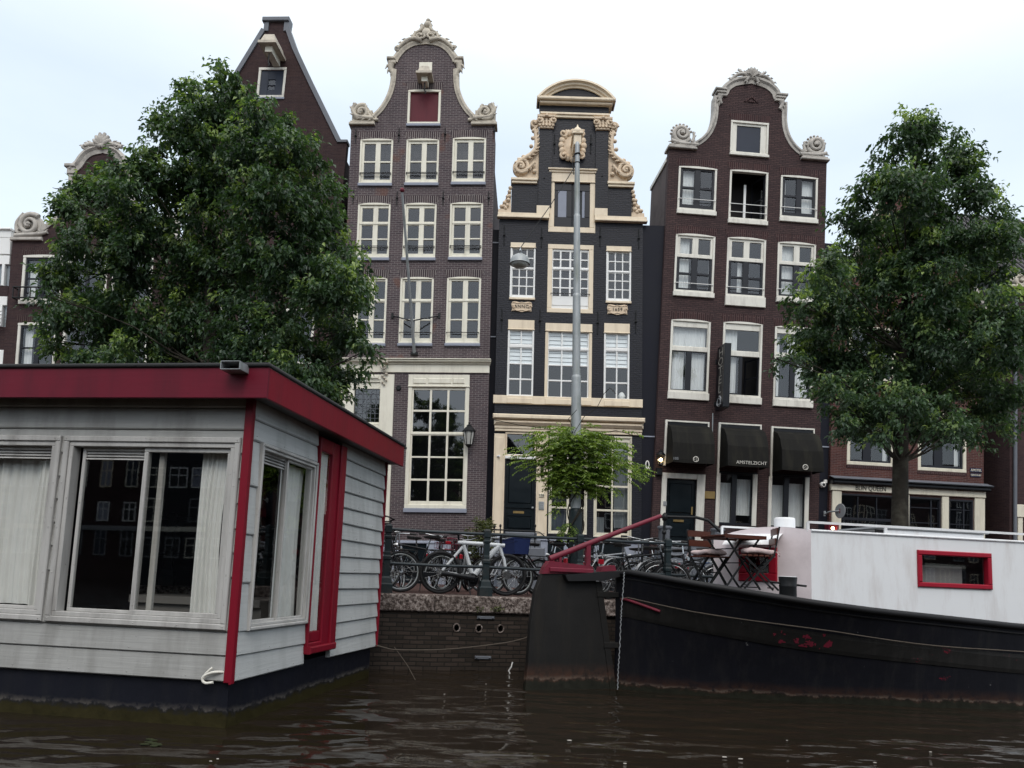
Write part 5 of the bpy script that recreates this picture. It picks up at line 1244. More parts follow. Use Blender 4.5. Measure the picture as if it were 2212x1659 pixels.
for q in ((812, 1180), (1017, 1188), (1217, 1190)):
    c = QF.uv(ZQ(*q)); m = MB(QF); m.tube([(c[0]+.05*math.cos(k*.5236), c[1]+.06*math.sin(k*.5236), -.025) for k in range(12)], .013, 6, True); m.build('drain_ring', M['kerb'], t)
for a, b in (((1000, 1070), (1158, 1102)), ((980, 1438), (1128, 1470))):
    m = MB(QF); pbox(m, QF, ZQ, *a, *b, -.03, .0, .006)
    for x in (.1, .9): r = rect(QF, ZQ, a, b); m.ball((lerp(r[0], r[2], x), (r[1]+r[3])/2, .005), .016, 6, 4)
    m.build('iron_plate', M['lead'], t)
# tufts growing from the joints
def leafcloud(mb, c, r, n, size, droop=.3):
    for _ in range(n):
        while True:
            p = Vec((R_.uniform(-1, 1), R_.uniform(-1, 1), R_.uniform(-1, 1)))
            if p.length < 1: break
        p = Vec((c[0]+p.x*r[0], c[1]+p.y*r[1], c[2]+p.z*r[2])); leaf(mb, p, Vec((R_.gauss(0, 1), R_.gauss(0, 1), R_.gauss(-droop, .6))), size*R_.uniform(.7, 1.25), R_.random())
def leaf(mb, p, d, L, tone, wd=.56):
    if d.length < 1e-3: d = Vec((0, 0, -1))
    d = d.normalized(); s = d.cross(Vec((R_.gauss(0, .5), R_.gauss(0, .5), 1)))
    if s.length < 1e-3: s = Vec((1, 0, 0))
    s.normalize(); n = s.cross(d); w = L*wd*.5
    mb.cur = tone
    a = p; b = p+d*(L*.42)+s*w+n*(w*.45); c = p+d*L-n*(L*.12); e = p+d*(L*.42)-s*w+n*(w*.45); k = p+d*(L*.48)
    mb.add([a, b, c, k, e], [(0, 3, 1), (3, 2, 1), (0, 4, 3), (4, 2, 3)], False)
for q, l in (((1180, 1000), 'green weed tuft growing below the coping stone near the barge rudder'), ((1010, 1010), 'tiny weed sprouting from the quay bricks below the coping')):
    c = QF.map((*QF.uv(ZQ(*q)), .03)); k = MB(); leafcloud(k, c, (.10, .04, .045), 60 if q[0] > 1100 else 25, .05)
    tag(k.build('weed_tuft', M['leafbush'], rnd=True), l, 'weed')
# water
m = MB(); m.add([(-300, -200, 0), (300, -200, 0), (300, 60, 0), (-300, 60, 0)], [(0, 1, 2, 3)])
k = NT('canal water'); o = k.obj()
w1 = k.noise(k.mapping(o, (1.0, 1.7, 1)), 1.35, 1.6, .45); w2 = k.noise(k.mapping(o, (1, 2.0, 1), (0, 0, .3)), 7.5, 3, .55); w3 = k.noise(o, .55, 2)
h = k.math('ADD', k.math('ADD', k.math('MULTIPLY', w1, .15), k.math('MULTIPLY', w2, .0035)), k.math('MULTIPLY', w3, .22))
bp = k.n('ShaderNodeBump'); bp.inputs['Strength'].default_value = 1; bp.inputs['Distance'].default_value = 1.0; k.l(h, bp.inputs['Height'])
b = k.n('ShaderNodeBsdfPrincipled'); b.inputs['Base Color'].default_value = (.016, .0115, .0075, 1); b.inputs['Roughness'].default_value = .06; b.inputs['IOR'].default_value = 1.33
k.l(bp.outputs[0], b.inputs['Normal']); k.l(b.outputs[0], k.out.inputs[0]); M['water'] = k.m
wo = struct('water', m, 'water')
for i, (x, y) in enumerate(((330, 1606), (318, 1600), (345, 1609), (470, 1640), (455, 1645), (1050, 1478), (1565, 1636), (1600, 1640), (1700, 1600), (1350, 1650), (960, 1500), (2010, 1625), (1890, 1648), (1230, 1600))):
    p = at_z(x, y, .006); k_ = MB(); a = R_.uniform(0, 3); L_ = R_.uniform(.03, .05) if i < 3 else R_.uniform(.010, .022)
    for j in range(3 if i < 3 else 1): q = p+Vec((R_.uniform(-.06, .06)*(i < 3), R_.uniform(-.06, .06)*(i < 3), .002*j)); k_.prism([(q.x+L_*math.cos(a+t), q.y+L_*.5*math.sin(a+t)) for t in (0, 1, 2.1, 3.1, 4.2, 5.2)], q.z, q.z+.006)
    tag(k_.build('floating_leaf', M['leafbush' if i < 3 else 'stone']), 'tiny pale fleck of debris drifting on the dark canal water' if i > 2 else 'small green leaf clump floating before the houseboat hull', 'leaf', 'flecks of debris floating on the canal' if i > 2 else 'green leaf clumps floating on the canal')

# ------------------------------------------------------------------ railing
RF = Frame(q0 - qn*.28 + Vec((0, 0, STREET)), qd, Vec((0, 0, 1)), qn)
ZK = Z(900, 1240, 7.373)
t = thing('quay_railing', 'dark green cast iron quay railing with two grey pipe rails', 'railing', RF.O)
def at_s(x, y): return RF.uv((x, y))[0]
s1 = at_s(1047, 1280); s0 = at_s(832, 1275); pitch_ = s1-s0
hp = RF.uv((1047, 1143))[1]; k_ = hp/1.02
print('rail pitch', pitch_, 'height', hp)
posts = [s0+pitch_*i for i in range(-6, 9)]
for s in posts:
    m = MB(RF)
    P4 = [(.105, 0), (.105, .13), (.085, .15), (.075, .22), (.052, .25), (.050, .48), (.062, .50), (.062, .54), (.05, .56), (.05, .60), (.046, .62), (.044, .80), (.056, .815), (.056, .84), (.044, .855), (.044, .885), (.055, .90), (.055, .995), (.035, 1.02), (.0, 1.025)]
    m.lathe([(r, h*k_) for r, h in P4], (s, 0, 0), (0, 1, 0), 4, False); m.build('post', M['greeniron'], t)
for s, e in zip(posts[:-1], posts[1:]):
    for h in (.945, .44):
        m = MB(RF); m.tube([(s+.03, h*k_, 0), (lerp(s, e, .5), h*k_-.008, .0), (e-.03, h*k_, 0)], .025, 10); m.build('rail', M['railpipe'], t)
# ------------------------------------------------------------------ bicycles
def ring(mb, c, r, tr, n=28, k=8):
    mb.tube([(c[0]+r*math.cos(2*math.pi*i/n), c[1], c[2]+r*math.sin(2*math.pi*i/n)) for i in range(n)], tr, k, True)
def wheel(root, x, R, mt='rubber', rim='galv', tyre=.022, name='wheel', hub=.03, spokes=16):
    m = MB()
    for i in range(spokes):
        a = 2*math.pi*i/spokes; m.tube([(x+.02*math.cos(a+1.2), .02*(-1)**i, R+.02*math.sin(a+1.2)), (x+(R-.05)*math.cos(a), 0, R+(R-.05)*math.sin(a))], .0016, 4, cap=False)
    m.tube([(x, -.045, R), (x, .045, R)], hub, 8)
    w = m.build(name, M['steel'], root)
    m = MB(); ring(m, (x, 0, R), R-tyre, tyre); m.build('tyre', M[mt], w)
    m = MB(); ring(m, (x, 0, R), R-tyre*2-.008, .012, k=6); m.build('rim', M[rim], w)
    return w
def make_bike(name, label, fr='bikeblack', group='bicycles parked along the quay railing', style='city', rim='galv', basket=None, R=.345, guard='bikeblack', bar='steel', rack=True, crate=None, lowstep=False, tall=0.0):
    t = thing(name, label, 'bicycle', (0, 0, 0), group)
    wb = .54
    wheel(t, -wb, R, rim=rim); wheel(t, wb, R, rim=rim)
    bb = Vec((-.10, 0, .28)); st = Vec((-.26, 0, .80)); ht = Vec((.36, 0, .86)); hb = Vec((.40, 0, .66)); ra = Vec((-wb, 0, R)); fa = Vec((wb, 0, R))
    m = MB(); r = .017
    m.tube([bb, st], r, 8); m.tube([hb, ht], .02, 8)
    if lowstep: m.tube([hb, (.15, 0, .40), bb], .02, 8); m.tube([ht-Vec((0, 0, .08)), (.14, 0, .52), (-.17, 0, .52)], .015, 8)
    else: m.tube([hb, bb], .019, 8); m.tube([ht-Vec((.0, 0, .03)), st-Vec((0, 0, .06))], r, 8)
    for s in (-.05, .05):
        m.tube([ra+Vec((0, s, 0)), bb+Vec((0, s*.6, 0))], .011, 6); m.tube([ra+Vec((0, s, 0)), st+Vec((.02, s*.3, -.08))], .009, 6)
        m.tube([hb+Vec((0, s, -.02)), (wb-.06, s, R+.12), fa+Vec((0, s, 0))], .012, 6)
    m.build('frame', M[fr], t)
    m = MB()
    m.tube([ht, ht+Vec((-.03, 0, .16+tall))], .014, 8)
    c = ht+Vec((-.03, 0, .16+tall))
    m.tube([c+Vec((-.22, -.30, .02)), c+Vec((-.10, -.26, .03)), c+Vec((.05, -.12, .01)), c, c+Vec((.05, .12, .01)), c+Vec((-.10, .26, .03)), c+Vec((-.22, .30, .02))], .012, 8)
    h = m.build('handlebar', M[bar], t)
    for s in (-1, 1): m = MB(); m.tube([c+Vec((-.24, s*.305, .02)), c+Vec((-.12, s*.27, .03))], .018, 8); m.build('grip', M['saddle'], h)
    m = MB(); m.tube([st, st+Vec((-.035, 0, .13))], .013, 8); sp = m.build('seat_post', M['steel'], t)
    m = MB(); c = st+Vec((-.05, 0, .16))
    m.add([c+Vec(q) for q in ((-.15, -.10, .03), (-.15, .10, .03), (-.02, .07, .03), (.15, .02, .02), (.15, -.02, .02), (-.02, -.07, .03), (-.14, -.09, -.03), (-.14, .09, -.03), (.0, .05, -.03), (.14, .015, -.01), (.14, -.015, -.01), (.0, -.05, -.03))],
          [(0, 5, 4, 3, 2, 1), (6, 7, 8, 9, 10, 11), (0, 1, 7, 6), (1, 2, 8, 7), (2, 3, 9, 8), (3, 4, 10, 9), (4, 5, 11, 10), (5, 0, 6, 11)])
    m.build('saddle', M['saddle'], t, bevel=.015)
    for x, a0, a1 in ((-wb, 20, 200), (wb, 35, 190)):
        m = MB(); n = 12
        pts = [(x+(R+.03)*math.cos(rad(lerp(a0, a1, i/n))), 0, R+(R+.03)*math.sin(rad(lerp(a0, a1, i/n)))) for i in range(n+1)]
        for i in range(n):
            p, q = pts[i], pts[i+1]; m.add([(p[0], -.028, p[2]-.008), (p[0], 0, p[2]), (p[0], .028, p[2]-.008), (q[0], -.028, q[2]-.008), (q[0], 0, q[2]), (q[0], .028, q[2]-.008)], [(0, 1, 4, 3), (1, 2, 5, 4)])
        m.tube([(x, .04, R), (x-.25, .03, R+.20)], .004, 4); m.build('mudguard', M[guard], t)
    m = MB(); m.tube([bb+Vec((0, -.06, 0)), bb+Vec((0, .06, 0))], .02, 8); m.lathe([(.085, -.008), (.085, .008)], bb+Vec((0, .055, 0)), (0, 1, 0), 18)
    for s, a in ((-1, .6), (1, .6+math.pi)):
        e = bb+Vec((.16*math.cos(a), s*.07, .16*math.sin(a))); m.tube([bb+Vec((0, s*.06, 0)), e], .009, 6); m.cbox(e.x-.04, e.x+.04, e.y-.04+s*.05, e.y+.04+s*.05, e.z-.01, e.z+.01, .003)
    m.build('crank', M['steel'], t)
    m = MB(); pts = [(-wb-.03, .065, R+.035), (-wb-.04, .065, R-.03), (-.12, .065, .235), (-.04, .065, .25), (-.04, .065, .32), (-.12, .065, .34)]
    m.add([(p[0], p[1], p[2]) for p in pts]+[(p[0], .085, p[2]) for p in pts], [(0, 1, 2, 3, 4, 5), (11, 10, 9, 8, 7, 6)]+[(i, (i+1) % 6, 6+(i+1) % 6, 6+i) for i in range(6)]); m.build('chain_case', M[guard], t)
    if rack:
        m = MB()
        for s in (-.06, .06): m.tube([(-.28, s, .74), (-.80, s, .74), (-.80, s*.5, .70)], .007, 6); m.tube([(-.62, s, .74), (-wb, s, R)], .006, 6)
        for x in (-.4, -.55, -.7, -.8): m.tube([(x, -.06, .74), (x, .06, .74)], .006, 5)
        m.build('rear_rack', M[rim if rim != 'galv' else 'iron'], t)
    m = MB(); m.cbox(-.90, -.87, -.05, .05, .60, .68, .01); m.build('tail_light', M['reflector'], t)
    m = MB(); m.lathe([(.02, -.05), (.045, .0), (.045, .02)], (.45, 0, .78), (1, 0, 0), 10); m.build('headlight', M['steel'], t)
    m = MB(); m.tube([(-.2, .05, .28), (-.22, .14, .02)], .009, 6); m.build('kickstand', M['iron'], t)
    if basket:
        m = MB(); x0, x1, y, z0, z1 = .42, .72, .19, .80, 1.02
        for z in (z0, (z0+z1)/2, z1): m.tube([(x0, -y, z), (x1, -y, z), (x1, y, z), (x0, y, z)], .007, 5, True)
        for i in range(6):
            f = i/5
            for yy in (-y, y): m.tube([(lerp(x0, x1, f), yy, z0), (lerp(x0, x1, f), yy, z1)], .0045, 4)
            for xx in (x0, x1): m.tube([(xx, lerp(-y, y, f), z0), (xx, lerp(-y, y, f), z1)], .0045, 4)
            m.tube([(lerp(x0, x1, f), -y, z0), (lerp(x0, x1, f), y, z0)], .0045, 4)
        m.build('front_basket', M[basket], t)
    if crate:
        m = MB(); x0, x1, y, z0, z1 = .40, .74, .24, .72, 1.0
        m.box(x0+.03, x1-.03, -y+.03, y-.03, z0, z0+.02)
        for s in (-1, 1):
            m.add([(x0+.03, s*(y-.03), z0), (x1-.03, s*(y-.03), z0), (x1, s*y, z1), (x0, s*y, z1)], [(0, 1, 2, 3)])
            x = x0 if s < 0 else x1; xi = x0+.03 if s < 0 else x1-.03
            m.add([(xi, -y+.03, z0), (xi, y-.03, z0), (x, y, z1), (x, -y, z1)], [(0, 1, 2, 3)])
        m.tube([(x0, -y, z1), (x1, -y, z1), (x1, y, z1), (x0, y, z1)], .014, 6, True); m.tube([(x0+.01, -y+.01, z1-.07), (x1-.01, -y+.01, z1-.07), (x1-.01, y-.01, z1-.07), (x0+.01, y-.01, z1-.07)], .01, 5, True)
        m.build('crate', M[crate], t)
    return t
def place(t, s, d, head, lean=0, z=STREET+.004, label=None):
    p = qp(s, d, z); t.location = p; t.rotation_euler = (rad(lean), 0, QD+rad(head))
    if label: t['label'] = label
    return t
def sat(x, d): # quay coordinate whose point d inland appears at picture column x
    lo, hi = -30, 30
    for _ in range(50):
        mid = (lo+hi)/2; p = qp(mid, d, STREET+.5)-EYE; z = p.dot(FW); xx = PPX+FPX*p.dot(RT)/z
        if xx < x: lo = mid
        else: hi = mid
    return (lo+hi)/2
GB = 'bicycles parked along the quay railing'
# white electric bicycle
t = thing('bicycle', 'white bicycle with thick straight frame leaning against the railing', 'bicycle', (0, 0, 0), GB)
R = .355; wb = .56
wheel(t, -wb, R, rim='bikeblack', tyre=.028, hub=.05); wheel(t, wb, R, rim='bikeblack', tyre=.028, hub=.07)
m = MB()
m.tube([(-.30, 0, .86), (.50, 0, .845)], .034, 10); m.tube([(-.20, 0, .82), (-.02, 0, .33)], .034, 10); m.tube([(-.2, 0, .80), (-.36, 0, .60), (-wb+.03, 0, R+.03)], [.026, .024, .018], 8)
m.tube([(.40, 0, .83), (.20, 0, .60), (.0, 0, .30)], [.045, .05, .045], 10)
m.tube([(.40, 0, .84), (.46, 0, .70), (.50, 0, .62), (wb+.01, 0, R-.02)], [.03, .034, .03, .02], 10)
for s in (-.06, .06): m.tube([(-wb, s, R), (-.22, s, .32), (.0, s*.7, .30)], [.026, .028, .024], 8)
fr = m.build('frame', M['bikewhite'], t)
m = MB(); m.tube([(-wb, -.08, R-.01), (-.3, -.08, R-.03), (.0, -.075, .29)], [.05, .03, .06], 10); m.lathe([(.10, -.05), (.12, 0), (.10, .05)], (-.03, -.02, .25), (0, 1, 0), 16); m.build('motor_housing', M['bikeblack'], t)
m = MB(); m.lathe([(.07, -.01), (.07, .01)], (-.02, -.10, .29), (0, 1, 0), 16)
for s, a in ((-1, .2), (1, .2+math.pi)): e = Vec((-.02+.16*math.cos(a), s*.11, .29+.16*math.sin(a))); m.tube([(-.02, s*.1, .29), e], .011, 6); m.cbox(e.x-.045, e.x+.045, e.y-.05, e.y+.05, e.z-.012, e.z+.012, .003)
m.build('crank', M['bikeblack'], t)
m = MB(); m.tube([(-.28, 0, .86), (-.30, 0, 1.0)], .018, 8); m.build('seat_post', M['bikeblack'], t)
m = MB(); m.ball((-.36, 0, 1.02), (.14, .085, .04), 10, 6); m.ball((-.2, 0, 1.02), (.12, .03, .028), 8, 6); m.build('saddle', M['saddle'], t)
m = MB(); m.tube([(.44, 0, .86), (.43, 0, 1.0)], .02, 8); m.tube([(.36, -.32, 1.02), (.43, -.12, 1.02), (.43, .12, 1.02), (.36, .32, 1.02)], .014, 8); hb_ = m.build('handlebar', M['bikeblack'], t)
m = MB(); m.tube([(-.1, -.06, .25), (-.06, -.16, .0)], .012, 6); m.build('kickstand', M['bikeblack'], t)
m = MB(); m.cbox(-.5, -.42, -.03, .03, .83, .87, .01); m.build('tail_light', M['reflector'], t)
sw = sat(1026, .5)
place(t, sw, .62, 1, 5)
# prototypes and their copies
spec = [  # px column, inland distance, heading, lean, kwargs, label
 (797, .75, 6, -6, dict(fr='bikeblack', tall=.16, bar='bikeblack'), 'black bicycle with high black handlebar at the leftmost visible railing post'),
 (890, 1.5, 152, 4, dict(fr='bikeblack', basket='iron', bar='steel'), 'black bicycle with a wire front basket close behind the leftmost railing post'),
 (955, 2.6, 62, 5, dict(fr='bikeblack', rim='galv'), 'black bicycle standing behind the white bicycle, saddle and red tail light towards the canal'),
 (1003, 2.9, 70, -4, dict(fr='bikegrey', lowstep=True), 'grey step-through bicycle standing behind the rear wheel of the white bicycle'),
 (912, 2.2, 40, 6, dict(fr='bikeblack', basket='bargered', lowstep=True), 'dark bicycle with a red front basket left of the white bicycle'),
 (1112, 2.1, 205, -5, dict(fr='bikesilver', bar='steel', lowstep=True), 'silver bicycle behind the front wheel of the white bicycle'),
 (1175, 1.6, 196, 5, dict(fr='bikeblack', crate='crateblue', bar='steel', lowstep=True), 'black bicycle carrying a blue plastic crate, left of the barge rudder'),
 (1228, 2.4, 150, 4, dict(fr='bikeblack', bar='steel'), 'black bicycle with a bright chrome handlebar in front of the lamp post'),
 (1318, .9, 12, -5, dict(fr='bikesilver', guard='bikesilver', bar='steel', rim='steel'), 'silver bicycle with silver mudguards under the red tiller'),
 (1385, .7, -35, 6, dict(fr='bikeblack', bar='steel', rim='steel'), 'black bicycle with chrome rims seen obliquely right of the tiller post'),
 (1432, 1.0, -55, -6, dict(fr='bikeblack', rim='steel', bar='steel'), 'black bicycle turned towards the canal left of the fourth railing post'),
 (1488, .8, 172, 5, dict(fr='bikeblack', rim='steel', guard='bikesilver', bar='steel'), 'dark bicycle with pale mudguards behind the folding table'),
 (985, 3.6, 50, 3, dict(fr='bikeblack', bar='steel', tall=.12), 'black bicycle with chrome bar farthest back behind the white bicycle'),
 (862, 2.7, 75, -5, dict(fr='bikeblack', bar='steel', tall=.1), 'black bicycle at the far left, half hidden behind the post and wire basket'),
 (1270, 1.4, -70, 5, dict(fr='bikeblack', rim='steel', bar='steel'), 'black bicycle nose to the canal just right of the third railing post'),
 (1352, .8, 35, 7, dict(fr='bikeblack', rim='steel', guard='bikesilver', bar='steel', tall=.06), 'black bicycle with silver mudguards leaning at the tiller'),
 (1410, 1.6, 100, -6, dict(fr='bikegrey', rim='steel', bar='steel', tall=.1), 'grey bicycle turned away from the canal below the tiller tip'),
 (1505, 1.5, -60, 5, dict(fr='bikeblack', rim='steel', bar='steel', tall=.04), 'black bicycle nose to the canal behind the left folding chair'),
 (1075, 3.2, 120, 5, dict(fr='bikeblack', bar='steel', tall=.1), 'black bicycle parked beside the tall olive bush'),
 (1340, 2.2, 165, 4, dict(fr='bikeblack', bar='steel', tall=.05), 'black bicycle behind the silver bicycle under the red tiller'),
 (1450, 2.4, 60, -4, dict(fr='bikegrey', bar='steel', tall=.08), 'grey bicycle standing between the tiller tip and the hotel door'),
 (1540, 2.3, 30, -5, dict(fr='bikeblue', bar='steel'), 'dark blue bicycle far behind the folding table'),
]
for i, (x, d, hd, ln, kw_, lab) in enumerate(spec):
    t = make_bike('bicycle', lab, group=GB, **kw_); place(t, sat(x, d), d, hd, ln)
# ------------------------------------------------------------------ stoop railings, planter bush
BF = HB
def stoop(name, label, H, pts, posts_, mt='iron', r=.028):
    t = thing(name, label, 'handrail', H.map(posts_[0][0]))
    m = MB(H); m.tube(pts, r, 8); m.build('handrail', M[mt], t)
    for a, b in posts_:
        m = MB(H); m.tube([a, b], r*.9, 8)
        for k in range(4): q = [lerp(a[i], b[i], .2+.2*k) for i in range(3)]; m.ball(q, (r*1.6, r*1.6, r*1.6), 8, 6)
        m.ball(b, (r*2, r*3, r*2), 8, 6); m.build('baluster', M[mt], t)
    return t
f = lambda x, y, w: (*HB.uv((x, y), w), w)
def gpost(H, x, ytop, w): u, v = H.uv((x, ytop), w); return ((u, .0, w), (u, v, w))
stoop('stoop_railing', 'black iron stoop railing with sloping rails before the door of the black house', HB,
      [f(1052, 1143, 1.2), f(1155, 1148, 1.2), f(1166, 1150, 1.2), f(1300, 1262, 2.6)], [gpost(HB, 1068, 1138, 1.2), gpost(HB, 1081, 1136, 1.2), gpost(HB, 1156, 1136, 1.2)], r=.02)
f2 = lambda x, y, w: (*HH.uv((x, y), w), w)
stoop('stoop_railing', 'thick black curved stoop handrail in front of the hotel door', HH, [f2(1425, 1116, 1.2), f2(1505, 1118, 1.2), f2(1530, 1124, 1.25), f2(1568, 1158, 1.5), f2(1600, 1200, 1.7)], [gpost(HH, 1436, 1117, 1.2), gpost(HH, 1490, 1165, 1.2)], r=.05)
t = thing('stoop', 'grey stone stoop steps leading up to the hotel door', 'steps', HH.map((HH.uv((1460, 1240))[0], 0, .8)))
u0 = HH.uv((1420, 1200))[0]; u1 = HH.uv((1525, 1200))[0]; vt = HH.uv(ZH3(380, 1290))[1]
for k in range(4): m = MB(HH); m.cbox(u0-.1*k, u1+.1*k, -.1, vt-.0-.22*k, .0, .75+.3*k, .03); m.build('step', M['kerb'] if 0 else M['lead'], t)
m = MB(HH)
for x in (u0-.05, u1+.05): m.cbox(x-.14, x+.14, 0, vt+.35, .7, 1.1, .05); m.lathe([(.22, 0), (.25, .06), (.2, .1)], (x, vt+.35, .9), (0, 1, 0), 12)
m.build('stoop_pier', M['lead'], t)
t = thing('stoop', 'dark stone stoop in front of the black house door', 'steps', HB.map((HB.uv((1120, 1240))[0], 0, .8)))
r = rect(HB, ZB3, (195, 1292), (470, 1500))
for k in range(3): m = MB(HB); m.cbox(r[0]-.1*k, r[2]+.12*k, -.1, r[3]-.25*k, .04, .9+.3*k, .03); m.build('step', M['lead'], t)
t = thing('potted_bush', 'tall olive green bush in a dark planter between the grey brick and black houses', 'bush', HB.map((HB.uv((1036, 1255), 1.2)[0], 0, 1.2)))
m = MB(HB); c = HB.uv((1036, 1255), 1.2); m.lathe([(.2, 0), (.27, .5), (.29, .52), (.24, .52)], (c[0], 0, 1.2), (0, 1, 0), 14); m.build('planter', M['potclay'], t)
m = MB(HB); 
for k in range(9): a = k*.7; m.tube([(c[0], .4, 1.2), (c[0]+.1*math.cos(a), 1.0, 1.2+.1*math.sin(a)), (c[0]+.3*math.cos(a), 1.9, 1.2+.25*math.sin(a))], [.03, .02, .008], 5)
m.build('stems', M['bark'], t)
m = MB()
for k in range(26):
    vv = R_.uniform(.75, 2.15); rr_ = .42*(1-abs(vv-1.6)/1.3); a = R_.uniform(0, 6.28); p = HB.map((c[0]+rr_*math.cos(a), vv, 1.2+rr_*math.sin(a)))
    leafcloud(m, p, (.2, .2, .22), 90, .10, -.4)
m.build('foliage', M['leafbush'], t, rnd=True)
# ------------------------------------------------------------------ lamp post with climber and wire lamp
LY = 13.6
base = at_y(1243, 1262, LY); topp = at_y(1247, 310, LY+.0)
lp_dir = (topp-base)
t = thing('lamp_post', 'tall grey stepped steel lamp post rising in front of the black house', 'lamp post', (base.x, base.y, STREET))
def lpz(y): # point on post at picture row y
    lo, hi = 0., 1.
    for _ in range(40):
        mid = (lo+hi)/2; p = base+lp_dir*mid-EYE; z = p.dot(FW); yy = PPY-FPX*p.dot(UP)/z
        if yy > y: lo = mid
        else: hi = mid
    return base+lp_dir*lo
sc = LY/FPX
for y0, y1, ra_, rb_, mt in ((1270, 1100, 15, 14, 'greeniron'), (1100, 812, 11.3, 10.5, 'galv'), (812, 636, 9.0, 8.6, 'galv'), (636, 465, 7.6, 7.2, 'galv'), (465, 306, 6.0, 4.8, 'galv')):
    m = MB(); a, b = lpz(y0), lpz(y1); d = (b-a).normalized(); L_ = (b-a).length
    m.lathe([(ra_*sc, -.02), (ra_*sc, L_*.5), (rb_*sc, L_-.05), (rb_*sc*.97, L_), (rb_*sc*.6, L_+.03)], a, d, 18); m.build('pole_section', M[mt], t)
m = MB(); a = lpz(1110); 
for k, (yy, hh) in enumerate(((1180, .04), (1166, .03))):
    p = lpz(yy); m.box(p.x-.05, p.x+.05, p.y-15*sc-.006, p.y-15*sc+.02, p.z-hh/2, p.z+hh/2)
m.build('sticker', M['plinth'], t)
p = lpz(333); m = MB(); m.tube([(p.x+.055*math.cos(k*.7854), p.y+.055*math.sin(k*.7854), p.z+.01*math.sin(k)) for k in range(8)], .012, 6, True); p2 = lpz(352); m.tube([(p2.x+.05*math.cos(k*.7854), p2.y+.05*math.sin(k*.7854), p2.z) for k in range(8)], .009, 6, True); m.tube([p+Vec((-.05, -.03, 0)), p2+Vec((-.09, -.04, 0)), p2+Vec((-.06, -.03, -.25))], .008, 5); m.build('wire_clamp', M['iron'], t)
LYl = 13.2
lc = at_y(1123, 562, LYl)
t = thing('street_lamp', 'grey bell shaped street lamp hanging from a wire in front of the black house', 'hanging lamp', lc)
m = MB(); k = LYl/FPX*22.5
m.lathe([(k*1.03, -k*.42), (k, -k*.30), (k*.97, -.05*k), (k*.82, .28*k), (k*.55, .50*k), (k*.25, .62*k), (.10*k, .66*k)], lc, (0, 0, 1), 24); m.build('shade', M['galv'], t)
m = MB(); m.lathe([(k*.2, -k*.78), (k*.6, -k*.68), (k*.93, -k*.44), (k*.9, -.43*k)], lc, (0, 0, 1), 20); m.build('lens', M['lens'], t)
m = MB(); m.lathe([(.12*k, .62*k), (.18*k, .72*k), (.14*k, .95*k), (.2*k, 1.0*k), (.06*k, 1.1*k)], lc, (0, 0, 1), 10); m.tube([lc+Vec((0, 0, 1.05*k)), lc+Vec((0, 0, 1.3*k))], .012, 6); m.build('hanger', M['steel'], t)
m = MB(); top_ = lc+Vec((0, 0, 1.28*k)); anc = lpz(352)
m.tube([top_, lerp(top_, anc, .5)+Vec((0, 0, -.05)), anc], .0075, 5); far = HA.map((*HA.uv((1040, 690)), .05)) if 0 else None
tag(m.build('lamp_wire', M['iron']), 'thin black suspension wire running from the bell lamp to the lamp post top', 'wire')
# climber
t = thing('climbing_plant', 'bright green climber with feathery leaves wrapped round the lamp post', 'climber', (base.x, base.y, STREET))
m = MB(); stems = []
for k in range(4):
    pts = []
    for j in range(26):
        y = lerp(1262, 935, j/25); p = lpz(y); a = k*1.6+j*(.42+.05*k); q = 16*sc+.015; pts.append(p+Vec((q*math.cos(a), q*math.sin(a), 0)))
    m.tube(pts, .011, 5)
m.build('stem', M['bark'], t)
m = MB()
def spray(start, dirv, L, n, size, bend=-.35):
    p = Vec(start); d = Vec(dirv).normalized()
    for j in range(n):
        d = (d+Vec((0, 0, bend/n*1.4))).normalized(); p = p+d*(L/n)
        s = d.cross(Vec((0, 0, 1))).normalized()
        tone = R_.uniform(.25, .95)
        for q in (-1, 1): leaf(m, p, d*.5+s*q+Vec((0, 0, R_.uniform(-.5, .1))), size*R_.uniform(.8, 1.2), tone, .42)
def lpxy(x, y, dy): return at_y(x, y, LY+dy)
for _ in range(620):
    a = R_.uniform(0, 6.28); zc = R_.random()**1.2
    y = lerp(936, 1062, zc); c = lpz(y); rr_ = R_.uniform(.05, .78)*(1-.66*zc)*(.55+.45*abs(math.cos(a)))*(1+.22*math.sin(3*a+zc*5))
    st_ = c+Vec((rr_*math.cos(a)*1.05, rr_*math.sin(a)*.8, R_.uniform(-.1, .1)))
    spray(st_, (math.cos(a), math.sin(a), R_.uniform(-.1, .35)), R_.uniform(.2, .42), 8, .085)
for (x, y) in ((1150, 1000), (1135, 975), (1170, 985), (1330, 1000), (1352, 1010), (1310, 985), (1345, 1030), (1300, 1020), (1170, 1015), (1365, 1015), (1240, 930), (1215, 935), (1265, 940)):
    for _ in range(7): spray(lpxy(x+R_.uniform(-14, 14), y+R_.uniform(-10, 10), R_.uniform(-.4, .4)), (R_.uniform(-.5, .5)+(x-1243)*.01, R_.uniform(-.5, .5), R_.uniform(-.3, .3)), .32, 8, .07)
for (x, y) in ((1205, 1060), (1210, 1090), (1225, 1130), (1215, 1150), (1235, 1135), (1200, 1040), (1290, 1060), (1320, 1050)):
    for _ in range(5): spray(lpxy(x+R_.uniform(-10, 10), y+R_.uniform(-12, 12), R_.uniform(-.2, -.1)), (R_.uniform(-.5, .5), -.3, R_.uniform(-.6, .1)), .22, 6, .07)
m.build('foliage', M['leafvine'], t, rnd=True)
m = MB()
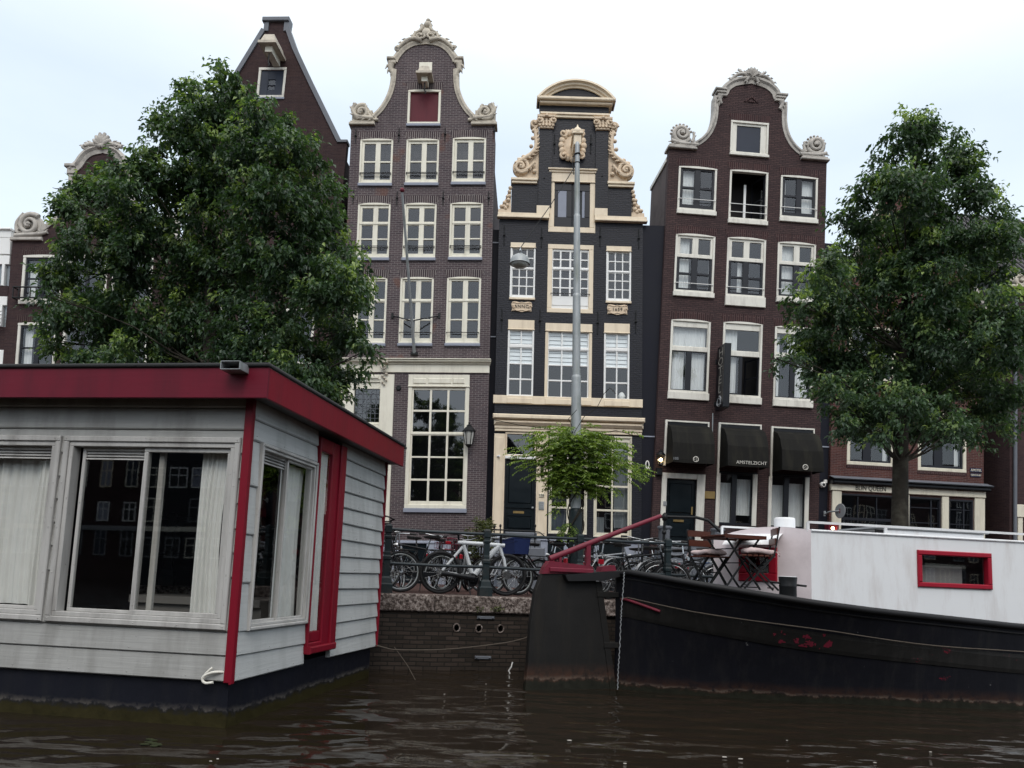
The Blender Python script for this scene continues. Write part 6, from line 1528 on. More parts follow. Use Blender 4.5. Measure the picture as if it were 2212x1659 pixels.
for pth in ([(1240, 935), (1262, 900), (1290, 880), (1305, 850), (1318, 838), (1330, 850)], [(1235, 940), (1180, 925), (1120, 918), (1060, 905)], [(1240, 930), (1228, 905), (1246, 885)], [(1250, 945), (1330, 930), (1368, 940)], [(1180, 960), (1140, 1000), (1118, 960)]):
    m.tube([lpxy(x, y, -.1-.1*i) for i, (x, y) in enumerate(pth)], .006, 5)
m.build('tendril', M['bark'], t)
# ------------------------------------------------------------------ trees
def tree(name, label, base, lobes, depth, trunk, nleaf, size, seed, thick=.55):
    rnd = random.Random(seed)
    t = thing(name, label, 'tree', (base[0], base[1], STREET))
    L3 = []
    for (x, y, r) in lobes:
        k = depth/FPX
        c = at_y(x, y, depth+rnd.uniform(-1.3, 1.0)); L3.append((c, r*k))
    cx = sum(c.x for c, r in L3)/len(L3)
    m = MB(); trunk_pts = trunk
    m.tube([p for p, r in trunk_pts], [r for p, r in trunk_pts], 12)
    n = len(trunk_pts)
    for c, r in L3:
        i = min(range(n), key=lambda j: (trunk_pts[j][0]-Vec((c.x, c.y, c.z-1.2*r-.5))).length)
        i = max(i, 1); p = trunk_pts[i][0]; q = lerp(p, c, .5)+Vec((0, 0, .15))
        m.tube([p, lerp(p, q, .5)+Vec((0, 0, -.06)), q, c+Vec((rnd.uniform(-.1, .1), 0, r*.3))], [min(.04, trunk_pts[i][1]*.4), .02, .013, .005], 6)
        for _ in range(3):
            a = rnd.uniform(0, 6.28); e = c+Vec((math.cos(a)*r*.7, math.sin(a)*r*.7, rnd.uniform(-.2, .6)*r)); m.tube([lerp(q, c, .6), lerp(c, e, .5), e], [.013, .009, .004], 5)
    m.build('trunk', M['bark'], t)
    m = MB(); tot = sum(r**2 for c, r in L3)
    per = 26
    global R_
    keep = R_; R_ = rnd
    for c, r in L3:
        cnt = int(nleaf*r**2/tot/per)
        subs = []
        for _ in range(max(3, int(9*(r/.5)**1.3))):
            while True:
                d = Vec((rnd.uniform(-1, 1), rnd.uniform(-1, 1), rnd.uniform(-1, 1)))
                if .3 < d.length < 1: break
            d = d.normalized()*rnd.uniform(.35, .92)
            subs.append((c+d*r, max(.15, r*rnd.uniform(.22, .42)), rnd.uniform(-.16, .16)))
        for q_ in range(cnt):
            sc_, sr_, tone0 = subs[q_ % len(subs)]
            while True:
                d = Vec((rnd.uniform(-1, 1), rnd.uniform(-1, 1), rnd.uniform(-1, 1)))
                if .08 < d.length < 1: break
            rr = d.length**.6; d.normalize()
            p = sc_+Vec((d.x*sr_*rr*1.15, d.y*sr_*rr*1.15, d.z*sr_*rr*.8))
            if rnd.random() < .07: p = p+(p-c)*.16
            tone0 += .17*d.z + .10*max(-1, min(1, (p.z-c.z)/r))  # clump tops toned lighter, light from above put into the leaf colour
            # twig arching outwards, drooping leaves
            dr = (d+Vec((rnd.gauss(0, .35), rnd.gauss(0, .35), rnd.gauss(.25, .3)))).normalized(); L = rnd.uniform(.22, .42)
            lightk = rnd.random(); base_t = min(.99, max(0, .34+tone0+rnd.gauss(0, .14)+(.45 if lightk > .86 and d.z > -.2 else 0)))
            for j in range(per):
                f = (j+rnd.random())/per; q = p+dr*(L*(f-.3))+Vec((rnd.gauss(0, .055), rnd.gauss(0, .055), rnd.gauss(0, .05)-.10*f*f))
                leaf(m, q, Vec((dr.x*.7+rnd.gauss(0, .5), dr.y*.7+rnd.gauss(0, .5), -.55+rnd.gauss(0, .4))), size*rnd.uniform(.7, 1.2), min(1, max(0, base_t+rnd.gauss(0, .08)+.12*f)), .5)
    R_ = keep
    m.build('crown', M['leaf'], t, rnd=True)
    return t
TD = 14.6
b0 = at_y(440, 1262, TD); tp = []
for x, y, r in ((440, 1262, .2), (442, 1100, .17), (446, 950, .15), (452, 800, .13), (455, 600, .10), (458, 420, .06), (462, 250, .03)): tp.append((at_y(x, y, TD), r))
tp[0] = (Vec((tp[0][0].x, tp[0][0].y, STREET-.1)), .22)
lobesL = [(482,182,36),(440,226,60),(400,290,80),(345,255,20),(500,270,80),(560,300,75),(630,332,62),(610,270,40),(335,330,22),(300,400,75),(215,440,75),(150,440,40),(128,410,20),(370,400,80),(480,400,110),(600,430,110),(690,470,66),(740,540,50),(245,540,100),(155,600,60),(130,680,45),(110,640,22),(350,560,110),(480,560,120),(600,580,110),(710,620,75),(775,640,28),(765,560,25),(220,680,90),(120,740,38),(320,720,100),(440,720,110),(560,730,105),(670,740,85),(760,720,45),(790,660,18),(730,800,60),(785,760,25),(650,830,70),(540,830,80),(420,830,90),(300,820,80),(200,790,60),(522,186,24),(678,400,36),(690,850,40),(150,520,35)]
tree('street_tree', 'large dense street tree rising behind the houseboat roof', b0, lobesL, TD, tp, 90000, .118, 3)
TD2 = 15.4
b1 = at_y(1944, 1262, TD2); tp = []
for x, y, r in ((1944, 1262, .17), (1944, 1130, .16), (1945, 1000, .145), (1947, 900, .13), (1952, 760, .11), (1960, 600, .085), (1975, 430, .05), (1985, 300, .02)): tp.append((at_y(x, y, TD2), r))
tp[0] = (Vec((tp[0][0].x, tp[0][0].y, STREET-.1)), .2)
lobesR = [(1975,275,40),(2078,345,46),(2118,405,44),(2160,462,40),(2175,520,40),(1925,350,38),(1985,272,36),(1960,300,50),(1945,275,15),(2010,330,45),(2060,330,42),(2085,380,45),(2110,420,38),(2155,430,20),(1900,400,45),(1855,410,28),(1950,410,70),(2020,420,60),(1850,480,55),(1920,510,85),(2010,520,90),(2100,500,60),(2155,500,25),(1820,560,60),(1780,590,45),(1880,610,90),(1990,630,110),(2090,600,85),(2160,580,45),(1760,640,45),(1715,660,30),(1800,690,80),(1900,730,110),(2010,740,110),(2110,710,95),(2190,690,50),(1740,740,50),(1700,770,22),(1675,775,12),(1790,800,75),(1880,840,80),(1980,850,85),(2080,820,90),(2170,790,70),(1840,890,60),(2120,890,60),(2040,900,50),(1930,900,40),(1775,840,40),(1850,915,42),(1905,935,32),(1985,925,42),(2060,925,42),(2115,930,32),(1820,905,32),(1955,890,60),(2185,860,40),(2160,920,30),(1900,930,25)]
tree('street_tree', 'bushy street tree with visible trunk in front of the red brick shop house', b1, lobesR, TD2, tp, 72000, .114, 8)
# ------------------------------------------------------------------ houseboat
C0 = at_z(490, 1575, 0); C0.z = 0
hb = rad(9); E1 = Vec((math.sin(hb), math.cos(hb), 0)); E2 = Vec((-math.cos(hb), math.sin(hb), 0)); ZZ = Vec((0, 0, 1))
F1 = Frame(C0, -E2, ZZ, -E1)          # long side facing the camera, u runs up to 0 at the corner
F2 = Frame(C0, E1, ZZ, -E2)           # end wall, u runs away from the corner
Z1 = Z(0, 860, 2.212); Z2 = Z(0, 1360, 2.212)
hull_l = 9.5
endu = F2.uv((819, 1200))[0]
zb = (F1.uv((100, 1441))[1]+F1.uv((480, 1467))[1])/2; zb2 = F2.uv((800, 1402))[1]
OV = .27
ft_ = [F1.uv((x, 787), OV)[1] for x in (100, 560)]; fb_ = [F1.uv((x, 859), OV)[1] for x in (100, 560)]
zt = sum(ft_)/2; zf = sum(fb_)/2
print('hb: end', endu, 'clad bottom', zb, zb2, 'fascia', ft_, fb_, 'corner u', F1.uv((597, 820), OV), 'far', F2.uv((872, 990), OV), 'F2 z', F2.uv((600, 862), OV), F2.uv((800, 905), OV))
zb = (zb+zb2)/2
HBt = thing('houseboat', 'grey weatherboarded houseboat with wine red roof edge and curtained windows', 'houseboat', C0)
def boxes(fr, lst, nm, mt, parent=HBt, c=.006):
    m = MB(fr)
    for q in lst: m.cbox(*q, c)
    return m.build(nm, M[mt], parent)
m = MB(F1); m.box(-hull_l, -.03, -.6, zb+.03, -(endu-.06), -.03)
m.build('hull', M['hbhull'], HBt)
def boards(fr, u0, u1, vs_, holes, w=.022):
    """lapped boards cut round the window openings"""
    m = MB(fr)
    for a, b in zip(vs_[:-1], vs_[1:]):
        cuts = sorted({a, b} | {h[1] for h in holes if a < h[1] < b} | {h[3] for h in holes if a < h[3] < b})
        for c, d in zip(cuts[:-1], cuts[1:]):
            seg = [(u0, u1)]
            for h in holes:
                if h[1] < (c+d)/2 < h[3]:
                    ns = []
                    for s in seg:
                        if h[0] > s[0]: ns.append((s[0], min(s[1], h[0])))
                        if h[2] < s[1]: ns.append((max(s[0], h[2]), s[1]))
                    seg = [s for s in ns if s[1]-s[0] > .002]
            for s in seg:
                wt = lambda v: w*(1-.75*(v-a)/(b-a))
                top = d if d < b else b-.012
                x0, x1 = s
                ch = .012 if c == a else 0
                nv0 = len(m.v)
                m.add([(x0, c, -.03), (x1, c, -.03), (x1, d, -.03), (x0, d, -.03), (x0, c, wt(c)-ch), (x1, c, wt(c)-ch), (x1, c+ch, wt(c)), (x0, c+ch, wt(c)), (x1, top, wt(top)), (x0, top, wt(top)), (x1, d, -.012 if d == b else wt(d)-.001), (x0, d, -.012 if d == b else wt(d)-.001)],
                      [(0, 3, 2, 1), (4, 5, 6, 7), (7, 6, 8, 9), (9, 8, 10, 11), (0, 1, 5, 4), (3, 11, 10, 2), (0, 4, 7, 9, 11, 3), (1, 2, 10, 8, 6, 5)])
                m.v[nv0:] = [(p[0], p[1]+.007*math.sin(p[0]*1.7+round(p[1], 2)*23), p[2]) for p in m.v[nv0:]]
    for k in range(int((u1-u0)/.6)+1):      # nail heads
        for a in vs_[:-1]:
            u = u0+.06+.6*k
            if u < u1-.02 and not any(h[0]-.03 < u < h[2]+.03 and h[1]-.05 < a+.04 < h[3]+.02 for h in holes): m.ball((u, a+.04, w-.001), .0055, 6, 4)
    return m
# window rectangles
w2 = rect(F1, lambda x, y: (x, y), Z1(378, 458), Z2(1224, 383)); 
w2 = (F1.uv(Z1(372, 455))[0]*.5+F1.uv(Z2(250, 350))[0]*.5, F1.uv(Z2(700, 368))[1], F1.uv(Z1(1318, 470))[0]*.5+F1.uv(Z2(1222, 385))[0]*.5, F1.uv(Z1(850, 460))[1])
w1r = (F1.uv(Z1(350, 452))[0]+F1.uv(Z2(235, 350))[0])/2
w1 = (w1r-2.0, w2[1], w1r, w2[3])
e1 = (F2.uv(Z1(1415, 490))[0]+F2.uv(Z2(1308, 385))[0])/2; e2_ = (F2.uv(Z1(1712, 600))[0]+F2.uv(Z2(1632, 370))[0])/2
w3 = (e1, F2.uv(Z2(1480, 378))[1], e2_, F2.uv(Z1(1560, 545))[1])
d0 = (F2.uv(Z1(1722, 440))[0]+F2.uv(Z2(1632, 470))[0])/2; d1 = (F2.uv(Z1(1855, 480))[0]+F2.uv(Z2(1765, 460))[0])/2
dr = (d0, F2.uv(Z2(1700, 500))[1], d1, zf-.02)
print('win', w1, w2, w3, dr)
vs1 = [zb, zb+.16, w2[1]+.0]; 
g = lambda y: F1.uv(Z1(700, y))[1]
vl = sorted([zb, F1.uv(Z2(600, 502))[1], F1.uv(Z2(600, 375))[1]] + [F1.uv(Z1(1290, y))[1] for y in (1220, 1085, 955, 820, 690, 555)] + [g(418), g(297), zf+.06])
vl = [v for i, v in enumerate(vl) if i == 0 or v-vl[i-1] > .05]
boards(F1, -hull_l, -.055, vl, [w1, w2]).build('wall_boards', M['hbwall'], HBt)
g2 = lambda y: F2.uv(Z1(1560, y))[1]
vr = [zb, lerp(zb, w3[1], .5), w3[1]-.005, lerp(w3[1], w3[3], .25), lerp(w3[1], w3[3], .5), lerp(w3[1], w3[3], .75), w3[3], w3[3]+.2, zf+.06]
boards(F2, .035, d0+.0, vr, [w3]).build('wall_boards', M['hbwall2'], HBt)
nb = 13; vr2 = [lerp(zb, zf+.06, i/nb) for i in range(nb+1)]
boards(F2, d1, endu, vr2, [], .032).build('wall_boards', M['hbwall2'], HBt)
# corner post, end trim
boxes(F1, [(-.055, .018, zb-.01, zf+.05, -.03, .04)], 'corner_post', 'hbredv', c=.008)
boxes(F2, [(-.038, .030, zb-.02, zf+.05, -.0, .022)], 'corner_post', 'hbredv', c=.006)
boxes(F2, [(endu-.005, endu+.03, zb, zf+.05, -.05, .05)], 'end_trim', 'hbredv')
# roof
m = MB(F1); m.box(-hull_l-.3, OV-.02, zt-.03, zt+.0, -(endu+.25), OV-.02)
L_ = 1
m.build('roof_deck', M['felt'], HBt)
m = MB(F1); m.box(-hull_l, OV-.04, zf+.05, zf+.07, -(endu+.22), OV-.04); m.build('soffit', M['soffit'], HBt)
far = F2.uv((872, 990), OV)[0]
boxes(F1, [(-hull_l-.3, OV, zf, zt-.035, OV-.035, OV)], 'fascia', 'hbred', c=.004)
boxes(F2, [(-OV+.036, far, zf, zt-.035, OV-.035, OV+.001)], 'fascia', 'hbredv', c=.004)
m = MB(F1); m.tube([(-hull_l-.3, zt-.012, OV+.005), (OV+.005, zt-.012, OV+.005), (OV+.005, zt-.012, -far)], .022, 8); m.build('roof_edge', M['felt'], HBt)
c = F1.uv(Z1(1290, 95), OV); m = MB(F1)
for q in ((c[0]-.09, c[0]+.10, c[1]-.04, c[1]-.034, OV, OV+.17), (c[0]-.09, c[0]+.10, c[1]+.034, c[1]+.04, OV, OV+.17), (c[0]-.09, c[0]-.084, c[1]-.04, c[1]+.04, OV, OV+.17), (c[0]+.094, c[0]+.10, c[1]-.04, c[1]+.04, OV, OV+.17)): m.box(*q)
m.build('roof_spout', M['galv'], HBt)
# windows of the long side
def casing(fr, r, t, w, nm='window', mt='alu', inner=.045):
    m = MB(fr); u0, v0, u1, v1 = r
    for q in ((u0, u0+t, v0+t, v1-t), (u1-t, u1, v0+t, v1-t), (u0, u1, v0, v0+t), (u0, u1, v1-t, v1)): m.cbox(*q, -.05, w, .008)
    a = t; b = t+inner
    for q in ((u0+a, u0+b, v0+b, v1-b), (u1-b, u1-a, v0+b, v1-b), (u0+a, u1-a, v0+a, v0+b), (u0+a, u1-a, v1-b, v1-a)): m.cbox(*q, -.08, w-.018, .005)
    for k in range(5):
        for v in (v0+t/2, v1-t/2): m.ball((lerp(u0+.03, u1-.03, k/4), v, w), .006, 6, 4)
        for u in (u0+t/2, u1-t/2): m.ball((u, lerp(v0+.03, v1-.03, k/4), w), .006, 6, 4)
    return m.build(nm, M[mt], HBt)
def leafframe(fr, par, u0, u1, v0, v1, w, louver=0, t=.035, mt='alu'):
    m = MB(fr)
    for q in ((u0, u0+t, v0+t, v1-t), (u1-t, u1, v0+t, v1-t), (u0, u1, v0, v0+t), (u0, u1, v1-t, v1)): m.cbox(*q, w-.035, w, .005)
    s = m.build('sash', M[mt], par)
    vt = v1-t-louver
    if louver:
        m = MB(fr)
        for k in range(3): a = lerp(vt, v1-t, k/3); b = lerp(vt, v1-t, (k+.72)/3); m.add([(u0+t, a, w-.002), (u1-t, a, w-.002), (u1-t, b, w-.022), (u0+t, b, w-.022), (u0+t, a, w-.01), (u1-t, a, w-.01), (u1-t, b, w-.03), (u0+t, b, w-.03)], [(0, 1, 2, 3), (7, 6, 5, 4), (0, 4, 5, 1), (3, 2, 6, 7)])
        m.box(u0+t, u1-t, vt, v1-t, w-.034, w-.031)
        m.build('vent_louver', M[mt], par)
    m = MB(fr); m.quad((u0+t, v0+t, w-.02), (u1-t, v0+t, w-.02), (u1-t, vt, w-.02), (u0+t, vt, w-.02)); m.build('pane', M['boatglass'], par)
    return s
W2 = casing(F1, w2, .055, .05)
iw = (w2[0]+.10, w2[1]+.10, w2[2]-.10, w2[3]-.10); ww = w2[2]-w2[0]
X = lambda t: w2[0]+ww*t
leafframe(F1, W2, X(.085), X(.475), iw[1], iw[3], -.035, .085)
leafframe(F1, W2, X(.455), iw[2]+.002, iw[1], iw[3], .0, 0, .045)
m = MB(F1); m.cbox(X(.515), X(.545), iw[1], iw[3]-.02, -.12, -.08, .005); m.build('inner_post', M['alu'], W2)
W1 = casing(F1, w1, .055, .05)
leafframe(F1, W1, w1[0]+.10, w1[0]+1.0, w1[1]+.10, w1[3]-.10, .0, 0, .045); leafframe(F1, W1, w1[0]+.96, w1[2]-.10, w1[1]+.10, w1[3]-.10, -.03, .085)
m = MB(F1); drape(m, X(.745), X(.905), w2[1]+.12, w2[3]-.12, -.14, 5, .025, 60, .3); m.build('curtain', M['curtain'], W2)
m = MB(F1); drape(m, X(.935), X(1.01), w2[1]+.1, w2[3]-.1, -.2, 2, .02, 20); m.build('curtain', M['curtain'], W2)
m = MB(F1); drape(m, w1[2]-.85, w1[2]-.19, w1[1]+.14, w1[3]-.12, -.17, 5, .035, 70, .15); drape(m, w1[2]-.30, w1[2]-.10, w1[1]+.12, w1[3]-.12, -.13, 2.5, .025, 40, .2); m.build('curtain', M['curtain'], W1)
m = MB(F1); drape(m, w1[0], w1[0]+.7, w1[1]+.12, w1[3]-.12, -.17, 5, .035, 50); m.build('curtain', M['curtain'], W1)
# end wall window and red framed strip window
W3 = casing(F2, w3, .035, .05, inner=.03)
um = lerp(w3[0], w3[2], .5)
leafframe(F2, W3, w3[0]+.06, um+.02, w3[1]+.06, w3[3]-.06, -.03, .09, .03); leafframe(F2, W3, um-.02, w3[2]-.06, w3[1]+.06, w3[3]-.06, .0, 0, .03)
m = MB(F2); drape(m, lerp(w3[0], w3[2], .56), w3[2]-.02, w3[1]+.07, w3[3]-.08, -.12, 5, .022, 60, .15); m.build('curtain', M['curtain'], W3)
m = MB(F2); u0, v0, u1, v1 = dr; t0 = .03; t1 = (u1-u0)*.50
for q in ((u0, u0+t0, v0, v1), (u1-t1, u1, v0, v1), (u0+t0, u1-t1, v0, v0+.10), (u0+t0, u1-t1, v0+.10, v0+.22), (u0+t0, u1-t1, v1-.16, v1)): m.cbox(*q, -.06, .055 if q[2] != v0+.10 else .03, .01)
m.cbox(u1-t1*.45, u1+.004, v0, v1+.001, -.06, .085, .012); m.cbox(u0-.01, u1+.006, v0-.02, v0+.06, -.05, .10, .012)
W4 = m.build('window', M['hbredv'], HBt)
m = MB(F2); m.quad((u0+t0, v0+.22, .03), (u1-t1, v0+.22, .03), (u1-t1, v1-.16, .03), (u0+t0, v1-.16, .03)); m.build('pane', M['boatglass'], W4)
m = MB(F2); drape(m, u0, u1-t1*.95, v0+.2, v1-.1, -.015, 3, .016, 30, .1); m.build('curtain', M['curtain'], W4)
# room
m = MB(F1)
du = endu-.06
m.box(-hull_l, -.1, zb-.02, zb+.02, -du, -.06); m.box(-hull_l, -.1, zf+.02, zf+.04, -du, -.04)
m.box(-hull_l, -.06, zb, zf+.05, -du-.02, -du+.01); m.box(-hull_l, -hull_l+.03, zb, zf+.05, -du, -.03)
m.box(-3.4, -3.36, zb, zf, -du, -.4); m.build('room', M['room'], HBt)
m = MB(F1); m.box(-1.9, -.35, zb+.02, zb+.62, -2.0, -1.2); m.box(-1.9, -.35, zb+.62, zb+.70, -2.0, -1.15); m.box(-3.0, -2.3, zb+.02, zb+.45, -1.4, -.7); m.build('furniture', M['roomlight'], HBt)
# mooring hook
c = F1.uv(Z2(1160, 630)); m = MB(F1)
m.tube(smoothpath([(c[0]+.10, c[1]+.02, -.0), (c[0]+.02, c[1]+.02, .05), (c[0]-.06, c[1]-.01, .06), (c[0]-.085, c[1]-.05, .06), (c[0]-.05, c[1]-.08, .06), (c[0]+.02, c[1]-.07, .055)], 4), .013, 8)
m.tube([(c[0]-.06, c[1]+.0, .06), (c[0]-.02, c[1]+.04, .06), (c[0]+.0, c[1]+.06, .05)], .011, 8); m.build('mooring_hook', M['trimH'], HBt)

# ------------------------------------------------------------------ barge
BA = rad(11); bd = Vec((math.cos(BA), math.sin(BA), 0)); bn = Vec((math.sin(BA), -math.cos(BA), 0))
SP = Vec((1.52, 11.0, 0))
BG = thing('barge', 'black hulled barge with white cabin, red framed windows and big rusty rudder', 'barge', SP)
def interp(x, tab):
    for (a, b), (c, d) in zip(tab[:-1], tab[1:]):
        if x <= c: return lerp(b, d, max(0, (x-a)/(c-a)))
    return tab[-1][1]
sheer = lambda s: interp(s, SH)
bs_ = lambda s: 1.62*max(0, 1-(1-min(s/3.0, 1))**2)**.6
SH = []
for gx, gy in ((1338, 1235), (1352, 1231), (1425, 1243), (1500, 1256), (1575, 1268), (1648, 1280), (1710, 1290), (1770, 1299), (1891, 1315), (2050, 1332), (2212, 1350)):
    best = None
    for i in range(1, 1500):
        s_ = i*.008; p = SP+bd*s_+bn*bs_(s_); d = ray(gx, gy)
        e_ = abs(d.x/d.y-p.x/p.y)
        if best is None or e_ < best[0]: best = (e_, s_, 1.47+d.z*p.y/d.y-.03)
    SH.append((best[1], best[2]))
SH = [(0, SH[0][1]+.005)]+SH+[(SH[-1][0]+3, SH[-1][1]-.06), (16, SH[-1][1]-.06)]
print('sheer', [(round(a, 2), round(b, 3)) for a, b in SH])
bw_ = lambda s: 1.60*max(0, 1-(1-min(s/6.0, 1))**2)**.85
def hp_(s, t, sg=1):      # t 0 = below water, 1 = sheer ; sg=1 near side
    z = lerp(-.45, sheer(s), t); q = max(0, min(1, (z+.05)/(sheer(s)+.05)))
    b = lerp(bw_(s), bs_(s), q**1.5); return SP+bd*s+bn*(b*sg)+ZZ*z
def hz(s, z, off=0., sg=1):
    q = max(0, min(1, (z+.05)/(sheer(s)+.05))); b = lerp(bw_(s), bs_(s), q**1.5)+off; return SP+bd*s+bn*(b*sg)+ZZ*z
ss = [0, .03, .1, .2, .35, .55, .8, 1.1, 1.5, 2, 2.5, 3, 3.6, 4.3, 5, 6, 7, 8.5, 10, 12, 14]
m = MB()
for sg in (1, -1):
    nt = 14; pts = [hp_(s, t/nt, sg) for s in ss for t in range(nt+1)]; fs = []
    for i in range(len(ss)-1):
        for j in range(nt):
            a = i*(nt+1)+j; f_ = (a, a+nt+1, a+nt+2, a+1); fs.append(f_ if sg > 0 else f_[::-1])
    m.add(pts, fs, True)
e = [hp_(14, t/14, 1) for t in range(15)]+[hp_(14, t/14, -1) for t in range(14, -1, -1)]; m.add(e, [tuple(range(30))])
m.build('hull', M['barge'], BG)
m = MB(); dz = lambda s: sheer(s)-.02-.30*min(1, max(0, (s-1.5)/3))
pts = []; fs = []
for s in ss[1:]:
    for sg in (1, -1): pts.append(hz(s, dz(s), -.02, sg))
for i in range(len(ss)-2): fs.append((2*i, 2*i+2, 2*i+3, 2*i+1))
m.add(pts, fs); m.build('deck', M['deck'], BG)
sl = [.0]+[.06*k*k*.35 for k in range(1, 9)]+[1.4+.35*k for k in range(0, 36)]
for sg in (1, -1):
    m = MB(); m.tube([hz(s, sheer(s), .01, sg)+ZZ*.0 for s in sl], .042, 8); m.build('gunwale', M['deck'], BG)
def strake(zo, hh, w, nm, mt, s0=0.02):
    m = MB(); pts = []; fs = []; q = [s for s in sl if s >= s0]
    for s in q:
        for dz_, o in ((-hh, -.02), (-hh, w*.6), (-hh*.8, w), (-hh*.2, w), (0, w*.6), (0, -.02)): pts.append(hz(s, sheer(s)-zo+dz_, o))
    for i in range(len(q)-1):
        for j in range(5): fs.append((i*6+j, (i+1)*6+j, (i+1)*6+j+1, i*6+j+1))
    m.add(pts, fs); return m.build(nm, M[mt], BG)
strake(.36, .25, .022, 'rubbing_strake', 'strake')
strake(.08, .02, .02, 'plate_seam', 'deck')
m = MB(); m.tube([hz(s, sheer(s)-.34-.02*math.sin(s*2.1), .045) for s in sl if s > .02], .008, 6); m.build('strake_rope', M['rope'], BG)
m = MB(); n_s, n_z = 60, 12; s_a, s_b = 1.72, 2.45
for i in range(n_s):
    for j in range(n_z):
        sa, sb2 = lerp(s_a, s_b, i/n_s), lerp(s_a, s_b, (i+1)/n_s); f = (i+.5)/n_s; g_ = (j+.5)/n_z
        if mnoise.noise(Vec((f*7, g_*3.2, 1.7)))+.55*mnoise.noise(Vec((f*21, g_*9, 4.2))) < .05+.9*(abs(g_-.5)*2)**2*.5+.5*abs(f-.6)**1.5: continue
        za, zb_ = -.37-.2*(1-j/n_z), -.37-.2*(1-(j+1)/n_z)
        m.add([hz(sa, sheer(sa)+za, .0235), hz(sb2, sheer(sb2)+za, .0235), hz(sb2, sheer(sb2)+zb_, .0235), hz(sa, sheer(sa)+zb_, .0235)], [(0, 1, 2, 3)])
m.build('paint_patch', M['bargered'], BG)['kind'] = 'stuff'
m = MB(); m.tube([hz(s, lerp(sheer(s)-.36, sheer(s)-.44, s/.42), .04) for s in (.03, .06, .12, .2, .3, .42)], .02, 8); m.build('fender_bar', M['bargered'], BG)
# rudder
rv = (SP-Vec((.25, 10.52, 0))); rv.z = 0; ru = rv.normalized(); RD = Frame(Vec((.25, 10.52, 0)), ru, ZZ, Vec((ru.y, -ru.x, 0)))
ZS = Z(1260, 1220, 2.989)
gp = lambda x, y: RD.uv(ZS(x, y))
poly = [gp(180, 535), gp(130, 660), gp(95, 900), gp(75, 1200), gp(60, 1330)]; poly += [(poly[-1][0]-.02, -.6), (gp(690, 1380)[0], -.6), gp(690, 1370), gp(640, 1060), gp(575, 590), gp(560, 520)]
m = MB(RD); m.prism(poly, -.05, .05); m.build('rudder', M['rudder'], BG, bevel=.015)
m = MB(RD); a = gp(580, 600); b = gp(690, 1390); m.beam((a[0]+.02, a[1], .0), (b[0]+.03, b[1]-.1, 0), .09, .12, (0, 0, 1)); m.build('rudder_post', M['bargered'] if 0 else M['rudder'], BG)
for y in (690, 1060):
    m = MB(RD); c = gp(650 if y > 900 else 600, y); m.cbox(c[0]-.05, c[0]+.32, c[1]-.04, c[1]+.04, -.07, .07, .01); m.build('rudder_hinge', M['rudder'], BG)
m = MB(RD); m.prism([gp(330, 560), gp(345, 592), gp(600, 590), gp(720, 560), gp(720, 520), gp(540, 530), gp(325, 548)], -.16, .16); m.build('stern_plate', M['deck'], BG)
m = MB(RD); m.prism([gp(178, 540), gp(200, 490), gp(232, 446), gp(545, 486), gp(548, 535), gp(330, 538)], -.07, .07); m.cbox(gp(228, 500)[0], gp(545, 500)[0], gp(400, 532)[1], gp(400, 500)[1], .07, .10, .008); m.build('rudder_head', M['bargered'], BG)
m = MB(RD); m.prism([gp(600, 525), gp(610, 488), gp(700, 478), gp(712, 518)], -.08, .08); m.build('rudder_block', M['bargered'], BG)
m = MB(RD); a = gp(245, 432); b = gp(1058, 118); m.tube([(a[0], a[1], 0), (lerp(a[0], b[0], .5), lerp(a[1], b[1], .5)+.004, 0), (b[0], b[1], 0)], [.042, .036, .030], 10); tl = m.build('tiller', M['bargered'], BG)
m = MB(RD); 
for x, y0, y1, w in ((525, 330, 490, .035), (320, 420, 470, .02)): c = gp(x, y0); d = gp(x, y1); m.cbox(c[0]-w, c[0]+w, d[1], c[1], -.03, .03, .005)
m.build('tiller_post', M['bargered'], BG)
# cabin
def px_at(x, y, Y): return at_y(x, y, Y)
A0 = px_at(1753, 1270, 10.75); A0.z = 0
KC = Frame(A0, bd, ZZ, bn)
B0 = px_at(1541, 1250, 11.75); B0.z = 0
ka = (A0-B0); la = ka.length; ka.normalize(); KA = Frame(B0, ka, ZZ, Vec((ka.y, -ka.x, 0)))
ZBG = Z(1800, 1240, 2.963); ZT2 = Z(1680, 1230, 5.53)
rt = (KC.uv(ZBG(560, 167))[1]+KC.uv(ZBG(1900, 240))[1])/2
print('cabin roof z', rt, KC.uv(ZBG(560, 167)), KC.uv(ZBG(2050, 250)), 'aft len', la)
wr = rect(KC, ZBG, (1297, 303), (1840, 592)); cl_ = 9.0
m = MB(KC); m.holed([(0, .9), (cl_, .9), (cl_, rt), (0, rt)], [[(wr[0]+.04, wr[1]+.04), (wr[2]-.04, wr[1]+.04), (wr[2]-.04, wr[3]-.04), (wr[0]+.04, wr[3]-.04)]], -.05, 0); m.build('cabin_wall', M['cabin'], BG)
def redwin(fr, r, t=.075, nm='window', off=0):
    m = MB(fr); u0, v0, u1, v1 = r
    for q in ((u0, u0+t, v0+t, v1-t), (u1-t, u1, v0+t, v1-t), (u0, u1, v0, v0+t), (u0, u1, v1-t, v1)): m.cbox(*q, -.06, .035+off, .012)
    w = m.build(nm, M['redgloss'], BG)
    m = MB(fr); m.quad((u0+t, v0+t, -.03), (u1-t, v0+t, -.03), (u1-t, v1-t, -.03), (u0+t, v1-t, -.03)); m.build('pane', M['glass'], w)
    return w
W5 = redwin(KC, wr, .068)
m = MB(KC); m.box(wr[0]-.3, wr[2]+.3, wr[1]-.3, wr[3]+.3, -.5, -.48); m.build('interior', M['room'], W5)
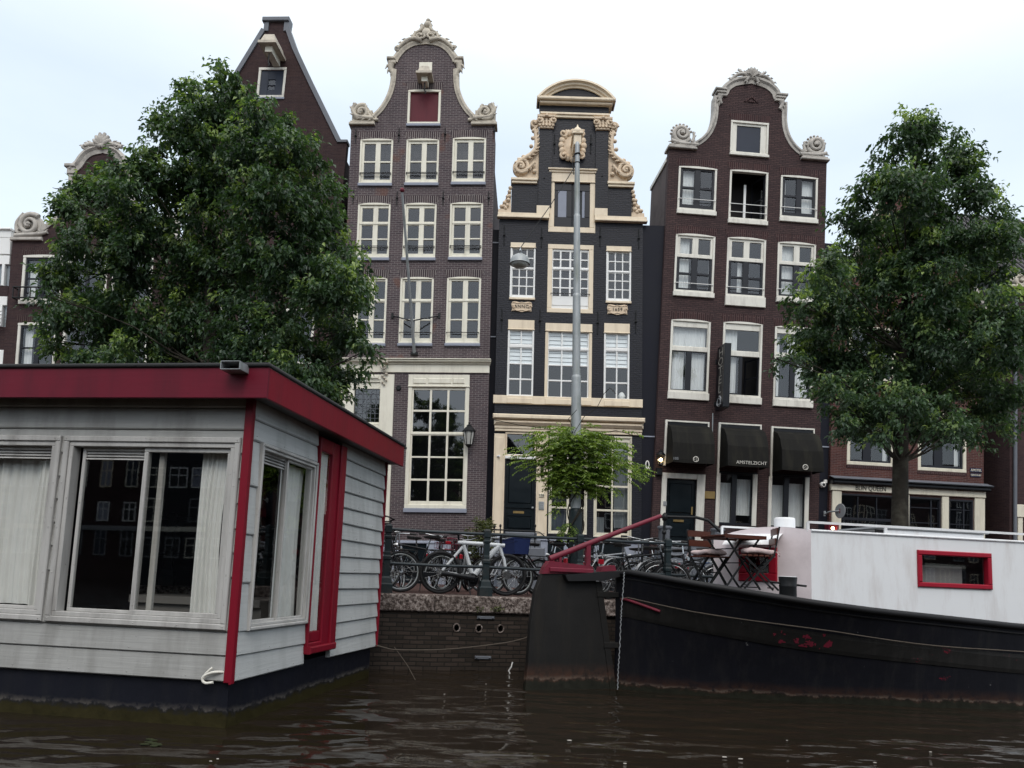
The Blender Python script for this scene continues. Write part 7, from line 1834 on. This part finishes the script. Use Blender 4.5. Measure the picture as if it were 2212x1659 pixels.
m = MB(KC); m.box(wr[0]+.15, wr[0]+.95, wr[1]+.0, wr[1]+.32, -.3, -.25); m.build('interior_board', M['roomlight'], W5)
# aft wall with cambered top
ar = rect(KA, ZT2, (690, 590), (1207, 1057))
crown_z = lambda t: rt+.012+.075*math.sin(t*math.pi)-.10*t*t
out = [(0, .9), (la, .9)] + [(la*(1-i/10), crown_z(i/10)-.002) for i in range(11)]
m = MB(KA); m.holed(out, [[(ar[0]+.04, ar[1]+.04), (ar[2]-.04, ar[1]+.04), (ar[2]-.04, ar[3]-.04), (ar[0]+.04, ar[3]-.04)]], -.05, 0); m.build('aft_wall', M['cabinbounce'], BG)
W6 = redwin(KA, ar, .12)
m = MB(KA); m.box(ar[0]-.2, ar[2]+.2, ar[1]-.2, ar[3]+.2, -.5, -.48); m.build('interior', M['room'], W6)
m = MB(KA); m.box(ar[0]+.1, ar[2]-.1, ar[1], ar[1]+.2, -.3, -.2); m.build('interior_box', M['potclay'] if 0 else M['teak'], W6)
m = MB(KA); n = 8; pts = []; 
for i in range(n+1):
    s = i/n; u = lerp(ar[0]-.15, ar[2]+.08, s)
    for w_, dv in ((0, .20), (.10, .15), (.22, .05), (.24, .03)): pts.append((u, ar[3]+dv-.04*math.sin(s*math.pi)*0, w_))
m.add(pts, [(i*4+j, (i+1)*4+j, (i+1)*4+j+1, i*4+j+1) for i in range(n) for j in range(3)], True); m.build('window_hood', M['cabin'], BG)
# roof
F0 = B0+Vec((.30, .95, 0)).normalized()*1.25; W_ = -(F0-A0).dot(bn); uF = (F0-A0).dot(bd)
m = MB(); m.add([B0+ZZ*.9, F0+ZZ*.9, F0+ZZ*(crown_z(1)), B0+ZZ*(crown_z(1))], [(0, 1, 2, 3)]); m.build('cabin_wall', M['cabin'], BG)
m = MB(); pts = []; fs = []; N_ = 10
for i, u in enumerate((-.0, .4, 3, 6, cl_)):
    for j in range(N_+1):
        t = j/N_
        P_ = lerp(A0, B0, t) if i == 0 else (lerp(A0+bd*.4, F0, t) if i == 1 else A0+bd*u-bn*(W_*t)); pts.append(Vec((P_.x, P_.y, crown_z(t))))
for i in range(4):
    for j in range(N_): fs.append((i*(N_+1)+j, (i+1)*(N_+1)+j, (i+1)*(N_+1)+j+1, i*(N_+1)+j+1))
m.add(pts, fs, True); m.build('cabin_roof', M['cabin'], BG)
m = MB(KC); m.box(uF, cl_, .9, rt-.09, -W_-.02, -W_+.02); m.build('cabin_wall', M['cabin'], BG)
m = MB(KC); m.tube([(-.0, rt+.005, .005), (cl_, rt+.005, .005)], .018, 8); m.build('roof_edge', M['cabin'], BG)
# roof railings, chimney, hatch
for nm, w_, u0, stops in (('roof_rail', -.05, KC.uv(ZBG(525, 110))[0], (0, 1.22, 4.3, 5.15, 8)), ('roof_rail', -W_+.1, -.25, (0, 1.6, 4, 6.5, 8.5))):
    m = MB(KC); h = .115 if w_ > -1 else .16
    z0 = rt+.01
    m.beam((u0, z0+h, w_), (u0+8, z0+h, w_), .03, .035)
    for s in stops: m.box(u0+s-.018, u0+s+.018, z0-.02, z0+h, w_-.015, w_+.015)
    m.build(nm, M['cabin'], BG)
c = px_at(1695, 1143, 11.7); m = MB(); k = 11.7/FPX*22
m.lathe([(k, -.14), (k, .13), (k*.99, .155), (k*.9, .17), (.01, .17)], c, (0, 0, 1), 28); m.build('chimney', M['cabin'], BG)
c = KC.uv(ZBG(1010, 190), -.6); d = KC.uv(ZBG(1735, 190), -.6); m = MB(KC)
m.cbox(c[0]+.05, d[0], rt+.02, rt+.13, -1.3, -.45, .02); hh_ = m.build('roof_hatch', M['cabin'], BG)
m = MB(KC); m.cbox(c[0]-.15, d[0]+.04, rt+.131, rt+.155, -1.35, -.40, .01); m.build('hatch_lid', M['grey'], hh_)
# bollard
s_b = 3.0
c = px_at(1702, 1284, 10.12); c.z = px_at(1702, 1290, 10.12).z-.04; m = MB(); k = 10.25/FPX*18
m.lathe([(k*1.0, 0), (k*.98, .17), (k*1.02, .18), (k*.98, .19), (k*1.06, .29), (k*1.06, .30)], c, (0, 0, 1), 22); bo = m.build('bollard', M['iron'], BG)
m = MB(); m.lathe([(k*1.0, .301), (k*.98, .308)], c, (0, 0, 1), 22); m.build('bollard_cap', M['cabin'], bo)
m = MB(); m.tube([c+Vec((-.24, 0, .23)), c+Vec((.24, 0, .19))], .016, 6); m.build('bollard_bar', M['iron'], bo)
# folding furniture on the poop deck
DK = 1.43
def folding_chair(label, p, ang):
    t = thing('folding_chair', label, 'chair', (0, 0, 0), 'folding chairs on the barge deck')
    for s in (-1, 1):
        y = s*.19
        m = MB(); m.beam((-.25, y, .86), (-.18, y, .47), .018, .03, (0, 1, 0)); m.beam((-.18, y, .47), (.22, y, .0), .022, .034, (0, 1, 0)); m.build('leg', M['iron'], t)
        m = MB(); m.beam((.20, y*.88, .45), (-.24, y*.88, .0), .022, .034, (0, 1, 0)); m.build('leg', M['iron'], t)
    m = MB()
    for x in (-.17, .15): m.tube([(x, -.19, .03 if x < 0 else .06), (x, .19, .03 if x < 0 else .06)], .009, 6)
    m.tube([(0, -.19, .24), (0, .19, .24)], .009, 6); m.build('stretcher', M['iron'], t)
    m = MB()
    for k in range(6): x = -.19+.075*k; m.cbox(x, x+.058, -.2, .2, .452, .472, .004)
    m.build('seat', M['teak'], t)
    m = MB()
    for z in (.80, .66): x = -.25+(.86-z)*.18+.016; m.box(x-.008, x+.01, -.2, .2, z-.045, z+.045)
    m.build('backrest', M['teak'], t); t.location = p; t.rotation_euler = (0, 0, ang); return t
def cushion(label, p, ang):
    m = MB(M=Matrix.Translation(p) @ Matrix.Rotation(ang, 4, 'Z')); pts = []; fs = []; nu, nv = 24, 12
    for j in range(nv+1):
        ph = -math.pi/2+math.pi*j/nv
        for i in range(nu):
            th = 2*math.pi*i/nu; sp = lambda v, e: math.copysign(abs(v)**e, v)
            x = .21*sp(math.cos(ph), .35)*sp(math.cos(th), .35); y = .20*sp(math.cos(ph), .35)*sp(math.sin(th), .35)
            z = .042*sp(math.sin(ph), .8)*(1+.25*math.sin(x*40)*math.sin(y*38))+.012*math.sin(x*14+y*5)
            pts.append((x, y, z))
    for j in range(nv):
        for i in range(nu): fs.append((j*nu+i, j*nu+(i+1) % nu, (j+1)*nu+(i+1) % nu, (j+1)*nu+i))
    m.add(pts, fs, True)
    for s in (-1, 1): m.tube([(-.2, s*.17, 0), (-.25, s*.18, -.01), (-.26, s*.15, -.06)], .008, 5); m.tube([(-.22, s*.17, 0), (-.24, s*.2, -.05)], .008, 5)
    o = m.build('seat_cushion', M['cushion']); tag(o, label, 'cushion', 'rose cushions on the folding chairs'); return o
pr = px_at(1637, 1250, 10.75); pr.z = DK
folding_chair('black slatted folding chair standing right of the folding table, before the red framed aft window', pr, math.pi-.12)
cushion('rose seat cushion tied on the chair right of the folding table', pr+Vec((-.0, 0, .518)), math.pi-.12)
plft = px_at(1530, 1250, 11.25); plft.z = DK-.02
folding_chair('folding chair with reddish seat standing left of and behind the folding table', plft, -1.15)
cushion('crumpled rose seat cushion on the chair left of the folding table', plft+Vec((0, 0, .518)), -1.15)
pt = px_at(1584, 1250, 10.95); pt.z = DK
t = thing('folding_table', 'small square slatted folding table with crossed black legs on the barge stern', 'table', (0, 0, 0))
m = MB()
for k in range(7): y = -.29+.085*k; m.cbox(-.33, .33, y, y+.07, .715, .738, .004)
m.build('tabletop', M['teak'], t)
m = MB(); m.box(-.30, -.27, -.29, .29, .69, .714); m.box(.27, .30, -.29, .29, .69, .714); m.box(-.33, .33, -.305, -.29, .69, .74); m.box(-.33, .33, .305, .32, .69, .74); m.build('apron', M['teak'], t)
for s in (-1, 1):
    for d in (-1, 1):
        m = MB(); y = s*(.24 if d > 0 else .215); m.beam((-.27*d, y, .70), (.27*d, y, .0), .018, .028, (0, 1, 0)); m.build('leg', M['iron'], t)
m = MB()
for x, z in ((-.25, .03), (.25, .03), (0, .36), (-.15, .55), (.15, .55)): m.tube([(x, -.23, z), (x, .23, z)], .009, 6)
m.build('stretcher', M['iron'], t); t.location = pt; t.rotation_euler = (0, 0, .30)
# ropes and chain
pts = [at_y(*ZQ(*q), d_) for q, d_ in (((62, 1338), 11.0), ((150, 1362), 11.0), ((260, 1382), 11.0), ((600, 1382), 11.0), ((900, 1362), 10.9), ((1250, 1318), 10.75), ((1400, 1285), 10.7), ((1472, 1262), 10.65))]
m = MB(); m.tube(smoothpath([tuple(p) for p in pts], 4), .009, 6); tag(m.build('mooring_rope', M['rope']), 'sagging mooring rope stretched between the houseboat and the barge rudder', 'rope')
m = MB(); p0 = at_y(*ZQ(235, 1355), 11.0); m.tube([p0, at_y(*ZQ(290, 1430), 11.0), at_y(*ZQ(360, 1530), 11.0), at_y(*ZQ(430, 1660), 10.95)], .006, 5); tag(m.build('slack_rope', M['rope']), 'thin slack rope end dangling from the mooring rope into the canal', 'rope')
m = MB(); a = RD.uv(ZS(790, 530)); P_ = [at_y(*ZS(*q), 10.62) for q in ((788, 530), (784, 620), (770, 790), (764, 900), (755, 1100), (745, 1250), (741, 1385))]
seg = smoothpath([tuple(p) for p in P_], 8)
for i in range(0, len(seg)-1):
    p, q = Vec(seg[i]), Vec(seg[i+1]); m.tube([lerp(p, q, -.1), lerp(p, q, .5)+Vec((.006*(-1)**i, .004, 0)), lerp(p, q, 1.1)], .0075, 5)
tag(m.build('hanging_chain', M['grey']), 'thin pale chain hanging from the barge stern down to the water', 'chain')
m = MB(); P_ = [at_y(*ZQ(*q), 12.2) for q in ((1325, 1495), (1312, 1540), (1288, 1575), (1300, 1600))]; m.tube(P_, .012, 5); tag(m.build('white_strap', M['white']), 'short white strap end hanging at the foot of the quay wall', 'strap')
# ------------------------------------------------------------------ far bank behind the viewer (what panes and water reflect)
fx = -92
for i in range(25):
    w = (7.5, 6.5, 8.0, 7.0, 6.0, 8.5, 7.0, 6.5, 8)[i % 9]; h = (12, 14, 11, 13.5, 12.5, 11.5, 14.5, 12, 13)[i % 9]
    O = Vec((fx+w, -40, 0)); FB = Frame(O, Vec((-1, 0, 0)), ZZ, Vec((0, 1, 0)))
    t = thing('canal_house', ('dark', 'brown', 'grey')[i % 3]+' house on the bank behind the viewer, number %s from the left' % ('one two three four five six seven eight nine ten eleven twelve thirteen fourteen fifteen sixteen seventeen eighteen nineteen twenty twenty-one twenty-two twenty-three twenty-four twenty-five'.split()[i]), 'house', O)
    m = MB(FB); m.box(0, w-.05, -.5, h, -6, 0); m.build('wall', M[('brickB', 'brickS', 'brickL')[i % 3]], t)
    m = MB(FB); m.prism([(0, h), (w-.05, h), (w/2, h+3)], -6, -.2); m.build('roof', M['roof'], t)
    for r in range(int((h-2)/3)):
        for c in range(3):
            u = w*(c+.5)/3; v = 2+3*r; m = MB(FB)
            hw = R_.choice((.55, .7, .85)) if c == 0 or r == 0 else hw; hh = R_.choice((1.7, 2.1, 2.4)) if c == 0 else hh
            if R_.random() < .12: continue
            for q in ((u-hw-.1, u-hw, v, v+hh), (u+hw, u+hw+.1, v, v+hh), (u-hw, u+hw, v, v+.1), (u-hw, u+hw, v+hh-.1, v+hh), (u-.04, u+.04, v+.1, v+hh-.1), (u-hw, u-.041, v+hh*.6, v+hh*.6+.07), (u+.041, u+hw, v+hh*.6, v+hh*.6+.07)): m.box(*q, -.05, .05)
            wn = m.build('window', M[R_.choice(('white', 'trimB', 'grey', 'trimA'))], t)
            m = MB(FB); m.quad((u-hw, v+.1, .01), (u+hw, v+.1, .01), (u+hw, v+hh-.1, .01), (u-hw, v+hh-.1, .01)); m.build('pane', M[R_.choice(('signblack', 'signblack', 'hatchblue', 'sill'))], wn)
    m = MB(FB); m.box(.1, w-.2, 4.2, 4.6, -.02, .12); m.build('stone_band', M[('trimB', 'grey', 'trimA', 'brickL')[i % 4]], t)
    fx += w
# ------------------------------------------------------------------ world, sun, camera
SUN_EL, SUN_AZ = 46, 176          # azimuth measured clockwise from +Y (north): the light comes from behind the viewer, a little from the right
w = bpy.data.worlds.new('World'); scene.world = w; w.use_nodes = True
nt = w.node_tree; nt.nodes.clear()
N = lambda ty: nt.nodes.new(ty)
out = N('ShaderNodeOutputWorld'); bg1 = N('ShaderNodeBackground'); bg2 = N('ShaderNodeBackground'); add = N('ShaderNodeAddShader')
sky = N('ShaderNodeTexSky'); sky.sky_type = 'NISHITA'; sky.sun_disc = False; sky.sun_elevation = rad(SUN_EL); sky.sun_rotation = rad(SUN_AZ); sky.air_density = 1.0; sky.dust_density = 2.5; sky.ozone_density = 1.0
nt.links.new(sky.outputs[0], bg1.inputs[0]); bg1.inputs[1].default_value = .05
tc = N('ShaderNodeTexCoord'); sep = N('ShaderNodeSeparateXYZ'); nt.links.new(tc.outputs['Generated'], sep.inputs[0])
rp = N('ShaderNodeValToRGB'); nt.links.new(sep.outputs['Z'], rp.inputs[0])
e = rp.color_ramp.elements; e[0].position = 0; e[0].color = (.55, .615, .68, 1); e[1].position = 1; e[1].color = (1.5, 1.45, 1.38, 1)
x = e.new(.22); x.color = (.595, .66, .705, 1); x = e.new(.5); x.color = (.615, .675, .71, 1); x = e.new(.75); x.color = (1.15, 1.14, 1.10, 1)
mp = N('ShaderNodeMapping'); mp.inputs['Scale'].default_value = (1, 1, 2.6); nt.links.new(tc.outputs['Generated'], mp.inputs[0])
nz = N('ShaderNodeTexNoise'); nz.inputs['Scale'].default_value = 2.6; nz.inputs['Detail'].default_value = 5; nz.inputs['Roughness'].default_value = .5; nt.links.new(mp.outputs[0], nz.inputs['Vector'])
r2 = N('ShaderNodeValToRGB'); nt.links.new(nz.outputs['Fac'], r2.inputs[0]); r2.color_ramp.elements[0].position = .36; r2.color_ramp.elements[0].color = (.84, .865, .905, 1); r2.color_ramp.elements[1].position = .64; r2.color_ramp.elements[1].color = (.955, .96, .965, 1)
mx = N('ShaderNodeMix'); mx.data_type = 'RGBA'; mx.blend_type = 'MULTIPLY'; mx.inputs[0].default_value = 1; nt.links.new(rp.outputs[0], mx.inputs[6]); nt.links.new(r2.outputs[0], mx.inputs[7])
nt.links.new(mx.outputs[2], bg2.inputs[0]); bg2.inputs[1].default_value = 1.22
nt.links.new(bg1.outputs[0], add.inputs[0]); nt.links.new(bg2.outputs[0], add.inputs[1]); nt.links.new(add.outputs[0], out.inputs[0])
sd = bpy.data.lights.new('sun', 'SUN'); sd.energy = .85; sd.angle = rad(25); sd.color = (1, .97, .93)
so = bpy.data.objects.new('sun', sd); COL.objects.link(so)
az = rad(SUN_AZ); el = rad(SUN_EL); dv_ = Vec((math.sin(az)*math.cos(el), math.cos(az)*math.cos(el), math.sin(el)))
so.rotation_euler = dv_.to_track_quat('Z', 'Y').to_euler()
cd_ = bpy.data.cameras.new('camera'); co = bpy.data.objects.new('camera', cd_); COL.objects.link(co)
cd_.sensor_width = 36; cd_.sensor_fit = 'HORIZONTAL'; cd_.lens = FPX/2212*36; cd_.shift_y = (PPY-829.5)/2212; cd_.clip_end = 2000; cd_.clip_start = .1
Rm = Matrix((RT, UP, -FW)).transposed(); co.matrix_world = Matrix.Translation(EYE) @ Rm.to_4x4()
scene.camera = co
vs_ = scene.view_settings; vs_.view_transform = 'Standard'; vs_.look = 'None'; vs_.exposure = .16; vs_.gamma = 1; vs_.use_curve_mapping = False
scene.cycles.max_bounces = 8; scene.cycles.transparent_max_bounces = 12; scene.cycles.caustics_reflective = False; scene.cycles.caustics_refractive = False
scene.cycles.use_denoising = True
for o in scene.objects:
    if o.type == 'MESH' and not o.parent and not o.get('label') and not o.get('kind'): print('UNTAGGED', o.name)
